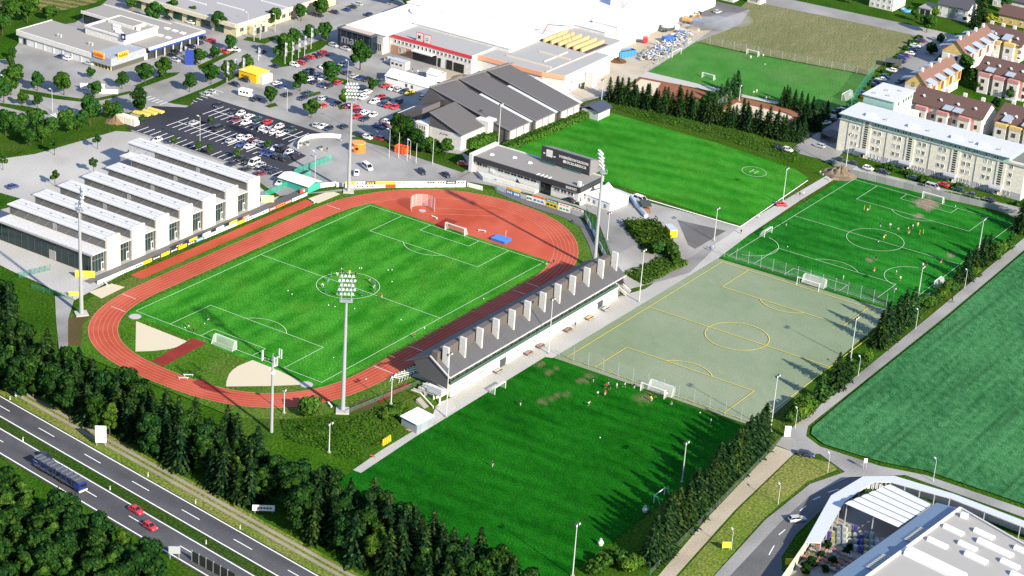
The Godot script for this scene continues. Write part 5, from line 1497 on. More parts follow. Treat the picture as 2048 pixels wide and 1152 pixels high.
func build_houses() -> void:
	var brown := mat("brown_tiles", Color(0.135, 0.075, 0.062), 0.8, "streak", 1.6)
	var rust := mat("rust_tiles", Color(0.23, 0.125, 0.095), 0.8, "streak", 1.6)
	var slate := mat("grey_tiles", Color(0.085, 0.085, 0.10), 0.8, "streak", 1.6)
	var w := plaster("white_wall", Color.WHITE)
	var bluew := w
	var yel := plaster("gable_yellow", Color(0.72, 0.52, 0.19))
	var pinkm := plaster("pink_panel", Color(0.55, 0.27, 0.25))
	var pv := mat("glass_canopy", Color(0.33, 0.38, 0.44), 0.25)
	var brownf := mat("brown_frame", Color(0.16, 0.08, 0.05), 0.7)
	# gabled house with solar dormers, ridge along z
	for q in [["A", 42.6, 53.0, -355.0, -325.0, "row house with yellow gable and two large glass canopies"], ["B", 49.0, 58.2, -306.0, -275.5, "row house with yellow gable behind the turquoise annex"]]:
		var o := house("row_house", q[5], q[1], q[2], q[3], q[4], -1.0, 6.6, 11.2, false, w, rust, yel)
		for i in 4:
			var z: float = lerpf(q[3] + 3.0, q[4] - 3.5, i / 3.0)
			var xe: float = q[2]
			part("east_canopy", Shape.new().hexa([Vector3(xe - 3.2, 9.0, z - 2.4), Vector3(xe + 1.6, 7.5, z - 2.4), Vector3(xe + 1.6, 7.5, z + 2.2), Vector3(xe - 3.2, 9.0, z + 2.2)], [Vector3(xe - 3.2, 9.2, z - 2.4), Vector3(xe + 1.6, 7.7, z - 2.4), Vector3(xe + 1.6, 7.7, z + 2.2), Vector3(xe - 3.2, 9.2, z + 2.2)]), pv, o)
			part("loggia", bx(xe - 2.6, 3.0, z - 2.0, xe + 1.0, 7.4, z + 1.8), yel if q[0] == "B" else w, o)
			part("loggia_opening", bx(xe + 1.0, 3.6, z - 1.4, xe + 1.06, 6.8, z + 1.2), mat("loggia_brown", Color(0.20, 0.07, 0.04), 0.7), o)
			part("west_canopy", Shape.new().hexa([Vector3(q[1] - 2.6, 7.2, z - 1.8), Vector3(q[1] + 2.6, 8.6, z - 1.8), Vector3(q[1] + 2.6, 8.6, z + 1.6), Vector3(q[1] - 2.6, 7.2, z + 1.6)], [Vector3(q[1] - 2.6, 7.4, z - 1.8), Vector3(q[1] + 2.6, 8.8, z - 1.8), Vector3(q[1] + 2.6, 8.8, z + 1.6), Vector3(q[1] - 2.6, 7.4, z + 1.6)]), pv, o)
			var cx: float = (q[1] + q[2]) / 2
			part("chimney", bx(cx - 0.5, 10.6, z - 0.5, cx + 0.4, 12.6, z + 0.5), w, o)
		for i in 2:
			win(o, Vector3(q[1] + 3.2 + i * 3.0, 6.6 if q[0] == "B" else 4.4, q[4]), 0.8, 1.5, 0, brownf)
	# houses with ridge along x
	var list := [[60.5, 88.5, -268.0, -254.5, -1.0, 7.4, 11.4, "long brown-roofed house with pink balconies behind the apartment block", true], [64.0, 83.5, -322.0, -309.5, -1.0, 7.4, 11.2, "brown-roofed white house with two glass canopies and hedge", true], [92.0, 110.0, -276.0, -258.0, -1.0, 7.0, 11.2, "brown-roofed house at the end of the apartment block", false], [44.5, 64.0, -371.0, -354.0, -0.5, 6.0, 9.8, "brown-roofed cream house with porch and hedge in front", false]]
	for q in list:
		var o := house("estate_house", q[7], q[0], q[1], q[2], q[3], q[4], q[5], q[6], true, bluew, brown)
		var zf: float = q[3]
		var wide: float = q[1] - q[0]
		for i in 3:
			var x: float = q[0] + wide * (0.18 + 0.3 * i)
			part("bay_wall", bx(x - 2.1, q[4] - 0.3, zf, x + 2.1, 5.6, zf + 2.0), w, o)
			part("balcony_band", bx(x - 2.2, 5.6, zf, x + 2.2, 6.9, zf + 2.1), pinkm if q[8] else yel, o)
			part("balcony_recess", bx(x + 2.3, 0.2, zf, x + 3.3, 6.6, zf + 0.1), pinkm if q[8] else yel, o)
			for r in 2:
				win(o, Vector3(x - 0.2, 0.9 + r * 2.9, zf + 2.0), 1.2, 1.3, 0, brownf)
				win(o, Vector3(x + 4.2, 0.9 + r * 2.9, zf), 0.9, 1.3, 0, brownf)
		for i in 4:
			part("chimney", bx(q[0] + wide * (0.1 + 0.25 * i), q[6] - 0.6, (q[2] + q[3]) / 2 - 1.4, q[0] + wide * (0.1 + 0.25 * i) + 1.3, q[6] + 1.3, (q[2] + q[3]) / 2 - 0.5), w, o)
			var x2: float = q[0] + wide * (0.14 + 0.24 * i)
			part("roof_window", Shape.new().tube(Vector3(x2, q[5] + 1.9, zf - 3.0), Vector3(x2, q[5] + 2.6, zf - 2.4), 0.45, 0.45, 8), mat("roof_window", Color(0.55, 0.6, 0.63), 0.3), o)
		for i in 2:
			var x: float = q[0] + wide * ((0.52 if q[0] == 60.5 else 0.25) + (0.14 if q[0] == 60.5 else 0.42) * i)
			part("glass_canopy", Shape.new().hexa([Vector3(x - 1.7, 8.9, zf - 3.4), Vector3(x + 1.7, 8.9, zf - 3.4), Vector3(x + 1.7, 7.8, zf + 1.4), Vector3(x - 1.7, 7.8, zf + 1.4)], [Vector3(x - 1.7, 9.1, zf - 3.4), Vector3(x + 1.7, 9.1, zf - 3.4), Vector3(x + 1.7, 8.0, zf + 1.4), Vector3(x - 1.7, 8.0, zf + 1.4)]), pv, o)
			part("dormer_wall", bx(x - 1.5, 6.0, zf - 2.0, x + 1.5, 7.8, zf + 0.4), pinkm if q[8] else yel, o)
			win(o, Vector3(x, 6.9, zf + 0.4), 1.4, 1.2, 0, brownf)
	# detached houses at the top
	var d := [[12.6, 26.4, -400.0, -390.0, 5.4, 8.6, "white two-storey house with dark hipped roof and green stair glazing", w, slate], [-15.0, -4.0, -394.0, -381.0, 6.0, 9.0, "white house behind the garden hedge at the crop field", w, slate], [36.0, 52.0, -411.0, -401.0, 3.8, 6.8, "yellow bungalow with brown roof among the gardens", plaster("gable_yellow", Color.WHITE), brown], [24.0, 44.0, -436.0, -424.0, 4.0, 7.6, "grey-roofed house behind the gardens", w, slate], [-66.0, -60.0, -346.0, -341.0, 2.4, 3.4, "small white hut beside the dark street", w, slate], [-56.0, -50.0, -352.0, -346.5, 2.6, 3.8, "white site hut near the crop field corner", w, slate]]
	for q in d:
		var o := house("detached_house", q[6], q[0], q[1], q[2], q[3], 0.0, q[4], q[5], true, q[7], q[8])
		for i in 4:
			if q[0] == 12.6 and i in [1]:
				part("stair_glazing", bx(17.6, 0.2, q[3], 20.6, q[4] - 0.3, q[3] + 0.08), mat("stair_green", Color(0.22, 0.27, 0.22), 0.4), o)
				continue
			for r in (2 if q[4] > 5.0 else 1):
				win(o, Vector3(lerpf(q[0] + 1.6, q[1] - 1.6, i / 3.0), 1.3 + r * 2.6, q[3]), 0.9, 1.1, 0)
	var g := thing("garage", "white garage with grey roof beside the white two-storey house", "garage")
	part("wall", bx(5.6, -0.2, -396, 11.0, 2.6, -387), w, g)
	part("roof", bx(5.3, 2.6, -396.4, 11.3, 2.9, -386.6), mat("store_gravel", Color.WHITE), g)
	for k in 2:
		part("door", bx(6.2 + k * 2.5, 0, -387, 8.2 + k * 2.5, 2.2, -386.9), glass(), g)
	var pool := thing("garden_pool", "small round blue garden pool beside the white house", "pool", Q(1812, 22))
	part("rim", Shape.new().tube(Vector3(0, 0, 0), Vector3(0, 0.9, 0), 2.3, 2.3, 18), mat("pool_blue", Color(0.10, 0.30, 0.55), 0.5), pool)
	part("water", Shape.new().tube(Vector3(0, 0.9, 0), Vector3(0, 0.93, 0), 2.1, 2.1, 18), mat("pool_water", Color(0.12, 0.38, 0.62), 0.08), pool)

func build_garden_store() -> void:
	var o := thing("garden_centre", "garden centre with curved white canopy and grey skylit roof", "garden centre")
	landmarks.append(["the garden centre", Vector3(185, 0, 30)])
	var cano := mat("canopy_sheet", Color(0.60, 0.64, 0.70), 0.45, "plaster", 4.0)
	var whites := mat("white_sheet", Color(0.72, 0.74, 0.77), 0.45, "plaster", 4.0)
	var post := mat("store_post", Color(0.40, 0.42, 0.45), 0.5)
	var y := 0.8
	# ring of canopy segments: outer and inner edge points
	var outer := [Vector2(169.4, 43.6), Vector2(164.3, 19.7), Vector2(166.2, 5.7), Vector2(172.1, 0.2), Vector2(187.5, -1.2), Vector2(225.0, 0.8)]
	var inner := [Vector2(172.4, 41.5), Vector2(168.2, 20.2), Vector2(169.4, 6.4), Vector2(172.7, 3.7), Vector2(187.5, 1.4), Vector2(225.0, 4.0)]
	for i in 5:
		var a := [outer[i], outer[i + 1], inner[i + 1], inner[i]]
		var lo := []
		var hi := []
		for p in a:
			lo.append(Vector3(p.x, y, p.y))
			hi.append(Vector3(p.x, y + 0.25, p.y))
		lo.reverse()
		hi.reverse()
		part("canopy_segment", Shape.new().hexa(lo, hi), cano, o)
		part("fence_panel", Shape.new().beam(Vector3(outer[i].x, (LOW + y) / 2, outer[i].y), Vector3(outer[i + 1].x, (LOW + y) / 2, outer[i + 1].y), 0.08, y - LOW), plaster("fence_white", Color(0.5, 0.52, 0.55)), o)
		for k in 4:
			var p: Vector2 = inner[i].lerp(inner[i + 1], k / 4.0)
			part("canopy_post", bx(p.x - 0.1, LOW, p.y - 0.1, p.x + 0.1, y, p.y + 0.1), post, o)
	part("fence_panel", Shape.new().beam(Vector3(169.4, (LOW + y) / 2, 43.6), Vector3(172.3, (LOW + y) / 2, 62.0), 0.1, y - LOW), plaster("banner_pale", Color(0.62, 0.60, 0.45)), o)
	# shade roof with folded sheets, hung between canopy and store
	for i in 6:
		var t0 := i / 6.0
		var t1 := (i + 1) / 6.0
		var l0 := Vector3(170.0, 3.1, 24.4).lerp(Vector3(174.6, 3.1, 8.4), t0)
		var l1 := Vector3(170.0, 3.1, 24.4).lerp(Vector3(174.6, 3.1, 8.4), t1)
		var r0 := Vector3(185.0, 3.3, 26.6).lerp(Vector3(186.8, 3.3, 11.2), t0)
		var r1 := Vector3(185.0, 3.3, 26.6).lerp(Vector3(186.8, 3.3, 11.2), t1)
		var s := Shape.new()
		var up := Vector3(0, 0.22, 0)
		var lm := (l0 + l1) / 2 + up
		var rm := (r0 + r1) / 2 + up
		s.quad(l0, r0, rm, lm)
		s.quad(lm, rm, r1, l1)
		part("shade_sheet", s, whites, o)
		part("shade_gutter", Shape.new().beam(l1 + Vector3(0, 0.02, 0), r1 + Vector3(0, 0.02, 0), 0.22, 0.12), mat("gutter_dark", Color(0.10, 0.12, 0.14), 0.5), o)
	for q in [[170.5, 24.0], [185.5, 26.2], [186.8, 12.0], [178, 25.2], [178, 10]]:
		part("shade_post", bx(q[0] - 0.1, LOW, q[1] - 0.1, q[0] + 0.1, 3.2, q[1] + 0.1), post, o)
	# blue lean-to roof and main hall
	var blue := mat("blue_sheet", Color(0.17, 0.26, 0.37), 0.4, "streak", 3.0)
	part("blue_roof", Shape.new().hexa([Vector3(187.6, 3.7, 10.6), Vector3(194.0, 4.6, 11.2), Vector3(187.6, 4.6, 75.0), Vector3(181.2, 3.7, 75.0)], [Vector3(187.6, 3.9, 10.6), Vector3(194.0, 4.8, 11.2), Vector3(187.6, 4.8, 75.0), Vector3(181.2, 3.9, 75.0)]), blue, o)
	for k in 3:
		var t := 0.22 + k * 0.27
		for j in 10:
			var c := Vector3(192.6, 4.8, 12.0).lerp(Vector3(186.4, 4.8, 75.0), t + j * 0.0125)
			part("louvre", bx(c.x - 1.3, c.y - 0.16, c.z - 0.2, c.x + 1.0, c.y + 0.08, c.z + 0.2), mat("louvre_grey", Color(0.38, 0.40, 0.36), 0.6), o)
	var groof := mat("main_gravel", Color(0.41, 0.40, 0.38), 0.95, "asphalt", 5.0)
	part("main_wall", Shape.new().hexa([Vector3(194.2, LOW, 12.4), Vector3(260, LOW, 34), Vector3(260, LOW, 90), Vector3(187.0, LOW, 90)], [Vector3(194.2, 5.3, 12.4), Vector3(260, 5.3, 34), Vector3(260, 5.3, 90), Vector3(187.0, 5.3, 90)]), plaster("pale_wall", Color.WHITE), o)
	part("main_roof", Shape.new().hexa([Vector3(194.4, 5.3, 12.8), Vector3(260, 5.3, 34.4), Vector3(260, 5.3, 90), Vector3(187.2, 5.3, 90)], [Vector3(194.4, 5.5, 12.8), Vector3(260, 5.5, 34.4), Vector3(260, 5.5, 90), Vector3(187.2, 5.5, 90)]), groof, o)
	part("roof_kerb", Shape.new().beam(Vector3(194.2, 5.65, 12.4), Vector3(186.9, 5.65, 90), 0.5, 0.7), mat("kerb_white", Color(0.70, 0.70, 0.68), 0.7), o)
	part("roof_kerb", Shape.new().beam(Vector3(194.2, 5.6, 12.4), Vector3(260, 5.6, 34), 0.6, 0.6), mat("kerb_grey", Color(0.45, 0.45, 0.44), 0.7), o)
	var dome := mat("barrel_white", Color(0.80, 0.80, 0.79), 0.35)
	for q in [[1907, 1062, 5.0, 0.9], [1875, 1088, 5.0, 0.9], [1935, 1094, 4.5, 0.9], [1968, 1070, 5.0, 0.9], [1990, 1098, 9.0, 1.0], [1952, 1118, 5.5, 1.0], [2020, 1130, 4.5, 0.9], [1870, 1132, 15.0, 1.7], [2045, 1103, 4.0, 0.9], [2038, 1155, 4.0, 0.9]]:
		var p := G(q[0], q[1], 5.5)
		var dirn: Vector3 = Vector3(0.985, 0, 0.17) * q[2] * 0.5
		var s := Shape.new().tube(p - dirn, p + dirn, q[3], q[3], 14)
		part("barrel_skylight", s, dome, o)
	part("roof_unit", bx(195.8, 5.5, 15.2, 197.4, 6.6, 16.4), dome, o)
	part("inner_wall", Shape.new().beam(Vector3(187.4, 0.4, 11.0), Vector3(181.4, 0.4, 75), 0.2, 6.0), plaster("pale_wall", Color.WHITE), o)
	sheet("store_floor", wor([165.5, 21, 167.4, 7.6, 173, 2.2, 188, 1.0, 225, 4, 225, 24, 194, 12, 187, 12, 181, 76, 173, 76, 170, 45]), 0.06, mat("paving_pale", Color(0.36, 0.34, 0.30), 0.9, "asphalt", 3.0), 5.0)
	# pallets and plant tables inside
	var cols := [Color(0.45, 0.47, 0.34), Color(0.36, 0.38, 0.36), Color(0.06, 0.06, 0.22), Color(0.42, 0.42, 0.14), Color(0.28, 0.33, 0.36), Color(0.40, 0.44, 0.40)]
	var ni := 0
	for r in 4:
		for c in 11:
			var p := Vector3(171.6 + c * 1.45 - r * 0.25, LOW + 0.06, 26.2 + r * 2.4 + c * 0.1)
			if p.x > 186.0:
				continue
			var t := thing("goods_pallet", "stacked goods pallet", "pallet", p, "pallets in the garden centre yard")
			part("pallet_base", bx(-0.6, 0, -0.5, 0.6, 0.15, 0.5), mat("pallet_wood", Color(0.30, 0.22, 0.13), 0.9), t)
			part("wrapped_sacks", bx(-0.5, 0.15, -0.42, 0.5, 1.0 + 0.5 * ((ni * 7) % 3), 0.42), mat("sacks%d" % (ni % 6), cols[ni % 6], 0.5), t)
			reg(t, ["olive", "grey", "navy", "yellow", "pale blue", "pale green"][ni % 6] + " wrapped pallet in the garden centre yard")
			ni += 1
	rng.seed = 44
	for r in 5:
		for c in 4:
			var p := Vector3(171.6 + c * 3.1 - r * 0.1, LOW + 0.06, 37.4 + r * 1.9 + c * 0.35)
			if p.x > 184.5:
				continue
			var t := thing("plant_table", "table of potted flowers", "plant table", p, "plant tables in the garden centre yard")
			part("bench", bx(-1.4, 0.55, -0.55, 1.4, 0.68, 0.55), mat("bench_grey", Color(0.2, 0.2, 0.2), 0.7), t)
			for k in 4:
				part("leg", bx(-1.3 + (k % 2) * 2.5, 0, -0.5 + (k / 2) * 0.9, -1.2 + (k % 2) * 2.5, 0.55, -0.4 + (k / 2) * 0.9), mat("bench_grey", Color.WHITE), t)
			var s := Shape.new()
			var hue: Color = [Color(0.55, 0.12, 0.05), Color(0.50, 0.16, 0.08), Color(0.55, 0.5, 0.45), Color(0.10, 0.16, 0.04)][(r + c) % 4]
			for k in 110:
				leaf(s, Vector3(rng.randf_range(-1.35, 1.35), 0.75 + rng.randf() * 0.35, rng.randf_range(-0.5, 0.5)), Vector3.UP, 0.13, hue.lerp(Color(0.65, 0.4, 0.28), rng.randf() * 0.7))
			part("flowers", s, proto["shrub0"][2], t)
			reg(t, ["red", "coral", "white", "green"][(r + c) % 4] + " flower table in the garden centre yard")
	for q in [[1655, 1098, 0.8], [1640, 1118, 0.7], [1690, 1110, 0.7], [1665, 1130, 0.8], [1620, 1135, 1.0], [1610, 1148, 1.0], [1700, 1100, 0.6], [1712, 1090, 0.5], [1650, 1145, 0.7]]:
		var p := G(q[0], q[1], LOW)
		plant("dark_bush0", p, q[2] * 0.6, "potted_shrub", "dark potted shrub in the garden centre yard", "shrubs in the garden centre", "shrub")

# ---------------------------------------------------------------- vehicles
var car_mesh := {}
const PAINT := {"w": ["white", 0.78, 0.78, 0.76], "s": ["silver", 0.42, 0.44, 0.46], "k": ["black", 0.018, 0.02, 0.026], "b": ["blue", 0.02, 0.045, 0.17], "r": ["red", 0.50, 0.02, 0.03], "g": ["dark green", 0.015, 0.06, 0.06], "m": ["maroon", 0.16, 0.015, 0.04], "y": ["yellow", 0.72, 0.55, 0.02], "v": ["violet", 0.11, 0.03, 0.13], "n": ["navy", 0.012, 0.02, 0.055]}

func hull(rings: Array) -> Shape:      # rings: [x, half width, y low, y high]
	var s := Shape.new()
	var prev := []
	for r in rings:
		var ring := []
		var w: float = r[1]
		var h: float = r[3] - r[2]
		for q in [[-w * 0.96, r[2]], [w * 0.96, r[2]], [w, r[2] + h * 0.35], [w * 0.985, r[2] + h * 0.78], [w * 0.86, r[3]], [-w * 0.86, r[3]], [-w * 0.985, r[2] + h * 0.78], [-w, r[2] + h * 0.35]]:
			ring.append(Vector3(r[0], q[1], q[0]))
		if prev.is_empty():
			for i in range(1, 7):
				s.tri(ring[0], ring[i], ring[i + 1])
		else:
			for i in 8:
				var j := (i + 1) % 8
				s.quad(prev[i], ring[i], ring[j], prev[j])
		prev = ring
	for i in range(1, 7):
		s.tri(prev[0], prev[i + 1], prev[i])
	return s

func make_cars() -> void:
	var kinds := {
		"hatchback": [[[-1.95, 0.74, 0.42, 0.86], [-1.75, 0.84, 0.28, 0.96], [-0.8, 0.87, 0.25, 0.97], [0.75, 0.87, 0.25, 0.95], [1.55, 0.83, 0.27, 0.82], [1.92, 0.72, 0.36, 0.66]], [-1.72, 1.0, -1.35, 0.2, 0.92, 1.46], 1.22],
		"estate": [[[-2.25, 0.76, 0.42, 0.88], [-2.05, 0.86, 0.28, 0.97], [-0.9, 0.89, 0.25, 0.98], [0.85, 0.89, 0.25, 0.96], [1.75, 0.85, 0.27, 0.84], [2.2, 0.74, 0.36, 0.66]], [-2.05, 1.1, -1.75, 0.25, 0.94, 1.48], 1.36],
		"saloon": [[[-2.2, 0.76, 0.42, 0.90], [-2.0, 0.85, 0.28, 0.98], [-1.0, 0.88, 0.25, 0.98], [0.85, 0.88, 0.25, 0.95], [1.75, 0.85, 0.27, 0.82], [2.2, 0.74, 0.36, 0.64]], [-1.55, 1.05, -0.95, 0.2, 0.93, 1.42], 1.34],
		"van": [[[-2.5, 0.86, 0.4, 1.1], [-2.4, 0.94, 0.3, 1.2], [0.0, 0.96, 0.28, 1.22], [1.4, 0.95, 0.28, 1.18], [2.1, 0.9, 0.3, 1.0], [2.45, 0.82, 0.38, 0.8]], [-2.4, 1.75, -2.3, 0.9, 1.16, 2.0], 1.5]}
	for k in kinds:
		var q: Array = kinds[k]
		var g: Array = q[1]
		var w := 0.8 if k != "van" else 0.9
		var wu := w * 0.8 if k != "van" else w * 0.92
		var glassb := Shape.new().hexa([Vector3(g[0], g[4] - 0.06, -w), Vector3(g[1], g[4] - 0.06, -w), Vector3(g[1], g[4] - 0.06, w), Vector3(g[0], g[4] - 0.06, w)], [Vector3(g[2], g[5], -wu), Vector3(g[3], g[5], -wu), Vector3(g[3], g[5], wu), Vector3(g[2], g[5], wu)])
		var roof := Shape.new().hexa([Vector3(g[2] - 0.06, g[5] - 0.05, -wu - 0.03), Vector3(g[3] + 0.04, g[5] - 0.05, -wu - 0.03), Vector3(g[3] + 0.04, g[5] - 0.05, wu + 0.03), Vector3(g[2] - 0.06, g[5] - 0.05, wu + 0.03)], [Vector3(g[2], g[5] + 0.05, -wu + 0.08), Vector3(g[3] - 0.08, g[5] + 0.05, -wu + 0.08), Vector3(g[3] - 0.08, g[5] + 0.05, wu - 0.08), Vector3(g[2], g[5] + 0.05, wu - 0.08)])
		# pillars in body colour join roof and body
		for t in [[g[0], g[2]], [g[1], g[3]], [(g[0] + g[1]) / 2 - 0.1, (g[2] + g[3]) / 2 - 0.1]]:
			for s in [-1.0, 1.0]:
				roof.beam(Vector3(t[0], g[4] - 0.04, s * w), Vector3(t[1], g[5], s * wu), 0.09, 0.09)
		var wheel := Shape.new().tube(Vector3(0, 0, -0.1), Vector3(0, 0, 0.1), 0.31, 0.31, 10)
		var rim := Shape.new().tube(Vector3(0, 0, -0.115), Vector3(0, 0, 0.115), 0.19, 0.19, 8)
		var lamp := bx(-0.06, -0.07, -0.17, 0.06, 0.07, 0.17)
		car_mesh[k] = {"body": hull(q[0]).mesh(), "windows": glassb.mesh(), "roof": roof.mesh(), "wheel": wheel.mesh(), "rim": rim.mesh(), "lamp": lamp.mesh(), "base": q[2], "front": q[0][5][0] - 0.08, "back": q[0][0][0] + 0.06}

func car(p: Vector3, c: String, kind: String, head: float, where: String, group: String) -> Node3D:
	var pt: Array = PAINT[c]
	var m := mat("paint_" + c, Color(pt[1], pt[2], pt[3]), 0.28)
	m.clearcoat_enabled = true
	var q: Dictionary = car_mesh[kind]
	var o := thing("parked_car" if where.contains("parked") else "moving_car", "", "car" if kind != "van" else "van", p, group, deg_to_rad(head))
	part("body", q.body, m, o)
	part("windows", q.windows, mat("car_glass", Color(0.012, 0.015, 0.018), 0.08), o)
	part("roof", q.roof, m, o)
	var w: float = 0.76 if kind != "van" else 0.84
	for a in [-1, 1]:
		for b in [-1, 1]:
			var wh := part("wheel", q.wheel, mat("tyre", Color(0.015, 0.015, 0.016), 0.8), o)
			wh.position = Vector3(a * q.base, 0.31, b * w)
			part("rim", q.rim, mat("alloy", Color(0.4, 0.4, 0.41), 0.35, "", 1, 0.7), wh)
		var l := part("headlight", q.lamp, mat("headlight_glass", Color(0.7, 0.72, 0.75), 0.1), o)
		l.position = Vector3(q.front, 0.66 if kind != "van" else 0.8, a * 0.55)
		var t := part("tail_light", q.lamp, mat("tail_light_red", Color(0.4, 0.01, 0.01), 0.2), o)
		t.position = Vector3(q.back, 0.75 if kind != "van" else 0.9, a * 0.6)
	reg(o, "%s %s %s" % [pt[0], kind, where])
	return o

func cars_at(list: Array, head: float, where: String, group: String) -> void:
	for i in list.size():
		var q: Array = list[i]
		rng.seed = int(q[0] * 31 + q[1])
		var kind: String = q[3] if q.size() > 3 else ["hatchback", "hatchback", "estate", "saloon"][rng.randi() % 4]
		var flip := 180.0 if rng.randf() < 0.45 else 0.0
		car(Q(q[0], q[1] + 2.0), q[2], kind, (q[4] if q.size() > 4 else head + flip) + rng.randf_range(-2.5, 2.5), where, group)

func build_cars() -> void:
	make_cars()
	cars_at([[436, 212, "k"], [388, 247, "s"], [466, 225, "k"], [481, 228, "w"], [470, 241, "m"], [437, 258, "k", "van"], [314, 281, "w"], [499, 234, "w"], [513, 238, "g"], [492, 246, "w"], [536, 245, "r"], [512, 253, "n"], [528, 258, "w"], [536, 262, "s"], [558, 254, "w"], [548, 265, "w"], [562, 269, "w"], [582, 260, "g"], [483, 275, "w"], [462, 283, "s"], [495, 277, "w"], [507, 281, "m"], [514, 286, "s"], [483, 290, "b"], [525, 289, "s"], [498, 294, "w"], [551, 297, "w"], [563, 299, "k", "van"], [528, 305, "b"], [540, 309, "b"], [577, 306, "w"], [589, 311, "n"], [556, 314, "k"], [571, 318, "k"], [481, 319, "k"], [496, 324, "k"], [508, 327, "w", "van"], [521, 332, "s"], [531, 337, "n"], [544, 341, "n"], [462, 330, "k"], [492, 340, "k"], [523, 348, "m"]], 90, "parked in the new car park", "cars in the new dark car park")
	cars_at([[421, 184, "s"], [409, 189, "s"]], 0, "parked in the new car park", "cars in the new dark car park")
	var old := "parked in the old car park"
	var og := "cars in the old grey car park"
	cars_at([[648, 134, "w"], [621, 141, "n"], [618, 147, "g"], [636, 153, "s"], [645, 157, "w"], [618, 160, "w"], [628, 165, "n"], [645, 171, "b"], [657, 173, "k"], [677, 166, "r"], [555, 168, "w"], [563, 173, "b"], [576, 190, "k"], [617, 187, "g"], [606, 197, "n"], [646, 197, "s"], [512, 199, "k"], [683, 130, "s"], [688, 137, "b"], [694, 146, "k"], [708, 153, "s"], [721, 157, "b"], [733, 160, "k"], [673, 208, "n"], [646, 212, "r"], [695, 213, "m"], [711, 215, "r"], [718, 222, "m"], [730, 226, "w"], [746, 231, "w"], [714, 234, "r"], [729, 239, "n"], [634, 251, "s"], [645, 254, "w"], [657, 258, "n"], [688, 254, "n"], [712, 195, "k"], [727, 196, "w"], [735, 185, "w"], [748, 204, "w"], [762, 195, "r"], [774, 199, "g"], [766, 209, "b"], [777, 212, "r"], [789, 215, "r"], [796, 205, "k"], [771, 172, "r"], [785, 178, "w"], [798, 180, "s"], [809, 184, "n"], [819, 186, "y"], [846, 195, "s"], [726, 181, "n"], [718, 189, "s"], [760, 165, "g"]], 90, old, og)
	cars_at([[589, 130, "w"], [601, 126, "r"], [610, 120, "n"], [619, 115, "r"], [632, 113, "n"], [639, 110, "m"], [649, 107, "r"], [667, 91, "s"], [691, 98, "s"], [774, 245, "w"], [757, 254, "b"], [768, 251, "m"], [712, 268, "g"], [723, 272, "n"], [733, 275, "w"], [757, 277, "r"]], 0, old, og)
	cars_at([[549, 133, "n", "hatchback", 180], [525, 104, "n", "hatchback", 95], [738, 29, "n", "saloon", 100]], 90, "driving on the shopping road", "cars on the shopping road")
	cars_at([[491, 161, "n"], [471, 170, "n"]], 0, old, og)
	cars_at([[120, 114, "b"], [132, 117, "w"], [177, 127, "s"]], 0, "parked before the flat store", "cars at the shops")
	cars_at([[342, 111, "k"], [351, 121, "s"], [353, 105, "k"], [369, 99, "k"], [383, 94, "n"], [403, 76, "k"], [398, 86, "b"], [421, 82, "r"], [418, 113, "n"], [448, 104, "r"], [455, 99, "w"], [472, 100, "w"], [389, 126, "k"], [418, 55, "b"], [381, 45, "w"], [495, 53, "k"], [512, 47, "w"], [519, 48, "s"], [534, 38, "y"], [572, 25, "r"], [588, 18, "b"], [621, 8, "b"], [630, 30, "n"], [637, 31, "n"], [545, 34, "g"], [835, 5, "k"], [848, 8, "n"], [861, 10, "k"], [610, 10, "n"], [600, 14, "r"], [336, 37, "k"], [693, 20, "b"], [704, 14, "k"], [715, 8, "s"], [670, 25, "n"]], 0, "parked at the car dealer", "cars at the shops")
	cars_at([[844, 345, "k", "estate", -30], [892, 351, "k", "saloon", -25], [926, 329, "r", "hatchback", 20], [713, 347, "w", "saloon", -55], [735, 336, "w", "van", -25], [1048, 369, "n", "van", 5], [1141, 402, "k", "saloon", -10], [1281, 401, "w", "van", -8], [560, 367, "w", "saloon", -80]], 0, "parked on the stadium forecourt", "cars on the forecourt")
	cars_at([[1842, 82, "v"], [1830, 92, "w"], [1824, 99, "b"], [1820, 107, "w"], [1812, 112, "v"], [1805, 116, "b"], [1801, 123, "n"], [1770, 154, "b"], [1762, 159, "w"], [1755, 165, "b"], [1748, 171, "k"], [1727, 187, "b"], [1724, 193, "r"], [1782, 141, "w"], [1688, 222, "w"]], 0, "parked on the residential street", "cars along the residential street")
	cars_at([[1673, 222, "k"], [1651, 246, "w"], [1664, 240, "n"], [1614, 271, "n"], [1601, 279, "n"], [1800, 164, "k"]], 70, "parked on the residential street", "cars along the residential street")
	cars_at([[1638, 292, "s"], [1661, 325, "g"], [1678, 319, "g"], [1704, 327, "n"], [1735, 344, "w"], [1766, 352, "n"], [1824, 356, "g"], [1886, 370, "r"], [1865, 374, "s", "van"], [1915, 379, "g"], [1940, 397, "g"], [1977, 407, "n"], [1575, 300, "w"], [1560, 297, "k"]], -3, "parked before the apartment block", "cars before the apartment block")
	cars_at([[1351, 5, "b"], [1329, 14, "r"], [1342, 14, "b"], [1376, 8, "r"], [1386, 11, "s"], [1346, 23, "k"], [1371, 21, "k"], [1396, 26, "k"], [1390, 29, "w"], [1435, 24, "s"], [1285, 37, "y"]], 75, "parked on the dark street", "cars by the building site")
	car(Q(1563, 412), "r", "hatchback", 40.0, "parked beside the sandy path", "cars by the pitches")
	car(Q(1612, 912), "n", "estate", 20.0, "turning at the field path junction", "cars on the roads")
	car(Q(1594, 1042), "s", "estate", 52.0, "driving on the curved store road", "cars on the roads")
	car(Q(26, 376), "b", "hatchback", 80.0, "parked in the hall's concrete lot", "cars on the roads")
	car(Q(92, 918), "k", "estate", -7.0, "driving on the highway", "cars on the highway")
	car(Q(272, 1024), "r", "saloon", -7.0, "driving on the highway", "cars on the highway")
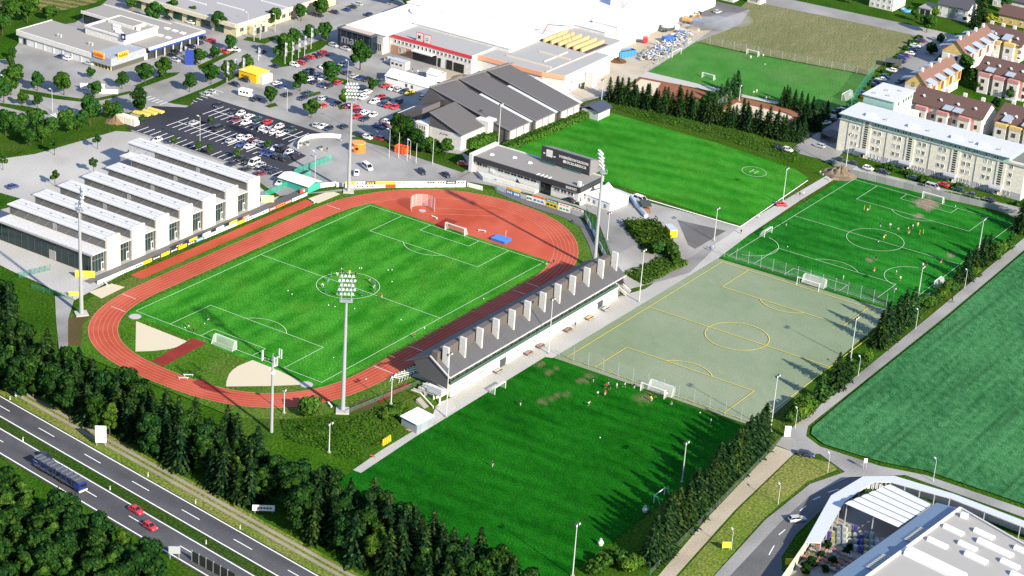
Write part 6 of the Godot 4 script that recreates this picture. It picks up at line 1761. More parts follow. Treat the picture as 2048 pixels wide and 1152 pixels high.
	car(Q(300, 1057), "r", "hatchback", -7.0, "driving on the highway", "cars on the highway")
	for q in [["new", 450, 260], ["orange kiosk", 717, 295]]:
		pass
	# caravan, transporter, site machines
	var cv := thing("motorhome", "white motorhome parked at the edge of the old car park", "motorhome", Q(494, 193), "", deg_to_rad(10))
	part("body", hull([[-3.0, 1.1, 0.5, 2.7], [-2.8, 1.15, 0.4, 2.8], [1.2, 1.15, 0.4, 2.8], [1.9, 1.1, 0.4, 2.6]]), mat("paint_w", Color.WHITE), cv)
	part("cab", hull([[1.5, 1.0, 0.4, 1.9], [2.3, 0.95, 0.4, 1.5], [3.0, 0.85, 0.45, 1.0]]), mat("paint_w", Color.WHITE), cv)
	for i in 3:
		part("window", bx(-2.3 + i * 1.3, 1.5, 1.1, -1.5 + i * 1.3, 2.1, 1.18), mat("car_glass", Color.WHITE), cv)
	for x in [-1.6, 2.0]:
		for z in [-0.95, 0.95]:
			part("wheel", Shape.new().tube(Vector3(x, 0.35, z - 0.12), Vector3(x, 0.35, z + 0.12), 0.35, 0.35, 10), mat("tyre", Color.WHITE), cv)
	var tr := thing("car_transporter", "blue car transporter lorry with empty double decks on the highway", "lorry", Q(120, 958), "", deg_to_rad(-7))
	landmarks.append(["the car transporter", Q(120, 958)])
	var blue := mat("lorry_blue", Color(0.012, 0.03, 0.16), 0.3)
	var steel := mat("deck_steel", Color(0.10, 0.105, 0.12), 0.5, "streak", 1.0)
	part("cab", hull([[6.4, 1.2, 0.5, 2.5], [6.6, 1.24, 0.4, 2.7], [8.4, 1.24, 0.4, 2.6], [8.7, 1.15, 0.5, 2.3]]), blue, tr)
	part("windscreen", bx(8.5, 1.5, -1.05, 8.72, 2.25, 1.05), mat("car_glass", Color.WHITE), tr)
	part("bumper", bx(8.55, 0.35, -1.2, 8.85, 0.75, 1.2), mat("paint_w", Color.WHITE), tr)
	for d in [[-8.6, -1.0], [-0.4, 8.4]]:
		part("lower_deck", bx(d[0], 0.75, -1.2, minf(d[1], 6.2), 0.95, 1.2), steel, tr)
		part("upper_deck", bx(d[0], 2.75, -1.22, d[1], 2.9, 1.22), steel, tr)
		for i in 5:
			part("deck_rib", bx(lerpf(d[0], d[1], i / 5.0), 2.9, -1.1, lerpf(d[0], d[1], i / 5.0) + 0.5, 2.98, 1.1), mat("deck_rib", Color(0.13, 0.135, 0.15), 0.6), tr)
		for i in 4:
			for z in [-1.15, 1.15]:
				part("deck_post", bx(lerpf(d[0] + 0.2, minf(d[1], 6.0) - 0.2, i / 3.0) - 0.08, 0.9, z - 0.06, lerpf(d[0] + 0.2, minf(d[1], 6.0) - 0.2, i / 3.0) + 0.08, 3.2, z + 0.06), blue, tr)
	for x in [-6.6, -5.4, 1.2, 2.4, 7.4]:
		for z in [-1.0, 1.0]:
			part("wheel", Shape.new().tube(Vector3(x, 0.45, z - 0.15), Vector3(x, 0.45, z + 0.15), 0.45, 0.45, 12), mat("tyre", Color.WHITE), tr)
	for q in [[1337, 62, "cement_mixer", "pale blue cement mixer lorry on the building site", Color(0.45, 0.55, 0.68), 60.0], [1273, 84, "cement_mixer", "red and white cement mixer lorry beside the unfinished wing", Color(0.70, 0.68, 0.68), 30.0]]:
		var t := thing(q[2], q[3], "lorry", Q(q[0], q[1]), "", deg_to_rad(q[5]))
		part("cab", hull([[2.4, 1.1, 0.5, 2.6], [2.6, 1.15, 0.4, 2.7], [4.2, 1.15, 0.4, 2.6], [4.4, 1.0, 0.5, 2.2]]), mat("paint_r" if q[1] == 84 else "paint_w", Color.WHITE), t)
		part("chassis", bx(-4, 0.6, -1.0, 2.6, 1.0, 1.0), steel, t)
		part("drum", Shape.new().tube(Vector3(-3.2, 2.4, 0), Vector3(-0.6, 2.3, 0), 0.7, 1.25, 12).tube(Vector3(-0.6, 2.3, 0), Vector3(2.0, 1.9, 0), 1.25, 0.7, 12), mat("drum_%d" % int(q[1]), q[4], 0.4), t)
		for x in [-3.0, -1.8, 3.2]:
			for z in [-0.95, 0.95]:
				part("wheel", Shape.new().tube(Vector3(x, 0.5, z - 0.15), Vector3(x, 0.5, z + 0.15), 0.5, 0.5, 10), mat("tyre", Color.WHITE), t)
	var ex := thing("excavator", "orange excavator with bent arm at the edge of the building site", "excavator", Q(1376, 46), "", deg_to_rad(10))
	var org := mat("digger_orange", Color(0.62, 0.30, 0.04), 0.5)
	part("undercarriage", bx(-2, 0, -1.3, 2, 0.9, 1.3), steel, ex)
	part("house", hull([[-2.4, 1.2, 1.0, 2.2], [-2.2, 1.3, 0.95, 2.5], [1.2, 1.3, 0.95, 2.4], [1.4, 1.2, 1.0, 2.2]]), org, ex)
	part("cab", bx(0.2, 2.2, -1.2, 1.4, 3.3, -0.1), mat("car_glass", Color.WHITE), ex)
	part("boom", Shape.new().beam(Vector3(1.2, 2.2, 0.3), Vector3(4.2, 4.8, 0.3), 0.5, 0.6), org, ex)
	part("stick", Shape.new().beam(Vector3(4.2, 4.8, 0.3), Vector3(6.4, 1.6, 0.3), 0.35, 0.4), org, ex)
	part("bucket", bx(6.0, 0.6, -0.3, 7.0, 1.6, 0.9), steel, ex)

# ---------------------------------------------------------------- people
var body_cache := {}

func body_field(pose: String) -> Array:
	# joints of a 1.78 m figure facing +x; returns bones [a, b, ra, rb, part]
	var lean := 0.0
	var hip := Vector3(0, 0.92, 0)
	var kl := Vector3(0.03, 0.50, -0.11)
	var kr := Vector3(0.03, 0.50, 0.11)
	var al := Vector3(-0.02, 0.09, -0.12)
	var ar := Vector3(-0.02, 0.09, 0.12)
	var hl := Vector3(0.08, 0.82, -0.30)
	var hr := Vector3(0.08, 0.82, 0.30)
	match pose:
		"walk":
			kl = Vector3(0.20, 0.52, -0.10)
			al = Vector3(0.26, 0.10, -0.10)
			kr = Vector3(-0.06, 0.50, 0.10)
			ar = Vector3(-0.34, 0.14, 0.10)
			hl = Vector3(-0.22, 0.90, -0.26)
			hr = Vector3(0.26, 0.95, 0.26)
			lean = 0.06
		"run":
			kl = Vector3(0.34, 0.62, -0.10)
			al = Vector3(0.20, 0.22, -0.10)
			kr = Vector3(-0.12, 0.48, 0.10)
			ar = Vector3(-0.52, 0.36, 0.10)
			hl = Vector3(-0.18, 1.05, -0.30)
			hr = Vector3(0.34, 1.15, 0.26)
			lean = 0.16
		"bend":
			hip = Vector3(-0.12, 0.86, 0)
			lean = 0.46
			hl = Vector3(0.42, 0.50, -0.20)
			hr = Vector3(0.42, 0.50, 0.20)
			kl = Vector3(0.10, 0.48, -0.14)
			kr = Vector3(0.10, 0.48, 0.14)
	var neck := hip + Vector3(lean, 0.56 - lean * lean * 0.6, 0)
	var sl := neck + Vector3(0, -0.05, -0.19)
	var sr := neck + Vector3(0, -0.05, 0.19)
	var el := (sl + hl) / 2 + Vector3(-0.05, -0.02, -0.05)
	var er := (sr + hr) / 2 + Vector3(-0.05, -0.02, 0.05)
	var head := neck + Vector3(lean * 0.3 + 0.02, 0.19, 0)
	var b := [[hip, neck + Vector3(0, -0.12, 0), 0.145, 0.155, 0], [sl, sr, 0.085, 0.085, 0], [hip + Vector3(0, 0, -0.07), hip + Vector3(0, 0, 0.07), 0.13, 0.13, 1],
		[hip + Vector3(0, -0.03, -0.09), kl, 0.10, 0.065, 1], [hip + Vector3(0, -0.03, 0.09), kr, 0.10, 0.065, 1], [kl, al, 0.06, 0.042, 2], [kr, ar, 0.06, 0.042, 2],
		[al, al + Vector3(0.17, -0.04, 0), 0.045, 0.038, 3], [ar, ar + Vector3(0.17, -0.04, 0), 0.045, 0.038, 3], [sl, el, 0.058, 0.045, 0], [sr, er, 0.058, 0.045, 0], [el, hl, 0.042, 0.032, 4], [er, hr, 0.042, 0.032, 4],
		[neck + Vector3(0, -0.06, 0), head, 0.05, 0.05, 4], [head + Vector3(0, -0.03, 0), head + Vector3(0.02, 0.04, 0), 0.088, 0.092, 4], [head + Vector3(-0.03, 0.05, 0), head + Vector3(-0.01, 0.07, 0), 0.088, 0.09, 5], [head + Vector3(0.08, 0, 0), head + Vector3(0.115, -0.02, 0), 0.02, 0.014, 4]]
	for s in [[hl, -1.0], [hr, 1.0]]:      # palm, thumb and fingers
		var p: Vector3 = s[0]
		b.append([p, p + Vector3(0.02, -0.07, 0), 0.034, 0.03, 4])
		b.append([p + Vector3(0.03, -0.03, 0), p + Vector3(0.07, -0.07, 0), 0.012, 0.01, 4])
		for k in 4:
			b.append([p + Vector3(0.03 - 0.018 * k, -0.07, 0), p + Vector3(0.04 - 0.018 * k, -0.15 + 0.008 * absf(k - 1.5), 0), 0.011, 0.009, 4])
	return b

func body_mesh(pose: String, cols: Array) -> ArrayMesh:
	if not body_cache.has(pose):
		var bones := body_field(pose)
		var cell := 0.045
		var lo := Vector3(-0.72, -0.05, -0.5)
		var n := Vector3i(32, 44, 23)
		var f := PackedFloat32Array()
		f.resize(n.x * n.y * n.z)
		f.fill(1.0)
		var who := PackedByteArray()
		who.resize(f.size())
		for q in bones:
			var r: float = maxf(q[2], q[3]) + 0.12
			var mn: Vector3 = (q[0].min(q[1]) - Vector3.ONE * r - lo) / cell
			var mx: Vector3 = (q[0].max(q[1]) + Vector3.ONE * r - lo) / cell
			var d: Vector3 = q[1] - q[0]
			for z in range(maxi(0, int(mn.z)), mini(n.z, int(mx.z) + 2)):
				for y in range(maxi(0, int(mn.y)), mini(n.y, int(mx.y) + 2)):
					for x in range(maxi(0, int(mn.x)), mini(n.x, int(mx.x) + 2)):
						var p := lo + Vector3(x, y, z) * cell
						var t := clampf((p - q[0]).dot(d) / maxf(d.length_squared(), 1e-6), 0, 1)
						var v: float = (p - q[0] - d * t).length() - lerpf(q[2], q[3], t)
						var i := (z * n.y + y) * n.x + x
						if v < f[i]:
							who[i] = q[4]
						var h := clampf(0.5 + 0.5 * (f[i] - v) / 0.03, 0, 1)
						f[i] = lerpf(f[i], v, h) - 0.03 * h * (1.0 - h)
		var idx := {}
		var vs := []
		var ws := []
		for z in n.z - 1:
			for y in n.y - 1:
				for x in n.x - 1:
					var i := (z * n.y + y) * n.x + x
					var sum := Vector3.ZERO
					var cnt := 0
					var best := 9.0
					var bw := 0
					for e in [[0, 0, 0, 1, 0, 0], [0, 1, 0, 1, 1, 0], [0, 0, 1, 1, 0, 1], [0, 1, 1, 1, 1, 1], [0, 0, 0, 0, 1, 0], [1, 0, 0, 1, 1, 0], [0, 0, 1, 0, 1, 1], [1, 0, 1, 1, 1, 1], [0, 0, 0, 0, 0, 1], [1, 0, 0, 1, 0, 1], [0, 1, 0, 0, 1, 1], [1, 1, 0, 1, 1, 1]]:
						var ia: int = i + (e[2] * n.y + e[1]) * n.x + e[0]
						var ib: int = i + (e[5] * n.y + e[4]) * n.x + e[3]
						if (f[ia] < 0) != (f[ib] < 0):
							var t := f[ia] / (f[ia] - f[ib])
							sum += Vector3(e[0], e[1], e[2]).lerp(Vector3(e[3], e[4], e[5]), t)
							cnt += 1
							if minf(f[ia], f[ib]) < best:
								best = minf(f[ia], f[ib])
								bw = who[ia] if f[ia] < f[ib] else who[ib]
					if cnt:
						idx[i] = vs.size()
						vs.append(lo + (Vector3(x, y, z) + sum / cnt) * cell)
						ws.append(bw)
		var quads := []
		for z in range(1, n.z - 1):
			for y in range(1, n.y - 1):
				for x in range(1, n.x - 1):
					var i := (z * n.y + y) * n.x + x
					var sx := n.x
					var sz := n.x * n.y
					for a in [[1, sx, sz], [sx, sz, 1], [sz, 1, sx]]:
						var j: int = i + a[0]
						if (f[i] < 0) != (f[j] < 0):
							var q := [i - a[1] - a[2], i - a[2], i, i - a[1]]
							if f[i] >= 0:
								q.reverse()
							if idx.has(q[0]) and idx.has(q[1]) and idx.has(q[2]) and idx.has(q[3]):
								quads.append([idx[q[0]], idx[q[1]], idx[q[2]], idx[q[3]]])
		body_cache[pose] = [vs, ws, quads]
	var c: Array = body_cache[pose]
	var s := Shape.new()
	for q in c[2]:
		s.col = cols[c[1][q[0]]]
		s.quad(c[0][q[0]], c[0][q[1]], c[0][q[2]], c[0][q[3]])
	return s.mesh()

func build_people() -> void:
	var cloth := vmat("clothing", 0.85)
	var shirt := {"w": ["white", Color(0.75, 0.75, 0.73)], "k": ["black", Color(0.02, 0.02, 0.025)], "b": ["blue", Color(0.03, 0.10, 0.34)], "r": ["red", Color(0.5, 0.05, 0.03)], "y": ["yellow", Color(0.7, 0.6, 0.12)], "g": ["green", Color(0.03, 0.16, 0.10)], "s": ["pale blue", Color(0.40, 0.48, 0.60)]}
	var meshes := {}
	var sets := [
		["on the stadium pitch", "players on the stadium pitch", [646, 576, "w", "bend", 656, 565, "b", "bend", 662, 555, "b", "stand", 675, 553, "w", "bend", 685, 550, "k", "stand", 699, 551, "y", "stand", 711, 554, "k", "stand", 739, 563, "k", "bend", 748, 571, "b", "stand", 747, 578, "s", "bend", 750, 587, "g", "stand", 763, 597, "r", "stand", 724, 593, "b", "stand", 674, 592, "b", "stand", 654, 588, "b", "bend", 377, 656, "k", "walk", 387, 667, "k", "stand", 417, 643, "k", "run", 829, 676, "r", "bend", 1093, 532, "g", "stand", 1107, 529, "k", "stand"]],
		["on the lower training pitch", "players on the lower training pitch", [1041, 812, "k", "stand", 1176, 812, "w", "bend", 1186, 765, "k", "stand", 1195, 793, "w", "run", 1210, 792, "r", "stand", 1211, 778, "r", "run", 1216, 770, "k", "stand", 1219, 780, "k", "walk", 1233, 777, "w", "stand", 1248, 776, "w", "run", 1268, 778, "k", "stand", 1310, 796, "k", "walk", 1303, 803, "y", "bend", 1333, 795, "w", "stand", 1343, 811, "g", "bend", 1421, 848, "w", "stand", 985, 934, "k", "walk"]],
		["on the upper training pitch", "players on the upper training pitch", [1734, 426, "w", "stand", 1760, 455, "k", "stand", 1780, 456, "w", "walk", 1796, 461, "k", "stand", 1815, 463, "y", "run", 1817, 469, "r", "run", 1825, 458, "s", "stand", 1835, 454, "y", "stand", 1767, 481, "y", "stand", 1770, 474, "k", "run", 1752, 521, "k", "walk", 1748, 545, "r", "stand", 1792, 550, "w", "walk", 1845, 535, "w", "stand", 1852, 534, "k", "stand", 1881, 528, "r", "run", 1613, 406, "k", "walk", 1572, 453, "k", "stand", 1800, 562, "w", "stand", 1686, 560, "w", "stand", 1832, 582, "r", "stand"]],
		["on the far grass pitch", "players on the far grass pitch", [1501, 119, "w", "stand", 1526, 116, "w", "walk", 1530, 131, "k", "walk", 1507, 190, "w", "stand", 1513, 187, "w", "stand", 1532, 201, "s", "stand", 1538, 197, "k", "walk"]],
		["walking on the paths", "people on the paths and forecourt", [1599, 393, "k", "walk", 1607, 391, "w", "walk", 1420, 502, "b", "stand", 1425, 499, "s", "stand", 1482, 468, "k", "walk", 1517, 437, "w", "walk", 1182, 416, "w", "stand", 682, 284, "b", "walk", 654, 303, "k", "stand", 631, 316, "k", "walk", 650, 182, "w", "walk", 642, 218, "k", "walk", 1062, 376, "k", "stand", 1068, 378, "w", "bend", 1150, 654, "b", "stand", 1660, 362, "k", "stand", 1640, 350, "s", "stand", 1646, 352, "k", "stand", 836, 148, "w", "stand", 825, 145, "k", "stand"]]]
	var n := 0
	for st in sets:
		var l: Array = st[2]
		for i in range(0, l.size(), 4):
			var key: String = l[i + 2] + l[i + 3] + str(n % 2)
			if not meshes.has(key):
				var sh: Color = shirt[l[i + 2]][1]
				var low: Color = [Color(0.03, 0.035, 0.05), Color(0.55, 0.55, 0.53)][n % 2]
				meshes[key] = body_mesh(l[i + 3], [sh, low, Color(0.42, 0.26, 0.18) if n % 3 else Color(0.5, 0.5, 0.5), Color(0.05, 0.05, 0.05), Color(0.45, 0.28, 0.2), Color(0.06, 0.04, 0.025)])
			rng.seed = 4000 + n
			var o := thing("person", "", "person", Q(l[i], l[i + 1]), st[1], rng.randf() * TAU)
			part("figure", meshes[key], cloth, o)
			reg(o, "%s-shirted person %s %s" % [shirt[l[i + 2]][0], {"stand": "standing", "walk": "striding", "run": "running", "bend": "bending"}[l[i + 3]], st[0]])
			n += 1
	var ballm := mat("ball_white", Color(0.8, 0.8, 0.8), 0.5)
	for q in [[576, 582], [584, 589], [657, 611], [670, 614], [709, 618], [719, 537], [723, 537], [683, 538], [776, 541], [784, 540], [784, 564], [802, 640], [849, 657], [667, 716], [732, 759], [1200, 876], [1400, 826], [967, 598], [370, 656], [409, 648], [1757, 484], [1911, 413], [1575, 494]]:
		var o := thing("football", "", "football", Q(q[0], q[1]), "footballs lying on the pitches")
		part("panels", Shape.new().tube(Vector3(0, 0, 0), Vector3(0, 0.06, 0), 0.09, 0.15, 8).tube(Vector3(0, 0.06, 0), Vector3(0, 0.2, 0), 0.15, 0.16, 8).tube(Vector3(0, 0.2, 0), Vector3(0, 0.28, 0), 0.16, 0.07, 8), ballm, o)
		reg(o, "white football lying on the grass")
	# cyclist on the field path
	var p := Q(1903, 606)
	var b := thing("bicycle", "bicycle ridden along the field path", "bicycle", p, "", deg_to_rad(45))
	for x in [-0.52, 0.52]:
		var w := Shape.new()
		for k in 14:
			var a := TAU * k / 14
			var c := TAU * (k + 1) / 14
			w.beam(Vector3(x + cos(a) * 0.33, 0.34 + sin(a) * 0.33, 0), Vector3(x + cos(c) * 0.33, 0.34 + sin(c) * 0.33, 0), 0.05, 0.05)
		part("wheel", w, mat("tyre", Color.WHITE), b)
	part("frame", Shape.new().beam(Vector3(-0.52, 0.34, 0), Vector3(-0.1, 0.35, 0), 0.05, 0.05).beam(Vector3(-0.1, 0.35, 0), Vector3(0.38, 0.85, 0), 0.05, 0.05).beam(Vector3(-0.1, 0.35, 0), Vector3(-0.25, 0.9, 0), 0.05, 0.05).beam(Vector3(0.52, 0.34, 0), Vector3(0.4, 1.0, 0), 0.05, 0.05), mat("steel_dark", Color(0.10, 0.11, 0.13), 0.4), b)
	var r := thing("person", "cyclist in dark clothes riding along the field path", "person", p + Vector3(0, 0.28, 0), "", deg_to_rad(45))
	part("figure", body_mesh("run", [Color(0.03, 0.03, 0.05), Color(0.02, 0.02, 0.03), Color(0.02, 0.02, 0.03), Color(0.05, 0.05, 0.05), Color(0.45, 0.28, 0.2), Color(0.05, 0.03, 0.02)]), cloth, r)

# ---------------------------------------------------------------- masts, goals, fences, boards, small things
func floodlight(at: Vector3, label: String, h := 37.0) -> void:
	var o := thing("floodlight_mast", label, "floodlight mast", at, "stadium floodlights", atan2(-(-at.z), -at.x))
	var steel := mat("galvanised", Color(0.40, 0.43, 0.46), 0.45, "streak", 2.0)
	part("foundation", bx(-1.7, -0.2, -1.7, 1.7, 0.35, 1.7), mat("concrete_pale", Color(0.50, 0.49, 0.45), 0.9, "asphalt", 9.0), o)
	var p := Shape.new()
	p.tube(Vector3(0, 0.3, 0), Vector3(0, 12, 0), 0.62, 0.5, 12)
	p.tube(Vector3(0, 12, 0), Vector3(0, 24, 0), 0.5, 0.4, 12)
	p.tube(Vector3(0, 24, 0), Vector3(0, h - 6.0, 0), 0.4, 0.3, 12)
	part("pole", p, steel, o)
	for y in [12.0, 24.0]:
		part("pole_collar", Shape.new().tube(Vector3(0, y - 0.2, 0), Vector3(0, y + 0.2, 0), 0.56 - y * 0.004, 0.56 - y * 0.004, 12), steel, o)
	var pl := part("platform", bx(-0.9, h - 6.1, -1.6, 0.9, h - 5.95, 1.6), steel, o)
	part("platform_rail", Shape.new().beam(Vector3(-0.9, h - 5.0, -1.6), Vector3(-0.9, h - 5.0, 1.6), 0.08, 0.08).beam(Vector3(0.9, h - 5.0, -1.6), Vector3(0.9, h - 5.0, 1.6), 0.08, 0.08).beam(Vector3(-0.9, h - 5.0, 1.6), Vector3(0.9, h - 5.0, 1.6), 0.08, 0.08).beam(Vector3(-0.9, h - 5.0, -1.6), Vector3(0.9, h - 5.0, -1.6), 0.08, 0.08).beam(Vector3(-0.9, h - 6.0, -1.6), Vector3(-0.9, h - 5.0, -1.6), 0.08, 0.08).beam(Vector3(0.9, h - 6.0, 1.6), Vector3(0.9, h - 5.0, 1.6), 0.08, 0.08), steel, pl)
	for z in [-1.2, 1.2]:
		part("rack_upright", Shape.new().beam(Vector3(0, h - 6, z), Vector3(0.9, h + 0.4, z), 0.16, 0.16), steel, o)
	for r in 5:
		var y := h - 4.6 + r * 1.15
		var x := 0.2 + r * 0.16
		part("crossbar", Shape.new().beam(Vector3(x, y, -2.1), Vector3(x, y, 2.1), 0.12, 0.12), steel, o)
		for k in (4 if r % 2 == 0 else 5):
			var z := (k - (1.5 if r % 2 == 0 else 2.0)) * 0.95
			var l := part("lamp", Shape.new().tube(Vector3(x - 0.1, y + 0.3, z), Vector3(x + 0.45, y + 0.12, z), 0.22, 0.40, 10), mat("lamp_housing", Color(0.60, 0.62, 0.64), 0.4), o)
			part("lens", Shape.new().tube(Vector3(x + 0.45, y + 0.12, z), Vector3(x + 0.49, y + 0.11, z), 0.36, 0.34, 10), mat("lamp_lens", Color(0.75, 0.77, 0.78), 0.15), l)

func pitch_lamp(px: float, py: float, h: float, label: String, two := true) -> void:
	var o := thing("training_floodlight", label, "floodlight", Q(px, py), "floodlights of the training pitches")
	var steel := mat("lamp_post_grey", Color(0.50, 0.52, 0.53), 0.5)
	part("footing", bx(-0.35, -0.2, -0.35, 0.35, 0.25, 0.35), mat("concrete_mid", Color.WHITE), o)
	part("post", Shape.new().tube(Vector3(0, 0, 0), Vector3(0, h, 0), 0.17, 0.09, 8), steel, o)
	part("arm", Shape.new().beam(Vector3(0, h, -0.7), Vector3(0, h, 0.7), 0.1, 0.1), steel, o)
	for z in ([-0.6, 0.6] if two else [0.0]):
		var l := part("lamp_head", Shape.new().hexa([Vector3(-0.3, h - 0.1, z - 0.3), Vector3(0.35, h - 0.25, z - 0.3), Vector3(0.35, h - 0.25, z + 0.3), Vector3(-0.3, h - 0.1, z + 0.3)], [Vector3(-0.3, h + 0.25, z - 0.25), Vector3(0.35, h + 0.3, z - 0.3), Vector3(0.35, h + 0.3, z + 0.3), Vector3(-0.3, h + 0.25, z + 0.25)]), mat("lamp_dark", Color(0.06, 0.065, 0.07), 0.5), o)
		part("lens", bx(0.35, h - 0.2, z - 0.26, 0.39, h + 0.26, z + 0.26), mat("lamp_lens", Color.WHITE), l)

func street_lamp(px: float, py: float, h: float, desc: String, turn := 0.0) -> void:
	var o := thing("street_lamp", desc, "street lamp", Q(px, py), "street lamps", turn)
	var steel := mat("lamp_post_grey", Color.WHITE)
	part("post", Shape.new().tube(Vector3(0, 0, 0), Vector3(0, h, 0), 0.1, 0.06, 7), steel, o)
	part("arm", Shape.new().beam(Vector3(0, h, 0), Vector3(0.9, h + 0.2, 0), 0.08, 0.08), steel, o)
	var hd := part("lamp_head", hull([[0.6, 0.12, h + 0.08, h + 0.2], [0.8, 0.22, h + 0.08, h + 0.3], [1.3, 0.2, h + 0.1, h + 0.28], [1.5, 0.1, h + 0.14, h + 0.24]]), mat("lamp_pale", Color(0.72, 0.73, 0.74), 0.4), o)
	part("lens", bx(0.75, h + 0.03, -0.15, 1.3, h + 0.08, 0.15), mat("lamp_lens", Color.WHITE), hd)
	reg(o, desc)

func flag_pole(px: float, py: float, h: float, banner: bool, desc: String) -> void:
	var o := thing("flag_pole", desc, "flag pole", Q(px, py), "flag poles")
	part("footing", Shape.new().tube(Vector3(0, 0, 0), Vector3(0, 0.2, 0), 0.3, 0.25, 8), mat("concrete_mid", Color.WHITE), o)
	part("pole", Shape.new().tube(Vector3(0, 0, 0), Vector3(0, h, 0), 0.09, 0.05, 7), mat("pole_white", Color(0.68, 0.69, 0.70), 0.4), o)
	if banner:
		var s := Shape.new()
		for i in 6:
			var y0 := h - 0.2 - i * h * 0.1
			var y1 := h - 0.2 - (i + 1) * h * 0.1
			var b0 := 0.12 * sin(i * 1.7 + px)
			var b1 := 0.12 * sin((i + 1) * 1.7 + px)
			s.col = Color(0.72, 0.72, 0.72) if i % 3 != 1 else Color(0.42, 0.40, 0.45)
			s.quad(Vector3(0.08, y1, 0), Vector3(0.95, y1, b1), Vector3(0.95, y0, b0), Vector3(0.08, y0, 0))
		part("banner", s, vmat("banner_cloth", 0.8), o)
	reg(o, desc)

func goal(p: Vector3, turn: float, label: String, w := 7.32, h := 2.44, net := true) -> void:      # opens to +x
	var o := thing("football_goal", label, "goal", p, "football goals", turn)
	var m := mat("goal_white", Color(0.80, 0.81, 0.80), 0.4)
	for z in [-w / 2, w / 2]:
		part("post", bx(-0.07, 0, z - 0.07, 0.07, h, z + 0.07), m, o)
		part("stay", Shape.new().beam(Vector3(0, h, z), Vector3(-0.8, h, z), 0.06, 0.06).beam(Vector3(-0.8, h, z), Vector3(-1.8, 0.05, z), 0.06, 0.06), m, o)
	part("crossbar", bx(-0.07, h, -w / 2 - 0.07, 0.07, h + 0.14, w / 2 + 0.07), m, o)
	if net:
		var s := Shape.new()
		s.quad(Vector3(-1.8, 0.05, -w / 2), Vector3(-1.8, 0.05, w / 2), Vector3(-0.8, h, w / 2), Vector3(-0.8, h, -w / 2))
		s.quad(Vector3(-0.8, h, -w / 2), Vector3(-0.8, h, w / 2), Vector3(0, h, w / 2), Vector3(0, h, -w / 2))
		for z in [-w / 2, w / 2]:
			s.quad(Vector3(0, 0, z), Vector3(0, h, z), Vector3(-0.8, h, z), Vector3(-1.8, 0, z))
		part("net", s, net_mat("goal_net", Color(0.75, 0.77, 0.76), 0.3), o)

func net_mat(key: String, c: Color, alpha: float) -> StandardMaterial3D:
	if mats.has(key):
		return mats[key]
	var m := mat(key, c, 0.9)
	m.metallic_specular = 0.05
	m.transparency = BaseMaterial3D.TRANSPARENCY_ALPHA
	m.albedo_color.a = alpha
	m.cull_mode = BaseMaterial3D.CULL_DISABLED
	return m

func net_fence(label: String, a: Vector3, b: Vector3, n: int, h: float, postm: Material, netm: Material, rails := true) -> void:
	var o := thing("ball_fence", label, "fence", a, "fences round the pitches")
	var d := b - a
	for i in n + 1:
		var p := d * i / n
		p.y = H(a.x + p.x, a.z + p.z) - a.y
		part("post", Shape.new().tube(p + Vector3(0, -0.2, 0), p + Vector3(0, h, 0), 0.06, 0.06, 6), postm, o)
		if i < n:
			var q := d * (i + 1) / n
			q.y = H(a.x + q.x, a.z + q.z) - a.y
			var s := Shape.new()
			s.quad(p, q, q + Vector3(0, h, 0), p + Vector3(0, h, 0))
			part("mesh_panel", s, netm, o)
			if rails:
				part("rail", Shape.new().beam(p + Vector3(0, 1.0, 0), q + Vector3(0, 1.0, 0), 0.05, 0.07), postm, o)
			if i % 4 == 1 and rails:
				part("brace", Shape.new().beam(p, q + Vector3(0, 2.2, 0), 0.06, 0.06), postm, o)

func board(a: Vector3, b: Vector3, y0: float, h: float, c: Array, desc: String, stripe = null, text := "") -> void:
	var o := thing("advert_board", desc, "advert board", a + Vector3(0, y0, 0), "advert boards round the track")
	var d := Vector3(b.x - a.x, 0, b.z - a.z)
	var base := mat("board_%s" % c[0], c[1], 0.55)
	part("panel", Shape.new().beam(Vector3(0, h / 2, 0), d + Vector3(0, h / 2, 0), 0.06, h), base, o)
	if y0 < 0.5:
		for k in 2:
			part("foot", bx(d.x * (0.1 + 0.8 * k) - 0.05, -0.1, d.z * (0.1 + 0.8 * k) - 0.05, d.x * (0.1 + 0.8 * k) + 0.05, h * 0.6, d.z * (0.1 + 0.8 * k) + 0.05), mat("steel_dark", Color.WHITE), o)
	if stripe != null:
		var u := d.normalized()
		var side := Vector3(-u.z, 0, u.x)
		var s := (Vector3(CAM.x, 0, CAM.z) - a).dot(side)
		side *= 0.045 * signf(s)
		for k in 3:
			var t0 := 0.14 + k * 0.26
			part("print_bar", Shape.new().beam(d * t0 + side + Vector3(0, h * 0.5, 0), d * (t0 + 0.19) + side + Vector3(0, h * 0.5, 0), 0.02, h * (0.42 - 0.08 * (k % 2))), mat("print_%s" % stripe[0], stripe[1], 0.6), o)
	reg(o, desc)

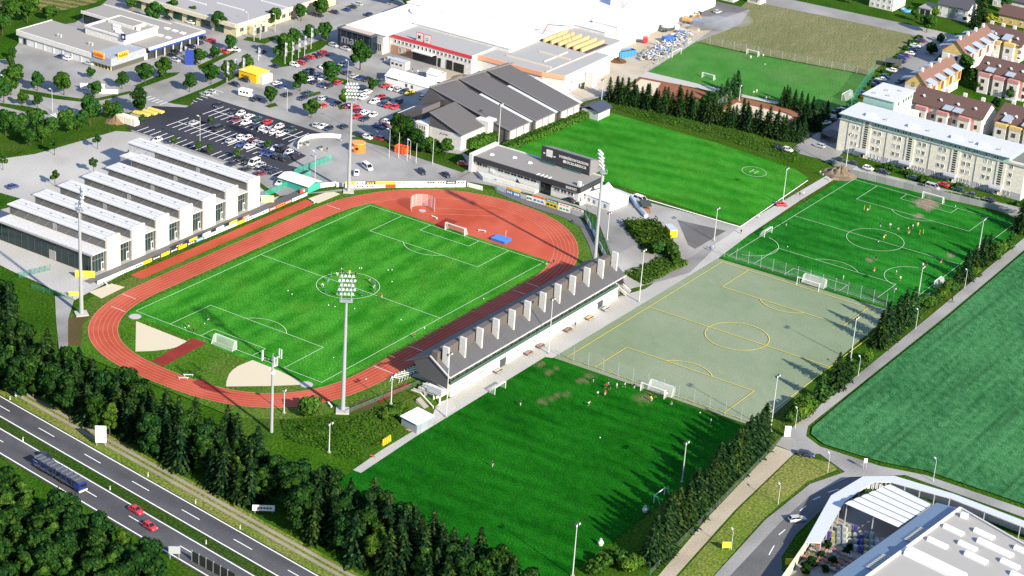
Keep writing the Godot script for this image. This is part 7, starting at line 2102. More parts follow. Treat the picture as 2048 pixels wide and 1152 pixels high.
func build_boards() -> void:
	var W := ["white", Color(0.76, 0.76, 0.74)]
	var Y := ["yellow", Color(0.78, 0.58, 0.02)]
	var K := ["black", Color(0.025, 0.025, 0.025)]
	var B := ["blue", Color(0.06, 0.20, 0.50)]
	var R := ["red", Color(0.60, 0.05, 0.04)]
	var O := ["orange", Color(0.72, 0.22, 0.03)]
	var S := ["grey", Color(0.40, 0.42, 0.44)]
	var T := ["green", Color(0.06, 0.30, 0.16)]
	var P := ["pale blue", Color(0.45, 0.58, 0.72)]
	# along the hall side
	var l := [[W, null], [W, null], [W, B], [W, B], [W, K], [Y, O], [K, W], [Y, O], [K, W], [Y, O], [K, W], [B, W], [W, B], [W, B], [W, P], [W, null], [Y, O], [W, R], [P, W], [W, K], [R, W], [O, R], [R, W], [W, K], [W, null]]
	var z := 47.0
	for i in l.size():
		var n := z - 3.72
		var xa := -53.2 + 0.006 * (47 - z)
		board(on(xa, z), on(xa, n + 0.1), 0.0, 1.05, l[i][0], "%s advert board between hall and track" % l[i][0][0], l[i][1])
		z = n
	for i in 6:
		board(on(-52.9, 15.0 - i * 6.0), on(-52.9, 11.5 - i * 6.0), 1.1, 0.8, [K, Y, W, W, Y, R][i], "%s upper board between hall and track" % [K, Y, W, W, Y, R][i][0], [Y, O, B, R, O, W][i])
	# north side, two tiers
	var a := Q(690, 376)
	var b := Q(932, 374)
	var lo := [W, W, W, W, R, W, W, W, W, W, W, W]
	var hi := [Y, W, K, Y, Y, W, W, W, S, W, K, W]
	for i in 12:
		var p := a.lerp(b, i / 12.0)
		var q := a.lerp(b, (i + 0.96) / 12.0)
		board(p, q, 0.0, 1.1, lo[i], "%s lower board behind the far bend" % lo[i][0], [null, K, K, null, null, B, null, null, null, null, null, null][i])
		board(p, q, 1.15, 1.0, hi[i], "%s upper board behind the far bend" % hi[i][0], [O, K, Y, O, O, R, P, P, K, K, W, K][i])
	for q in [[600, 388, 640, 375, R, W], [640, 375, 672, 372, W, null], [673, 374, 688, 374, W, null], [934, 373, 965, 381, W, null]]:
		board(Q(q[0], q[1]), Q(q[2], q[3]), 0.0, 1.5, q[4], "%s corner board behind the far bend" % q[4][0], q[5])
	# curved wall of boards below the clubhouse
	var pts := [[992, 378], [1012, 387], [1026, 392], [1040, 396], [1053, 400], [1064, 403], [1090, 411], [1116, 420], [1140, 427], [1166, 436]]
	var c1 := [W, B, B, S, W, W, Y, W, S]
	var c2 := [null, Y, Y, null, null, O, T, W, W]
	for i in 9:
		var p := Q(pts[i][0], pts[i][1])
		var q := Q(pts[i + 1][0], pts[i + 1][1])
		board(p, q, 0.0, 1.7, c1[i], "%s tall board below the clubhouse" % c1[i][0], [null, W, W, null, K, B, K, T, null][i])
		if c2[i] != null:
			board(p, q, 1.75, 0.8, c2[i], "%s top board below the clubhouse" % c2[i][0], [null, O, O, null, null, R, W, R, R][i])
	var e0 := Q(1170, 436)
	var e1 := Q(1216, 528)
	for i in 8:
		var k: Array = [P, W, B, P, B, W, P, B][i]
		board(e0.lerp(e1, i / 8.0), e0.lerp(e1, (i + 0.94) / 8.0), 0.0, 1.7, k, "%s board beside the right floodlight" % k[0], [R, B, W, W, W, K, W, W][i])
	net_fence("green wire fence above the boards by the right floodlight", Q(1172, 428), Q(1228, 530), 9, 2.4, mat("fence_green", Color(0.03, 0.16, 0.11), 0.6), net_mat("green_mesh", Color(0.05, 0.25, 0.18), 0.3), false)

func build_furniture() -> void:
	landmarks.append_array([["the near left floodlight", Vector3(-42.6, 0, 64)], ["the near floodlight", Vector3(46.8, 0, 61.6)], ["the far left floodlight", Vector3(-45, 0, -57.6)], ["the right floodlight", Vector3(46.6, 0, -59.5)], ["the antenna mast", Q(543, 862)], ["the white double road sign", Q(202, 890)], ["the long roadside board", Q(527, 1024)], ["the black noise screen", Q(410, 1140)], ["the grey shed", Q(838, 856)], ["the party tent", Q(1212, 415)], ["the orange kiosk", Q(717, 300)], ["the centre circle", Vector3(0, 0, 0)], ["the near goal", Vector3(0, 0, 53)], ["the lower pitch goal", Q(1305, 792)], ["the path junction", Q(1600, 890)], ["the upper ball fence", Q(1610, 570)], ["the far upper goal", Q(1864, 402)], ["the clay courts", Q(1400, 190)], ["the turquoise annex", Vector3(60, 0, -235)], ["the crop field", Q(1640, 40)], ["the building site heap", Q(1310, 100)], ["the long white tent", Q(826, 178)], ["the curved white wall", Q(640, 282)], ["the blue pylon", Q(379, 128)], ["the zebra crossing", Q(125, 226)], ["the dirt heap", Q(1680, 345)]])
	floodlight(Vector3(46.8, 0, 61.6), "tall grey floodlight mast at the near bend beside the antenna mast")
	floodlight(Vector3(-42.6, 0, 64.0), "tall grey floodlight mast beside the near end of the sawtooth hall")
	floodlight(Vector3(46.6, 0, -59.5), "tall grey floodlight mast at the far end of the grandstand")
	floodlight(Vector3(-45.2, 0, -57.6), "tall grey floodlight mast beside the white advert boards of the far bend", 36.5)
	for q in [[892, 834, 18.0, "lamp mast before the near end of the grandstand"], [1097, 707, 16.5, "lamp mast behind the middle of the grandstand"], [1278, 604, 16.5, "lamp mast by the far stair of the grandstand"], [1428, 482, 11.0, "lamp mast at the corner of the clubhouse pitch"], [1701, 720, 13.0, "lamp mast at the right edge of the sand pitch"], [1541, 862, 16.0, "lamp mast between sand pitch and lower pitch"], [1145, 1152, 13.5, "lamp mast at the near corner of the lower pitch"], [1364, 964, 11.0, "lamp mast by the spruces of the lower pitch"], [1565, 408, 12.5, "lamp mast beside the red car on the sandy path"], [1958, 497, 10.0, "lamp mast at the right edge of the upper pitch"], [1784, 614, 6.0, "low lamp mast at the end of the fence"], [1690, 345, 14.0, "lamp mast by the dirt heap"], [658, 905, 8.0, "lamp mast on the grass bank"], [1835, 602, 11.0, "lamp mast behind the upper pitch spruces"], [997, 286, 14.0, "lamp mast behind the clubhouse by the hedge"], [568, 826, 6.5, "small lamp mast beside the near bend"], [782, 808, 8.0, "lamp mast on the path by the hurdles"], [1214, 480, 9.0, "lamp mast on the tent forecourt"], [1202, 212, 10.0, "lamp mast at the hedge corner of the clubhouse pitch"], [1478, 202, 6.0, "lamp mast by the far grass pitch"]]:
		pitch_lamp(q[0], q[1], q[2], q[3], q[2] > 7.0)
	for q in [[1590, 857, 5.5], [1716, 752, 5.5], [1831, 658, 5.8], [1929, 577, 5.8], [1866, 963, 6.0], [1655, 945, 5.0], [1556, 1008, 5.0], [1462, 1100, 5.0], [400, 302, 12.0], [105, 224, 8.0], [8, 196, 8.0], [695, 172, 9.5], [574, 222, 8.0], [700, 256, 8.0], [550, 64, 7.0], [496, 66, 8.0], [778, 316, 10.0], [630, 356, 9.0], [820, 318, 6.5]]:
		street_lamp(q[0], q[1], q[2], "grey street lamp", PI * 0.75 if q[0] > 1400 else PI)
	for q in [[797, 316, 9.0], [814, 321, 8.0], [832, 326, 7.0], [865, 328, 9.0]]:
		flag_pole(q[0], q[1], q[2], false, "bare white flag pole on the forecourt")
	for q in [[570, 128, 8.5], [584, 124, 8.0], [597, 119, 8.5], [609, 114, 8.5], [622, 98, 8.5], [486, 156, 8.0], [470, 148, 6.0], [454, 164, 8.0], [517, 122, 5.5], [508, 82, 7.5], [520, 80, 7.5], [361, 124, 6.5], [370, 128, 7.0]]:
		flag_pole(q[0], q[1], q[2], true, "flag pole with a hanging banner")
	# goals
	goal(Vector3(0, 0.1, 52.85), PI / 2, "white goal with net at the near end of the stadium pitch")
	goal(Vector3(0, 0.1, -52.85), -PI / 2, "white goal with net in front of the red far bend")
	goal(Q(1304, 790), PI * 1.5, "white goal of the lower training pitch beside the fence")
	goal(Q(1325, 783), PI / 2, "white goal of the sand pitch at the lower fence")
	goal(Q(1615, 576), PI * 1.5, "white goal of the sand pitch at the upper fence", 7.32, 2.44, false)
	goal(Q(1630, 568), PI / 2, "white goal of the upper training pitch at the fence")
	goal(Q(1864, 403), PI * 1.5, "white goal of the upper pitch before the apartment wall")
	goal(Q(1000, 783), 0.0, "small white portable goal beside the grandstand apron", 5.0, 2.0)
	goal(Q(1318, 998), PI, "portable goal in the shade of the lower pitch spruces", 5.0, 2.0, false)
	goal(Q(1353, 112), 0.0, "portable goal at the building site end of the far pitch", 7.0, 2.4, false)
	goal(Q(1415, 158), PI * 1.5, "portable goal beside the court path of the far pitch", 5.0, 2.0)
	goal(Q(1504, 111), PI * 1.5, "portable goal at the crop field edge of the far pitch", 5.0, 2.0)
	goal(Q(1691, 196), PI, "portable goal before the tall green fence", 7.0, 2.4)
	goal(Q(1874, 570), PI, "portable goal by the bushes of the upper pitch", 5.0, 2.0)
	goal(Q(1536, 470), 0.0, "small portable goal at the sandy path of the upper pitch", 5.0, 2.0)
	# fences
	var gp := mat("fence_post", Color(0.34, 0.38, 0.38), 0.5)
	var gn := net_mat("wire_mesh", Color(0.36, 0.42, 0.40), 0.09)
	var dg := mat("fence_green", Color(0.03, 0.16, 0.11), 0.6)
	net_fence("tall wire ball fence between sand pitch and upper pitch", Q(1448, 513), Q(1772, 613), 13, 4.2, gp, gn)
	net_fence("tall wire ball fence between lower pitch and sand pitch", Q(1118, 712), Q(1514, 852), 13, 4.2, gp, gn)
	net_fence("tall green ball fence beside the residential street", Q(1678, 250), Q(1748, 148), 12, 5.0, dg, net_mat("green_mesh", Color.WHITE, 0.3), false)
	net_fence("thin wire fence along the young crop field", Q(1396, 84), Q(1738, 152), 14, 3.0, gp, gn, false)
	net_fence("wire fence between far pitch and building site", Q(1290, 147), Q(1388, 86), 8, 2.5, gp, gn, false)
	net_fence("wire fence between the clay courts", Q(1436, 214), Q(1478, 188), 5, 3.0, gp, gn, false)
	net_fence("low wire fence along the dirt path", Q(1300, 1150), Q(1560, 885), 16, 1.6, dg, gn, false)
	net_fence("green wire fence along the forecourt gate", Q(588, 350), Q(664, 320), 9, 2.0, dg, net_mat("green_screen", Color(0.05, 0.36, 0.27), 0.55), false)
	net_fence("green screen fence beside the hall's rear lot", Q(530, 394), Q(622, 352), 8, 2.0, dg, net_mat("green_screen", Color.WHITE, 0.55), false)
	net_fence("green rail fence along the track by the hurdles", Q(690, 828), Q(838, 768), 12, 1.1, dg, gn, true)
	net_fence("green gate fence by the near left floodlight", Q(64, 576), Q(146, 600), 7, 1.4, dg, net_mat("green_mesh", Color.WHITE, 0.3), false)
	net_fence("wire fence of the hall yard", Q(38, 556), Q(100, 540), 6, 1.8, dg, net_mat("green_mesh", Color.WHITE, 0.3), false)
	net_fence("rail along the upper training pitch", Q(1952, 548), Q(1780, 630), 14, 1.0, gp, gn, true)
	# concrete retaining wall before the apartments
	var wa := thing("retaining_wall", "grey concrete panel wall between upper pitch and apartment road", "wall", Vector3.ZERO)
	var w0 := Vector2(67.0, -192.6)
	var w1 := Vector2(126.0, -197.6)
	for i in 18:
		var a := w0.lerp(w1, i / 18.0)
		var b := w0.lerp(w1, (i + 0.985) / 18.0)
		part("panel", Shape.new().beam(Vector3(a.x, -1.4, a.y), Vector3(b.x, -1.4, b.y), 0.25, 2.6), mat("wall_panel%d" % (i % 3), Color(0.34, 0.35, 0.35) * (0.85 + 0.1 * (i % 3)), 0.9, "asphalt", 3.0), wa)
		part("rail_post", bx(a.x - 0.04, -0.1, a.y - 0.04, a.x + 0.04, 0.9, a.y + 0.04), gp, wa)
	part("rail", Shape.new().beam(Vector3(w0.x, 0.85, w0.y), Vector3(w1.x, 0.85, w1.y), 0.06, 0.06), gp, wa)
	# curved white wall of the forecourt
	var cw := thing("curved_wall", "curved white garden wall at the corner of the new car park", "wall", Vector3.ZERO)
	var cp := [[596, 297], [597, 291], [603, 284], [612, 279], [625, 276], [645, 275], [665, 275], [682, 277]]
	for i in cp.size() - 1:
		var a := Q(cp[i][0], cp[i][1])
		var b := Q(cp[i + 1][0], cp[i + 1][1])
		part("segment", Shape.new().beam(a + Vector3(0, 0.7, 0), b + Vector3(0, 0.7, 0), 0.35, 1.5), plaster("white_wall", Color.WHITE), cw)
	for q in [[600, 291], [614, 290], [642, 299]]:
		var pl := thing("flower_planter", "stone planter with green plants inside the curved wall", "planter", Q(q[0], q[1]), "planters by the curved wall")
		reg(pl, "stone planter with green plants")
		part("tub", Shape.new().tube(Vector3.ZERO, Vector3(0, 0.7, 0), 0.7, 0.95, 10), mat("concrete_pale", Color.WHITE), pl)
		var f := Shape.new()
		for k in 60:
			leaf(f, Vector3(rng.randf_range(-0.7, 0.7), 0.8 + rng.randf() * 0.4, rng.randf_range(-0.7, 0.7)), Vector3.UP, 0.16, Color(0.02, 0.07, 0.015).lerp(Color(0.1, 0.16, 0.05), rng.randf()))
		part("plants", f, proto["shrub0"][2], pl)
	# tents
	var tm := mat("tent_white", Color(0.84, 0.84, 0.83), 0.7)
	var t := thing("party_tent", "white marquee with pointed roof and arched windows on the forecourt", "tent", Vector3(21.6, 0, -106.8), "", deg_to_rad(-8))
	part("walls", bx(-5.2, 0, -4.6, 5.2, 2.9, 4.6), tm, t)
	var rf := Shape.new()
	var cor := [Vector3(-5.4, 2.9, 4.8), Vector3(5.4, 2.9, 4.8), Vector3(5.4, 2.9, -4.8), Vector3(-5.4, 2.9, -4.8)]
	var mid := [Vector3(-1.7, 4.9, 1.5), Vector3(1.7, 4.9, 1.5), Vector3(1.7, 4.9, -1.5), Vector3(-1.7, 4.9, -1.5)]
	for i in 4:
		rf.quad(cor[i], cor[(i + 1) % 4], mid[(i + 1) % 4], mid[i])
		rf.tri(mid[i], mid[(i + 1) % 4], Vector3(0, 7.4, 0))
	part("roof", rf, tm, t)
	for i in 4:
		var wn := part("arched_window", bx(-4.1 + i * 2.3, 0.6, 4.6, -3.2 + i * 2.3, 1.5, 4.66).tube(Vector3(-3.65 + i * 2.3, 1.5, 4.6), Vector3(-3.65 + i * 2.3, 1.5, 4.66), 0.45, 0.45, 12), mat("tent_window", Color(0.10, 0.11, 0.12), 0.3), t)
		part("glazing_bar", bx(-3.69 + i * 2.3, 0.6, 4.66, -3.61 + i * 2.3, 1.95, 4.7), tm, wn)
	var lt := thing("market_tent", "long white sales tent with green sign before the supermarket", "tent", Vector3.ZERO)
	part("walls", bx(-102.3, 0, -159.6, -81.6, 2.6, -151.6), tm, lt)
	for r in gable_roof(-102.4, -81.5, -159.7, -151.5, 2.6, 4.6, true, 0.1, 0.06):
		part("roof_sheet", r, tm, lt)
	part("sign", bx(-101.4, 2.0, -151.6, -96.4, 2.6, -151.5), mat("tent_sign", Color(0.10, 0.14, 0.05), 0.6), lt)
	for i in 2:
		part("arched_window", bx(-93.0 + i * 2.6, 0.6, -151.6, -92.0 + i * 2.6, 1.8, -151.54), mat("tent_window", Color.WHITE), lt)
	var ct := thing("storage_tent", "cream sheet-roofed storage tent behind the green fence", "tent", Q(600, 372))
	part("walls", bx(-6, 0, -3, 6, 2.4, 3.4), mat("green_tarp", Color(0.04, 0.35, 0.27), 0.6), ct)
	for r in gable_roof(-6.2, 6.2, -3.2, 3.6, 2.4, 3.2, true, 0.2, 0.08):
		part("roof_sheet", r, mat("tent_cream", Color(0.76, 0.72, 0.62), 0.7), ct)
	var mt := thing("small_tent", "small white pavilion tent by the supermarket entrance", "tent", Q(872, 158))
	part("walls", bx(-2.6, 0, -2.6, 2.6, 2.4, 2.6), tm, mt)
	for r in gable_roof(-2.7, 2.7, -2.7, 2.7, 2.4, 3.6, true, 0.1, 0.06):
		part("roof_sheet", r, tm, mt)
	for q in [[800, 135, 7.0, 3.0, 5.6, "white office container with grey roof before the supermarket", Color(0.74, 0.75, 0.76)], [783, 124, 5.0, 2.8, 2.6, "white stacked office container beside the silver store corner", Color(0.76, 0.76, 0.76)]]:
		var k := thing("office_container", q[5], "container", Q(q[0], q[1]))
		part("shell", bx(-q[2] / 2, 0, -q[3] / 2, q[2] / 2, q[4] / 2, q[3] / 2), plaster("white_wall", Color.WHITE), k)
		part("roof", bx(-q[2] / 2 - 0.1, q[4] / 2, -q[3] / 2 - 0.1, q[2] / 2 + 0.1, q[4] / 2 + 0.15, q[3] / 2 + 0.1), mat("container_roof", Color(0.42, 0.46, 0.52), 0.6), k)
		for i in 3:
			part("window", bx(-q[2] / 2 + 0.6 + i * 1.9, 1.1, q[3] / 2, -q[2] / 2 + 1.6 + i * 1.9, 1.9, q[3] / 2 + 0.05), glass(), k)
	# kiosk, containers, shed
	var kio := thing("ticket_kiosk", "round orange ticket kiosk on the stadium forecourt", "kiosk", Q(717, 302))
	part("drum", Shape.new().tube(Vector3.ZERO, Vector3(0, 3.0, 0), 2.3, 2.3, 16), mat("kiosk_orange", Color(0.75, 0.20, 0.03), 0.5), kio)
	part("roof", Shape.new().tube(Vector3(0, 3.0, 0), Vector3(0, 3.2, 0), 2.45, 2.3, 16), mat("kiosk_top", Color(0.78, 0.30, 0.08), 0.6), kio)
	part("porthole", Shape.new().tube(Vector3(1.0, 1.6, 1.98), Vector3(1.05, 1.6, 2.3), 0.5, 0.5, 12), glass(), kio)
	part("counter_plate", Shape.new().tube(Vector3(-0.9, 1.5, 1.98), Vector3(-0.95, 1.5, 2.3), 0.45, 0.45, 12), plaster("white_wall", Color.WHITE), kio)
	for q in [[803, 305, 4.2, 2.6, 2.4, "orange_container", "open orange waste container under the trees", Color(0.72, 0.10, 0.02), 8.0], [1251, 113, 8.0, 3.0, 2.6, "blue_skip", "long blue skip filled with brown rubble on the building site", Color(0.05, 0.22, 0.50), 70.0], [1339, 84, 6.0, 2.6, 2.4, "blue_skip", "blue site container beside the scrap heap", Color(0.03, 0.13, 0.45), 60.0], [1262, 74, 5.0, 3.0, 3.4, "red_container", "bright red site container against the white wall", Color(0.60, 0.02, 0.02), 75.0]]:
		var k := thing(q[5], q[6], "container", Q(q[0], q[1]), "", deg_to_rad(q[8]))
		var cm := mat("skip_%d" % int(q[0]), q[7], 0.5)
		var sx: float = q[2] / 2
		var sz: float = q[3] / 2
		for e in [[-sx, -sz, sx, -sz + 0.15], [-sx, sz - 0.15, sx, sz], [-sx, -sz + 0.15, -sx + 0.15, sz - 0.15], [sx - 0.15, -sz + 0.15, sx, sz - 0.15]]:
			part("side", bx(e[0], 0, e[1], e[2], q[4], e[3]), cm, k)
		part("filling", bx(-sx + 0.16, 0, -sz + 0.16, sx - 0.16, q[4] * (0.98 if q[5] == "red_container" else 0.75), sz - 0.16), cm if q[5] == "red_container" else mat("rubble_brown", Color(0.22, 0.14, 0.09), 0.95, "leaf", 2.0), k)
		for i in 5:
			part("rib", bx(lerpf(-sx, sx, (i + 0.5) / 5) - 0.08, 0.1, sz, lerpf(-sx, sx, (i + 0.5) / 5) + 0.08, q[4], sz + 0.1), cm, k)
	var sh := thing("equipment_shed", "grey metal shed with bright white roof below the bank", "shed", Q(834, 852), "", deg_to_rad(-4))
	part("walls", bx(-2.6, -0.1, -3.2, 2.6, 2.6, 3.2), mat("shed_metal", Color(0.33, 0.38, 0.42), 0.5, "streak", 1.0), sh)
	part("roof", Shape.new().hexa([Vector3(-2.9, 3.0, -3.5), Vector3(2.9, 2.6, -3.5), Vector3(2.9, 2.6, 3.5), Vector3(-2.9, 3.0, 3.5)], [Vector3(-2.9, 3.15, -3.5), Vector3(2.9, 2.75, -3.5), Vector3(2.9, 2.75, 3.5), Vector3(-2.9, 3.15, 3.5)]), mat("shed_roof", Color(0.85, 0.85, 0.84), 0.6), sh)
	part("door", bx(2.6, 0, -1.0, 2.66, 2.2, 1.6), mat("shed_door", Color(0.28, 0.33, 0.37), 0.5), sh)
	var yb := thing("yellow_box", "yellow box trailer with grey roof by the shrub bank", "trailer", Q(1341, 470), "", deg_to_rad(-40))
	part("body", bx(-2.6, 0.3, -1.2, 2.6, 2.6, 1.2), mat("kiosk_yellow", Color.WHITE), yb)
	part("roof", bx(-2.65, 2.6, -1.25, 2.65, 2.72, 1.25), mat("container_roof", Color.WHITE), yb)
	for x in [-0.6, 0.6]:
		part("wheel", Shape.new().tube(Vector3(x, 0.32, -1.25), Vector3(x, 0.32, 1.25), 0.32, 0.32, 10), mat("tyre", Color.WHITE), yb)
	# inflatable arch lying by the tent
	var arch := thing("inflatable_tube", "grey blue inflatable tube barrier lying beside the party tent", "inflatable", Vector3.ZERO)
	var tp := [[1205, 378], [1238, 388], [1262, 398], [1270, 410], [1283, 425], [1292, 436]]
	for i in 5:
		part("tube_segment", Shape.new().tube(Q(tp[i][0], tp[i][1]) + Vector3(0, 0.75, 0), Q(tp[i + 1][0], tp[i + 1][1]) + Vector3(0, 0.75, 0), 0.75, 0.75, 10), mat("inflatable_grey", Color(0.38, 0.44, 0.55), 0.5), arch)
	var bar := thing("snack_stall", "brown timber snack stall with dark awning behind the inflatable tube", "stall", Q(1290, 420), "", deg_to_rad(-50))
	part("counter", bx(-2.4, 0, -1.2, 2.4, 1.2, 1.2), mat("stall_wood", Color(0.26, 0.14, 0.08), 0.8, "streak", 1.0), bar)
	part("awning", bx(-2.8, 2.3, -1.6, 2.8, 2.5, 1.6), mat("awning_dark", Color(0.05, 0.06, 0.05), 0.8), bar)
	for x in [-2.6, 2.6]:
		for z in [-1.4, 1.4]:
			part("post", bx(x - 0.06, 0, z - 0.06, x + 0.06, 2.3, z + 0.06), mat("stall_wood", Color.WHITE), bar)
	# athletics gear
	var cage := thing("hammer_cage", "horseshoe safety net cage on the red far bend", "safety cage", Q(845, 420))
	var prev := Vector3.ZERO
	for i in 9:
		var a := deg_to_rad(-20 - 220.0 * i / 8)
		var p := Vector3(cos(a) * 3.9, 0, sin(a) * 3.6)
		part("post", Shape.new().tube(p, p + Vector3(0, 4.0, 0), 0.05, 0.05, 6), mat("cage_post", Color(0.62, 0.58, 0.56), 0.5), cage)
		if i:
			var s := Shape.new()
			s.quad(prev, p, p + Vector3(0, 4.0, 0), prev + Vector3(0, 4.0, 0))
			part("net_panel", s, net_mat("cage_net", Color(0.66, 0.58, 0.56), 0.32), cage)
		prev = p
	part("throwing_plate", Shape.new().tube(Vector3(0.4, 0.02, 0.6), Vector3(0.4, 0.08, 0.6), 1.2, 1.2, 16), mat("steel_grey", Color.WHITE), cage)
	var hj := thing("landing_mat", "blue high jump landing mat on the red far bend", "landing mat", Q(1002, 481))
	part("cushion", bx(-2.6, 0.05, -1.9, 2.6, 0.75, 1.9), mat("mat_blue", Color(0.03, 0.13, 0.42), 0.7), hj)
	part("cover", bx(-2.65, 0.75, -1.95, 2.65, 0.82, 1.95), mat("mat_cover", Color(0.06, 0.20, 0.55), 0.6), hj)
	part("upright", bx(-0.03, 0, -2.5, 0.03, 2.6, -2.44), mat("goal_white", Color.WHITE), hj)
	for q in [[869, 436, -10.0], [964, 463, 15.0], [660, 811, -30.0], [212, 569, -25.0], [626, 404, -25.0], [367, 758, 40.0], [377, 752, 40.0]]:
		var bch := thing("track_bench", "white bench beside the track", "bench", Q(q[0], q[1]), "white benches round the track", deg_to_rad(q[2]))
		part("seat", bx(-1.3, 0.4, -0.2, 1.3, 0.46, 0.2), mat("goal_white", Color.WHITE), bch)
		for x in [-1.0, 1.0]:
			part("leg", bx(x - 0.05, 0, -0.18, x + 0.05, 0.4, 0.18), mat("goal_white", Color.WHITE), bch)
		reg(bch, "white bench beside the track")
	for i in 9:
		var p := Q(790, 762).lerp(Q(835, 742), i / 8.0)
		var hu := thing("hurdle", "white hurdle stacked beside the grandstand", "hurdle", p + Vector3(0, 0.02, 0), "hurdles stacked by the stand", deg_to_rad(20))
		part("bar", bx(-1.5, 0.95, -0.04, 1.5, 1.15, 0.04), mat("goal_white", Color.WHITE), hu)
		for x in [-1.2, 1.2]:
			part("upright", bx(x - 0.04, 0, -0.04, x + 0.04, 0.95, 0.04), mat("goal_white", Color.WHITE), hu)
			part("foot", bx(x - 0.04, 0, -0.04, x + 0.04, 0.07, 1.0), mat("goal_white", Color.WHITE), hu)
		reg(hu, "white hurdle stacked beside the grandstand")
	# antenna mast
	var am := thing("antenna_mast", "slim mobile phone antenna mast rising from the tree belt", "antenna mast", Q(543, 862))
	part("pole", Shape.new().tube(Vector3(0, -0.3, 0), Vector3(0, 18.5, 0), 0.45, 0.3, 10), mat("galvanised", Color.WHITE), am)
	part("pole_top", Shape.new().tube(Vector3(0, 18.5, 0), Vector3(0, 21.5, 0), 0.12, 0.1, 8), mat("galvanised", Color.WHITE), am)
	for i in 3:
		var a := TAU * i / 3 + 0.6
		var d := Vector3(cos(a), 0, sin(a))
		part("arm", Shape.new().beam(Vector3(0, 19.6, 0), d * 2.6 + Vector3(0, 20.2, 0), 0.12, 0.12), mat("galvanised", Color.WHITE), am)
		for k in [-0.35, 0.35]:
			var s: Vector3 = d.cross(Vector3.UP) * k
			part("antenna_panel", Shape.new().tube(d * 2.6 + s + Vector3(0, 19.4, 0), d * 2.6 + s + Vector3(0, 21.8, 0), 0.17, 0.17, 8), mat("lamp_pale", Color.WHITE), am)
		part("dish", Shape.new().tube(d * 0.4 + Vector3(0, 16.5 + i * 0.8, 0), d * 0.7 + Vector3(0, 16.5 + i * 0.8, 0), 0.2, 0.5, 12), mat("lamp_pale", Color.WHITE), am)
	# road signs
	var face := atan2(0.6, 0.8)
	for q in [[202, 892, 2.7, 4.6, 1.0, "white double information board on posts beside the highway", Color(0.80, 0.81, 0.82), "road_sign"], [527, 1026, 5.2, 1.5, 0.6, "long white advertising board at the foot of the tree belt", Color(0.82, 0.83, 0.84), "road_sign"], [349, 1118, 2.6, 1.9, 1.4, "grey sign back beside the leafy wood", Color(0.36, 0.39, 0.42), "road_sign"], [38, 796, 2.0, 1.4, 0.5, "small pale green sign beside the highway", Color(0.45, 0.62, 0.50), "road_sign"], [1574, 874, 1.6, 3.0, 0.2, "white notice board at the field path", Color(0.80, 0.80, 0.80), "notice_board"], [1452, 1100, 2.0, 1.6, 0.6, "small yellow sign on the meadow verge", Color(0.75, 0.60, 0.05), "road_sign"], [1580, 1132, 2.4, 1.6, 0.4, "yellow sign on the verge of the garden centre", Color(0.78, 0.60, 0.03), "road_sign"], [1729, 938, 0.9, 1.2, 1.8, "small white sign at the field edge", Color(0.8, 0.8, 0.8), "road_sign"], [379, 130, 3.0, 5.8, 0.0, "dark blue car dealer pylon sign", Color(0.02, 0.05, 0.30), "pylon_sign"], [185, 180, 8.5, 2.2, 0.2, "white hoarding behind the corner hedge", Color(0.78, 0.79, 0.80), "hoarding"], [212, 188, 8.5, 1.6, 0.2, "low white hoarding beside the round street tree", Color(0.78, 0.79, 0.80), "hoarding"], [170, 555, 5.6, 2.0, 0.1, "yellow advert screen at the near corner of the hall", Color(0.75, 0.58, 0.05), "hoarding"], [152, 592, 4.0, 1.2, 0.1, "yellow and blue board by the near left floodlight", Color(0.72, 0.58, 0.08), "hoarding"], [535, 404, 4.0, 2.2, 0.0, "yellow and pale blue booth wall at the end of the hall", Color(0.75, 0.70, 0.30), "hoarding"]]:
		var o := thing(q[7], q[5], "sign", Q(q[0], q[1]), "", face * (1.0 if q[0] < 700 or q[0] > 1400 else 0.0))
		part("panel", bx(-q[2] / 2, q[4], -0.08, q[2] / 2, q[4] + q[3], 0.08), mat("sign_%d" % int(q[0]), q[6], 0.5), o)
		for x in [-q[2] * 0.38, q[2] * 0.38]:
			part("post", bx(x - 0.08, -0.3, -0.2, x + 0.08, q[4] + q[3] * 0.9, -0.08), mat("galvanised", Color.WHITE), o)
		if q[0] == 202:
			part("print_bar", bx(-1.3, 2.4, 0.08, 1.3, 2.6, 0.1), mat("sign_blue", Color(0.05, 0.2, 0.5), 0.5), o)
			part("print_bar", bx(-1.2, 4.9, 0.08, 1.2, 5.1, 0.1), mat("sign_teal", Color.WHITE), o)
		if q[0] == 527:
			for k in 5:
				part("print_bar", bx(-1.5 + k * 0.72, 1.15, 0.08, -0.98 + k * 0.72, 1.6, 0.1), mat("sign_black", Color(0.02, 0.02, 0.02), 0.6), o)
	var ns := thing("noise_screen", "black slatted noise screen beside the highway bend", "noise screen", Vector3.ZERO)
	for i in 6:
		var a := Q(384, 1122).lerp(Q(470, 1168), i / 6.0)
		var b := Q(384, 1122).lerp(Q(470, 1168), (i + 0.97) / 6.0)
		part("panel", Shape.new().beam(a + Vector3(0, 1.3, 0), b + Vector3(0, 1.3, 0), 0.15, 2.6), mat("screen_black", Color(0.02, 0.024, 0.022), 0.8), ns)
		part("post", bx(a.x - 0.1, LOW, a.z - 0.1, a.x + 0.1, LOW + 2.8, a.z + 0.1), gp, ns)
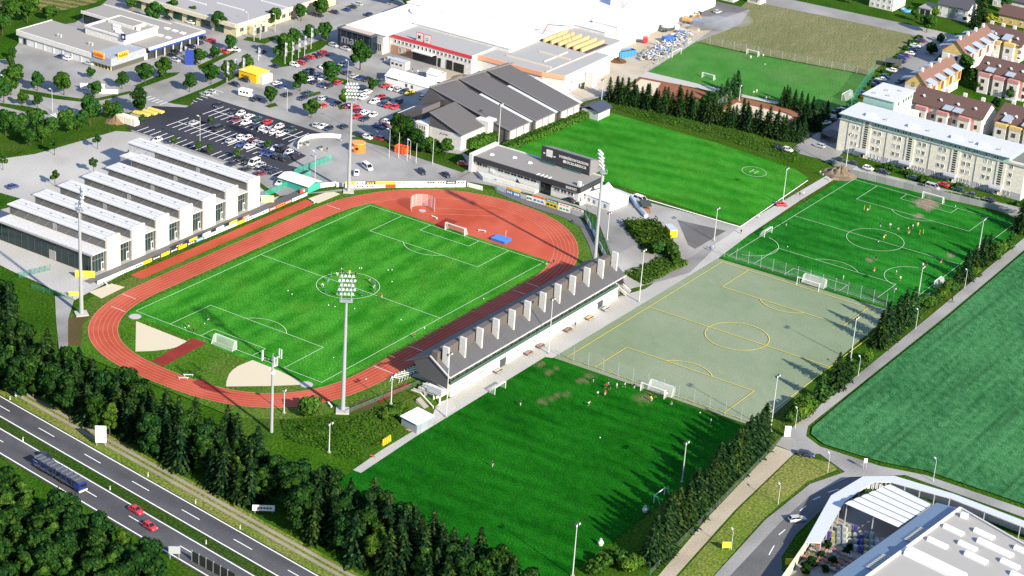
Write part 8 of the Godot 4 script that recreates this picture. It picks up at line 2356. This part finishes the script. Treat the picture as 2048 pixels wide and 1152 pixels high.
	for q in [[46, 882], [220, 980], [296, 953], [412, 1088], [480, 1058], [391, 1007], [20, 800]]:
		var d := thing("marker_post", "white roadside marker post", "marker post", Q(q[0], q[1]), "marker posts of the highway")
		part("post", Shape.new().hexa([Vector3(-0.1, 0, -0.08), Vector3(0.1, 0, -0.08), Vector3(0.1, 0, 0.08), Vector3(-0.1, 0, 0.08)], [Vector3(-0.1, 1.0, -0.08), Vector3(0.1, 1.15, -0.08), Vector3(0.1, 1.15, 0.08), Vector3(-0.1, 1.0, 0.08)]), mat("goal_white", Color.WHITE), d)
		part("reflector_band", bx(-0.11, 0.75, -0.09, 0.11, 0.9, 0.09), mat("sign_black", Color(0.02, 0.02, 0.02), 0.6), d)
		reg(d, "white roadside marker post")
	# heaps
	for q in [[1680, 348, 6.5, 2.6, "dirt_heap", "brown earth heap at the end of the sandy path", Color(0.40, 0.31, 0.22)], [930, 158, 6.0, 1.2, "sand_heap", "low sand heap before the supermarket loading doors", Color(0.55, 0.44, 0.28)], [1235, 122, 4.0, 1.4, "dirt_heap", "brown soil heap beside the blue skip", Color(0.26, 0.14, 0.07)], [230, 243, 4.0, 1.6, "sand_heap", "ochre earth heap beside the cream containers", Color(0.42, 0.30, 0.18)]]:
		var o := thing(q[4], q[5], "heap", Q(q[0], q[1]))
		rng.seed = int(q[0])
		var s := Shape.new()
		var rings := 6
		var pts := []
		for r in rings + 1:
			var row := []
			for k in 16:
				var a := TAU * k / 16
				var rad: float = q[2] * r / rings * (1.0 + 0.18 * n2.get_noise_2d(cos(a) * 40 + q[0], sin(a) * 40))
				row.append(Vector3(cos(a) * rad, q[3] * pow(1.0 - float(r) / rings, 1.2) * (1.0 + 0.5 * rng.randf_range(-1, 1) * (1.0 if r < rings else 0.0)) - (0.3 if r == rings else 0.0), sin(a) * rad))
			pts.append(row)
		for r in rings:
			for k in 16:
				s.col = q[6] * rng.randf_range(0.7, 1.25)
				s.quad(pts[r + 1][k], pts[r][k], pts[r][(k + 1) % 16], pts[r + 1][(k + 1) % 16])
		part("mound", s, vmat("heap_soil", 0.95, "leaf", 3.0), o)
	var sc := thing("scrap_heap", "long heap of pale scrap and boards beside the far pitch fence", "scrap heap", Q(1325, 102))
	rng.seed = 91
	var ss := Shape.new()
	for i in 420:
		var t01 := rng.randf()
		var p := (Q(1295, 122) - Q(1325, 102)).lerp(Q(1372, 72) - Q(1325, 102), t01) + Vector3(rng.randfn() * 2.2, 0, rng.randfn() * 2.2)
		p.y = rng.randf_range(0.2, 1.9)
		ss.col = [Color(0.55, 0.58, 0.62), Color(0.30, 0.33, 0.36), Color(0.62, 0.60, 0.55), Color(0.40, 0.32, 0.24), Color(0.10, 0.20, 0.40)][rng.randi() % 5]
		var dv := Vector3(rng.randf_range(-1, 1), rng.randf_range(-0.5, 0.5), rng.randf_range(-1, 1)).normalized() * rng.randf_range(0.3, 1.1)
		ss.beam(p - dv, p + dv, rng.randf_range(0.2, 0.7), 0.15)
	part("scrap_pieces", ss, vmat("scrap", 0.6), sc).set_meta("kind", "stuff")
	for i in 5:
		var c := thing("material_stack", "stack of building timber and blue sheeting on the building site", "material stack", Q(1352 + i * 12, 62 - i * 4 + (i % 2) * 10), "material stacks on the building site")
		part("timber", bx(-2.2, 0, -1.0, 2.2, 0.9 + 0.3 * (i % 2), 1.0), mat("stack%d" % (i % 3), [Color(0.45, 0.38, 0.28), Color(0.10, 0.22, 0.50), Color(0.62, 0.62, 0.62)][i % 3], 0.7), c)
		part("bearer", bx(-2.0, 0.9, -1.1, -1.7, 1.35, 1.1), mat("pallet_wood", Color(0.30, 0.22, 0.13), 0.9), c)
		reg(c, "%s material stack on the building site" % ["timber", "blue", "pale"][i % 3])
	# crates and yellow pipes by the car park entrance
	for q in [[255, 240, 4.2, 2.4, "cream site container beside the new car park entrance", Color(0.72, 0.66, 0.52)]]:
		var k := thing("site_container", q[4], "container", Q(q[0], q[1] + 6), "", deg_to_rad(2))
		part("shell", bx(-q[2], 0, -1.3, q[2], 2.6, 1.3), mat("container_cream", q[5], 0.6), k)
		for i in 2:
			part("door", bx(-q[2] + 0.4 + i * 3.6, 0.1, 1.3, -q[2] + 3.6 + i * 3.6, 2.5, 1.36), mat("container_door", Color(0.76, 0.72, 0.60), 0.6), k)
	for i in 3:
		var k := thing("board_stack", "stack of yellow formwork boards by the car park entrance", "board stack", Q(283 + i * 14, 230 - i * 3), "formwork stacks", deg_to_rad(5))
		part("boards", bx(-3.2, 0.3, -0.9, 3.2, 0.9, 0.9), mat("formwork_yellow", Color(0.68, 0.55, 0.12), 0.7), k)
		for x in [-2.2, 2.2]:
			part("bearer", bx(x - 0.15, 0, -0.9, x + 0.15, 0.3, 0.9), mat("pallet_wood", Color.WHITE), k)
		reg(k, "yellow formwork board stack")
	# benches, tables and barrels behind the grandstand
	for q in [[1178, 638, Color(0.55, 0.38, 0.18)], [1210, 620, Color(0.5, 0.5, 0.5)], [1135, 662, Color(0.25, 0.15, 0.10)], [1080, 694, Color(0.3, 0.22, 0.18)], [1056, 708, Color(0.30, 0.20, 0.16)], [995, 744, Color(0.4, 0.38, 0.34)]]:
		var k := thing("rear_bench", "bench set against the white rear wall of the grandstand", "bench", Q(q[0], q[1]), "benches behind the grandstand", deg_to_rad(88))
		part("table", bx(-1.4, 0.7, -0.4, 1.4, 0.78, 0.4), mat("bench_%d" % int(q[0]), q[2], 0.8), k)
		for s in [-0.75, 0.75]:
			part("seat", bx(-1.4, 0.42, s - 0.15, 1.4, 0.48, s + 0.15), mat("bench_%d" % int(q[0]), q[2], 0.8), k)
		for x in [-1.1, 1.1]:
			part("leg", bx(x - 0.05, 0, -0.8, x + 0.05, 0.7, 0.8), mat("steel_dark", Color.WHITE), k)
		reg(k, "bench behind the white stand wall")
	for i in 5:
		var k := thing("barrier_cone", "yellow barrier beside the path", "barrier", Q(766 + i * 3.4, 892 - i * 2.2), "yellow barriers by the path")
		part("blade", Shape.new().hexa([Vector3(-0.3, 0.15, -0.15), Vector3(0.3, 0.15, -0.15), Vector3(0.3, 0.15, 0.15), Vector3(-0.3, 0.15, 0.15)], [Vector3(-0.15, 1.9, -0.1), Vector3(0.15, 1.9, -0.1), Vector3(0.15, 1.9, 0.1), Vector3(-0.15, 1.9, 0.1)]), mat("barrier_yellow", Color(0.80, 0.55, 0.03), 0.5), k)
		part("foot", bx(-0.4, 0, -0.3, 0.4, 0.15, 0.3), mat("tyre", Color.WHITE), k)
		reg(k, "yellow barrier beside the path")
	for q in [[745, 914, Color(0.60, 0.14, 0.04), "orange barrier parts lying by the path"], [818, 862, Color(0.55, 0.40, 0.26), "pale wooden boards leaning by the grey shed"]]:
		var k := thing("loose_boards", q[3], "boards", Q(q[0], q[1]))
		for i in 4:
			part("board", Shape.new().beam(Vector3(-0.9 + i * 0.4, 0.1, -0.6), Vector3(-0.3 + i * 0.4, 0.5 + 0.2 * (i % 2), 0.7), 0.35, 0.08), mat("loose_%d" % int(q[0]), q[2], 0.7), k)
	for q in [[1786, 134, 20.0], [1662, 280, 70.0]]:
		var k := thing("carport", "dark roofed carport shelter beside the residential street", "carport", Q(q[0], q[1]), "carports of the estate", deg_to_rad(q[2]))
		part("roof", bx(-3.2, 2.4, -2.6, 3.2, 2.65, 2.6), mat("carport_roof", Color(0.07, 0.075, 0.08), 0.8), k)
		part("back_wall", bx(-3.0, 0, -2.5, 3.0, 2.4, -2.35), mat("carport_wall", Color(0.08, 0.09, 0.09), 0.8), k)
		for x in [-2.9, 0.0, 2.9]:
			part("post", bx(x - 0.07, 0, 2.3, x + 0.07, 2.4, 2.44), mat("carport_wall", Color.WHITE), k)
		reg(k, "dark roofed carport by the street")
	for q in [[1372, 1152]]:
		pass
	for q in [[1201, 1090], [1290, 1024]]:
		var k := thing("ball_sack", "pale ball sack on the lower pitch", "sack", Q(q[0], q[1]), "ball sacks on the lower pitch")
		part("bag", Shape.new().tube(Vector3.ZERO, Vector3(0, 0.7, 0), 0.55, 0.75, 10).tube(Vector3(0, 0.7, 0), Vector3(0, 1.5, 0), 0.75, 0.3, 10), mat("sack_pale", Color(0.55, 0.56, 0.50), 0.8), k)
		part("tie", Shape.new().tube(Vector3(0, 1.45, 0), Vector3(0, 1.75, 0), 0.18, 0.3, 8), mat("sack_tie", Color(0.4, 0.4, 0.36), 0.8), k)
		reg(k, "pale ball sack on the lower pitch")
	for q in [[1728, 418], [1739, 418], [1839, 468], [1846, 466]]:
		var k := thing("training_pole", "yellow training pole standing on the upper pitch", "pole", Q(q[0], q[1] + 2), "training poles on the upper pitch")
		part("pole", Shape.new().tube(Vector3.ZERO, Vector3(0, 1.8, 0), 0.06, 0.05, 6), mat("barrier_yellow", Color.WHITE), k)
		part("foot", Shape.new().tube(Vector3.ZERO, Vector3(0, 0.06, 0), 0.25, 0.2, 8), mat("tyre", Color.WHITE), k)
		reg(k, "yellow training pole standing on the upper pitch")
	# cars' islands: grass strips by the shopping road
	var isl := func(x, z): return turf(x, z, Color(0.035, 0.12, 0.008), Color(0.065, 0.18, 0.014), Color(0.2, 0.2, 0.06), 0.3)
	var gm := vmat("turf", 0.95, "grass", 14.0)
	for q in [[335, 205, 400, 180, 480, 145, 478, 152, 405, 190, 388, 200, 380, 212, 350, 208], [540, 122, 560, 110, 600, 98, 640, 80, 660, 84, 640, 100, 610, 110, 580, 132, 555, 136], [40, 178, 120, 192, 180, 200, 262, 182, 258, 188, 180, 206, 110, 198, 40, 186], [268, 172, 330, 146, 360, 145, 350, 152, 282, 176], [0, 206, 60, 214, 92, 222, 98, 230, 60, 226, 0, 212], [395, 132, 470, 98, 474, 104, 400, 140], [610, 190, 640, 183, 642, 188, 615, 196], [675, 212, 700, 206, 702, 214, 680, 220], [486, 80, 530, 88, 560, 75, 556, 70, 525, 78, 495, 74], [530, 212, 550, 206, 556, 212, 538, 216], [700, 276, 790, 300, 880, 330, 925, 345, 940, 335, 925, 310, 860, 300, 790, 285, 735, 268], [-30, 378, 0, 386, 42, 398, 30, 412, -30, 428], [0, 300, 232, 244, 232, 258, 60, 302, 0, 316], [640, 158, 690, 170, 700, 162, 655, 150]]:
		sheet("grass_island", pix(q), 0.12, gm, 3.0, isl)
	# smoke over the building site
	var puffs := [[1408, 62, 13.0, 5.0, 7.0, 0.16], [1432, 62, 15.0, 5.5, 8.0, 0.11], [1462, 56, 18.0, 6.0, 9.0, 0.05], [1372, 52, 9.0, 4.0, 6.0, 0.06]]
	for q in puffs:
		var fog := FogVolume.new()
		fog.name = numbered("smoke")
		tag(fog, "pale smoke drifting from the building site over the crop field", "smoke", "smoke over the building site")
		fog.shape = RenderingServer.FOG_VOLUME_SHAPE_ELLIPSOID
		fog.size = Vector3(q[2], q[3], q[4])
		var fm := FogMaterial.new()
		fm.density = q[5]
		fm.albedo = Color(0.9, 0.93, 0.97)
		fog.material = fm
		add_child(fog)
		fog.position = Q(q[0], q[1]) + Vector3(0, 3.5, 0)
		fog.rotation.y = deg_to_rad(35)
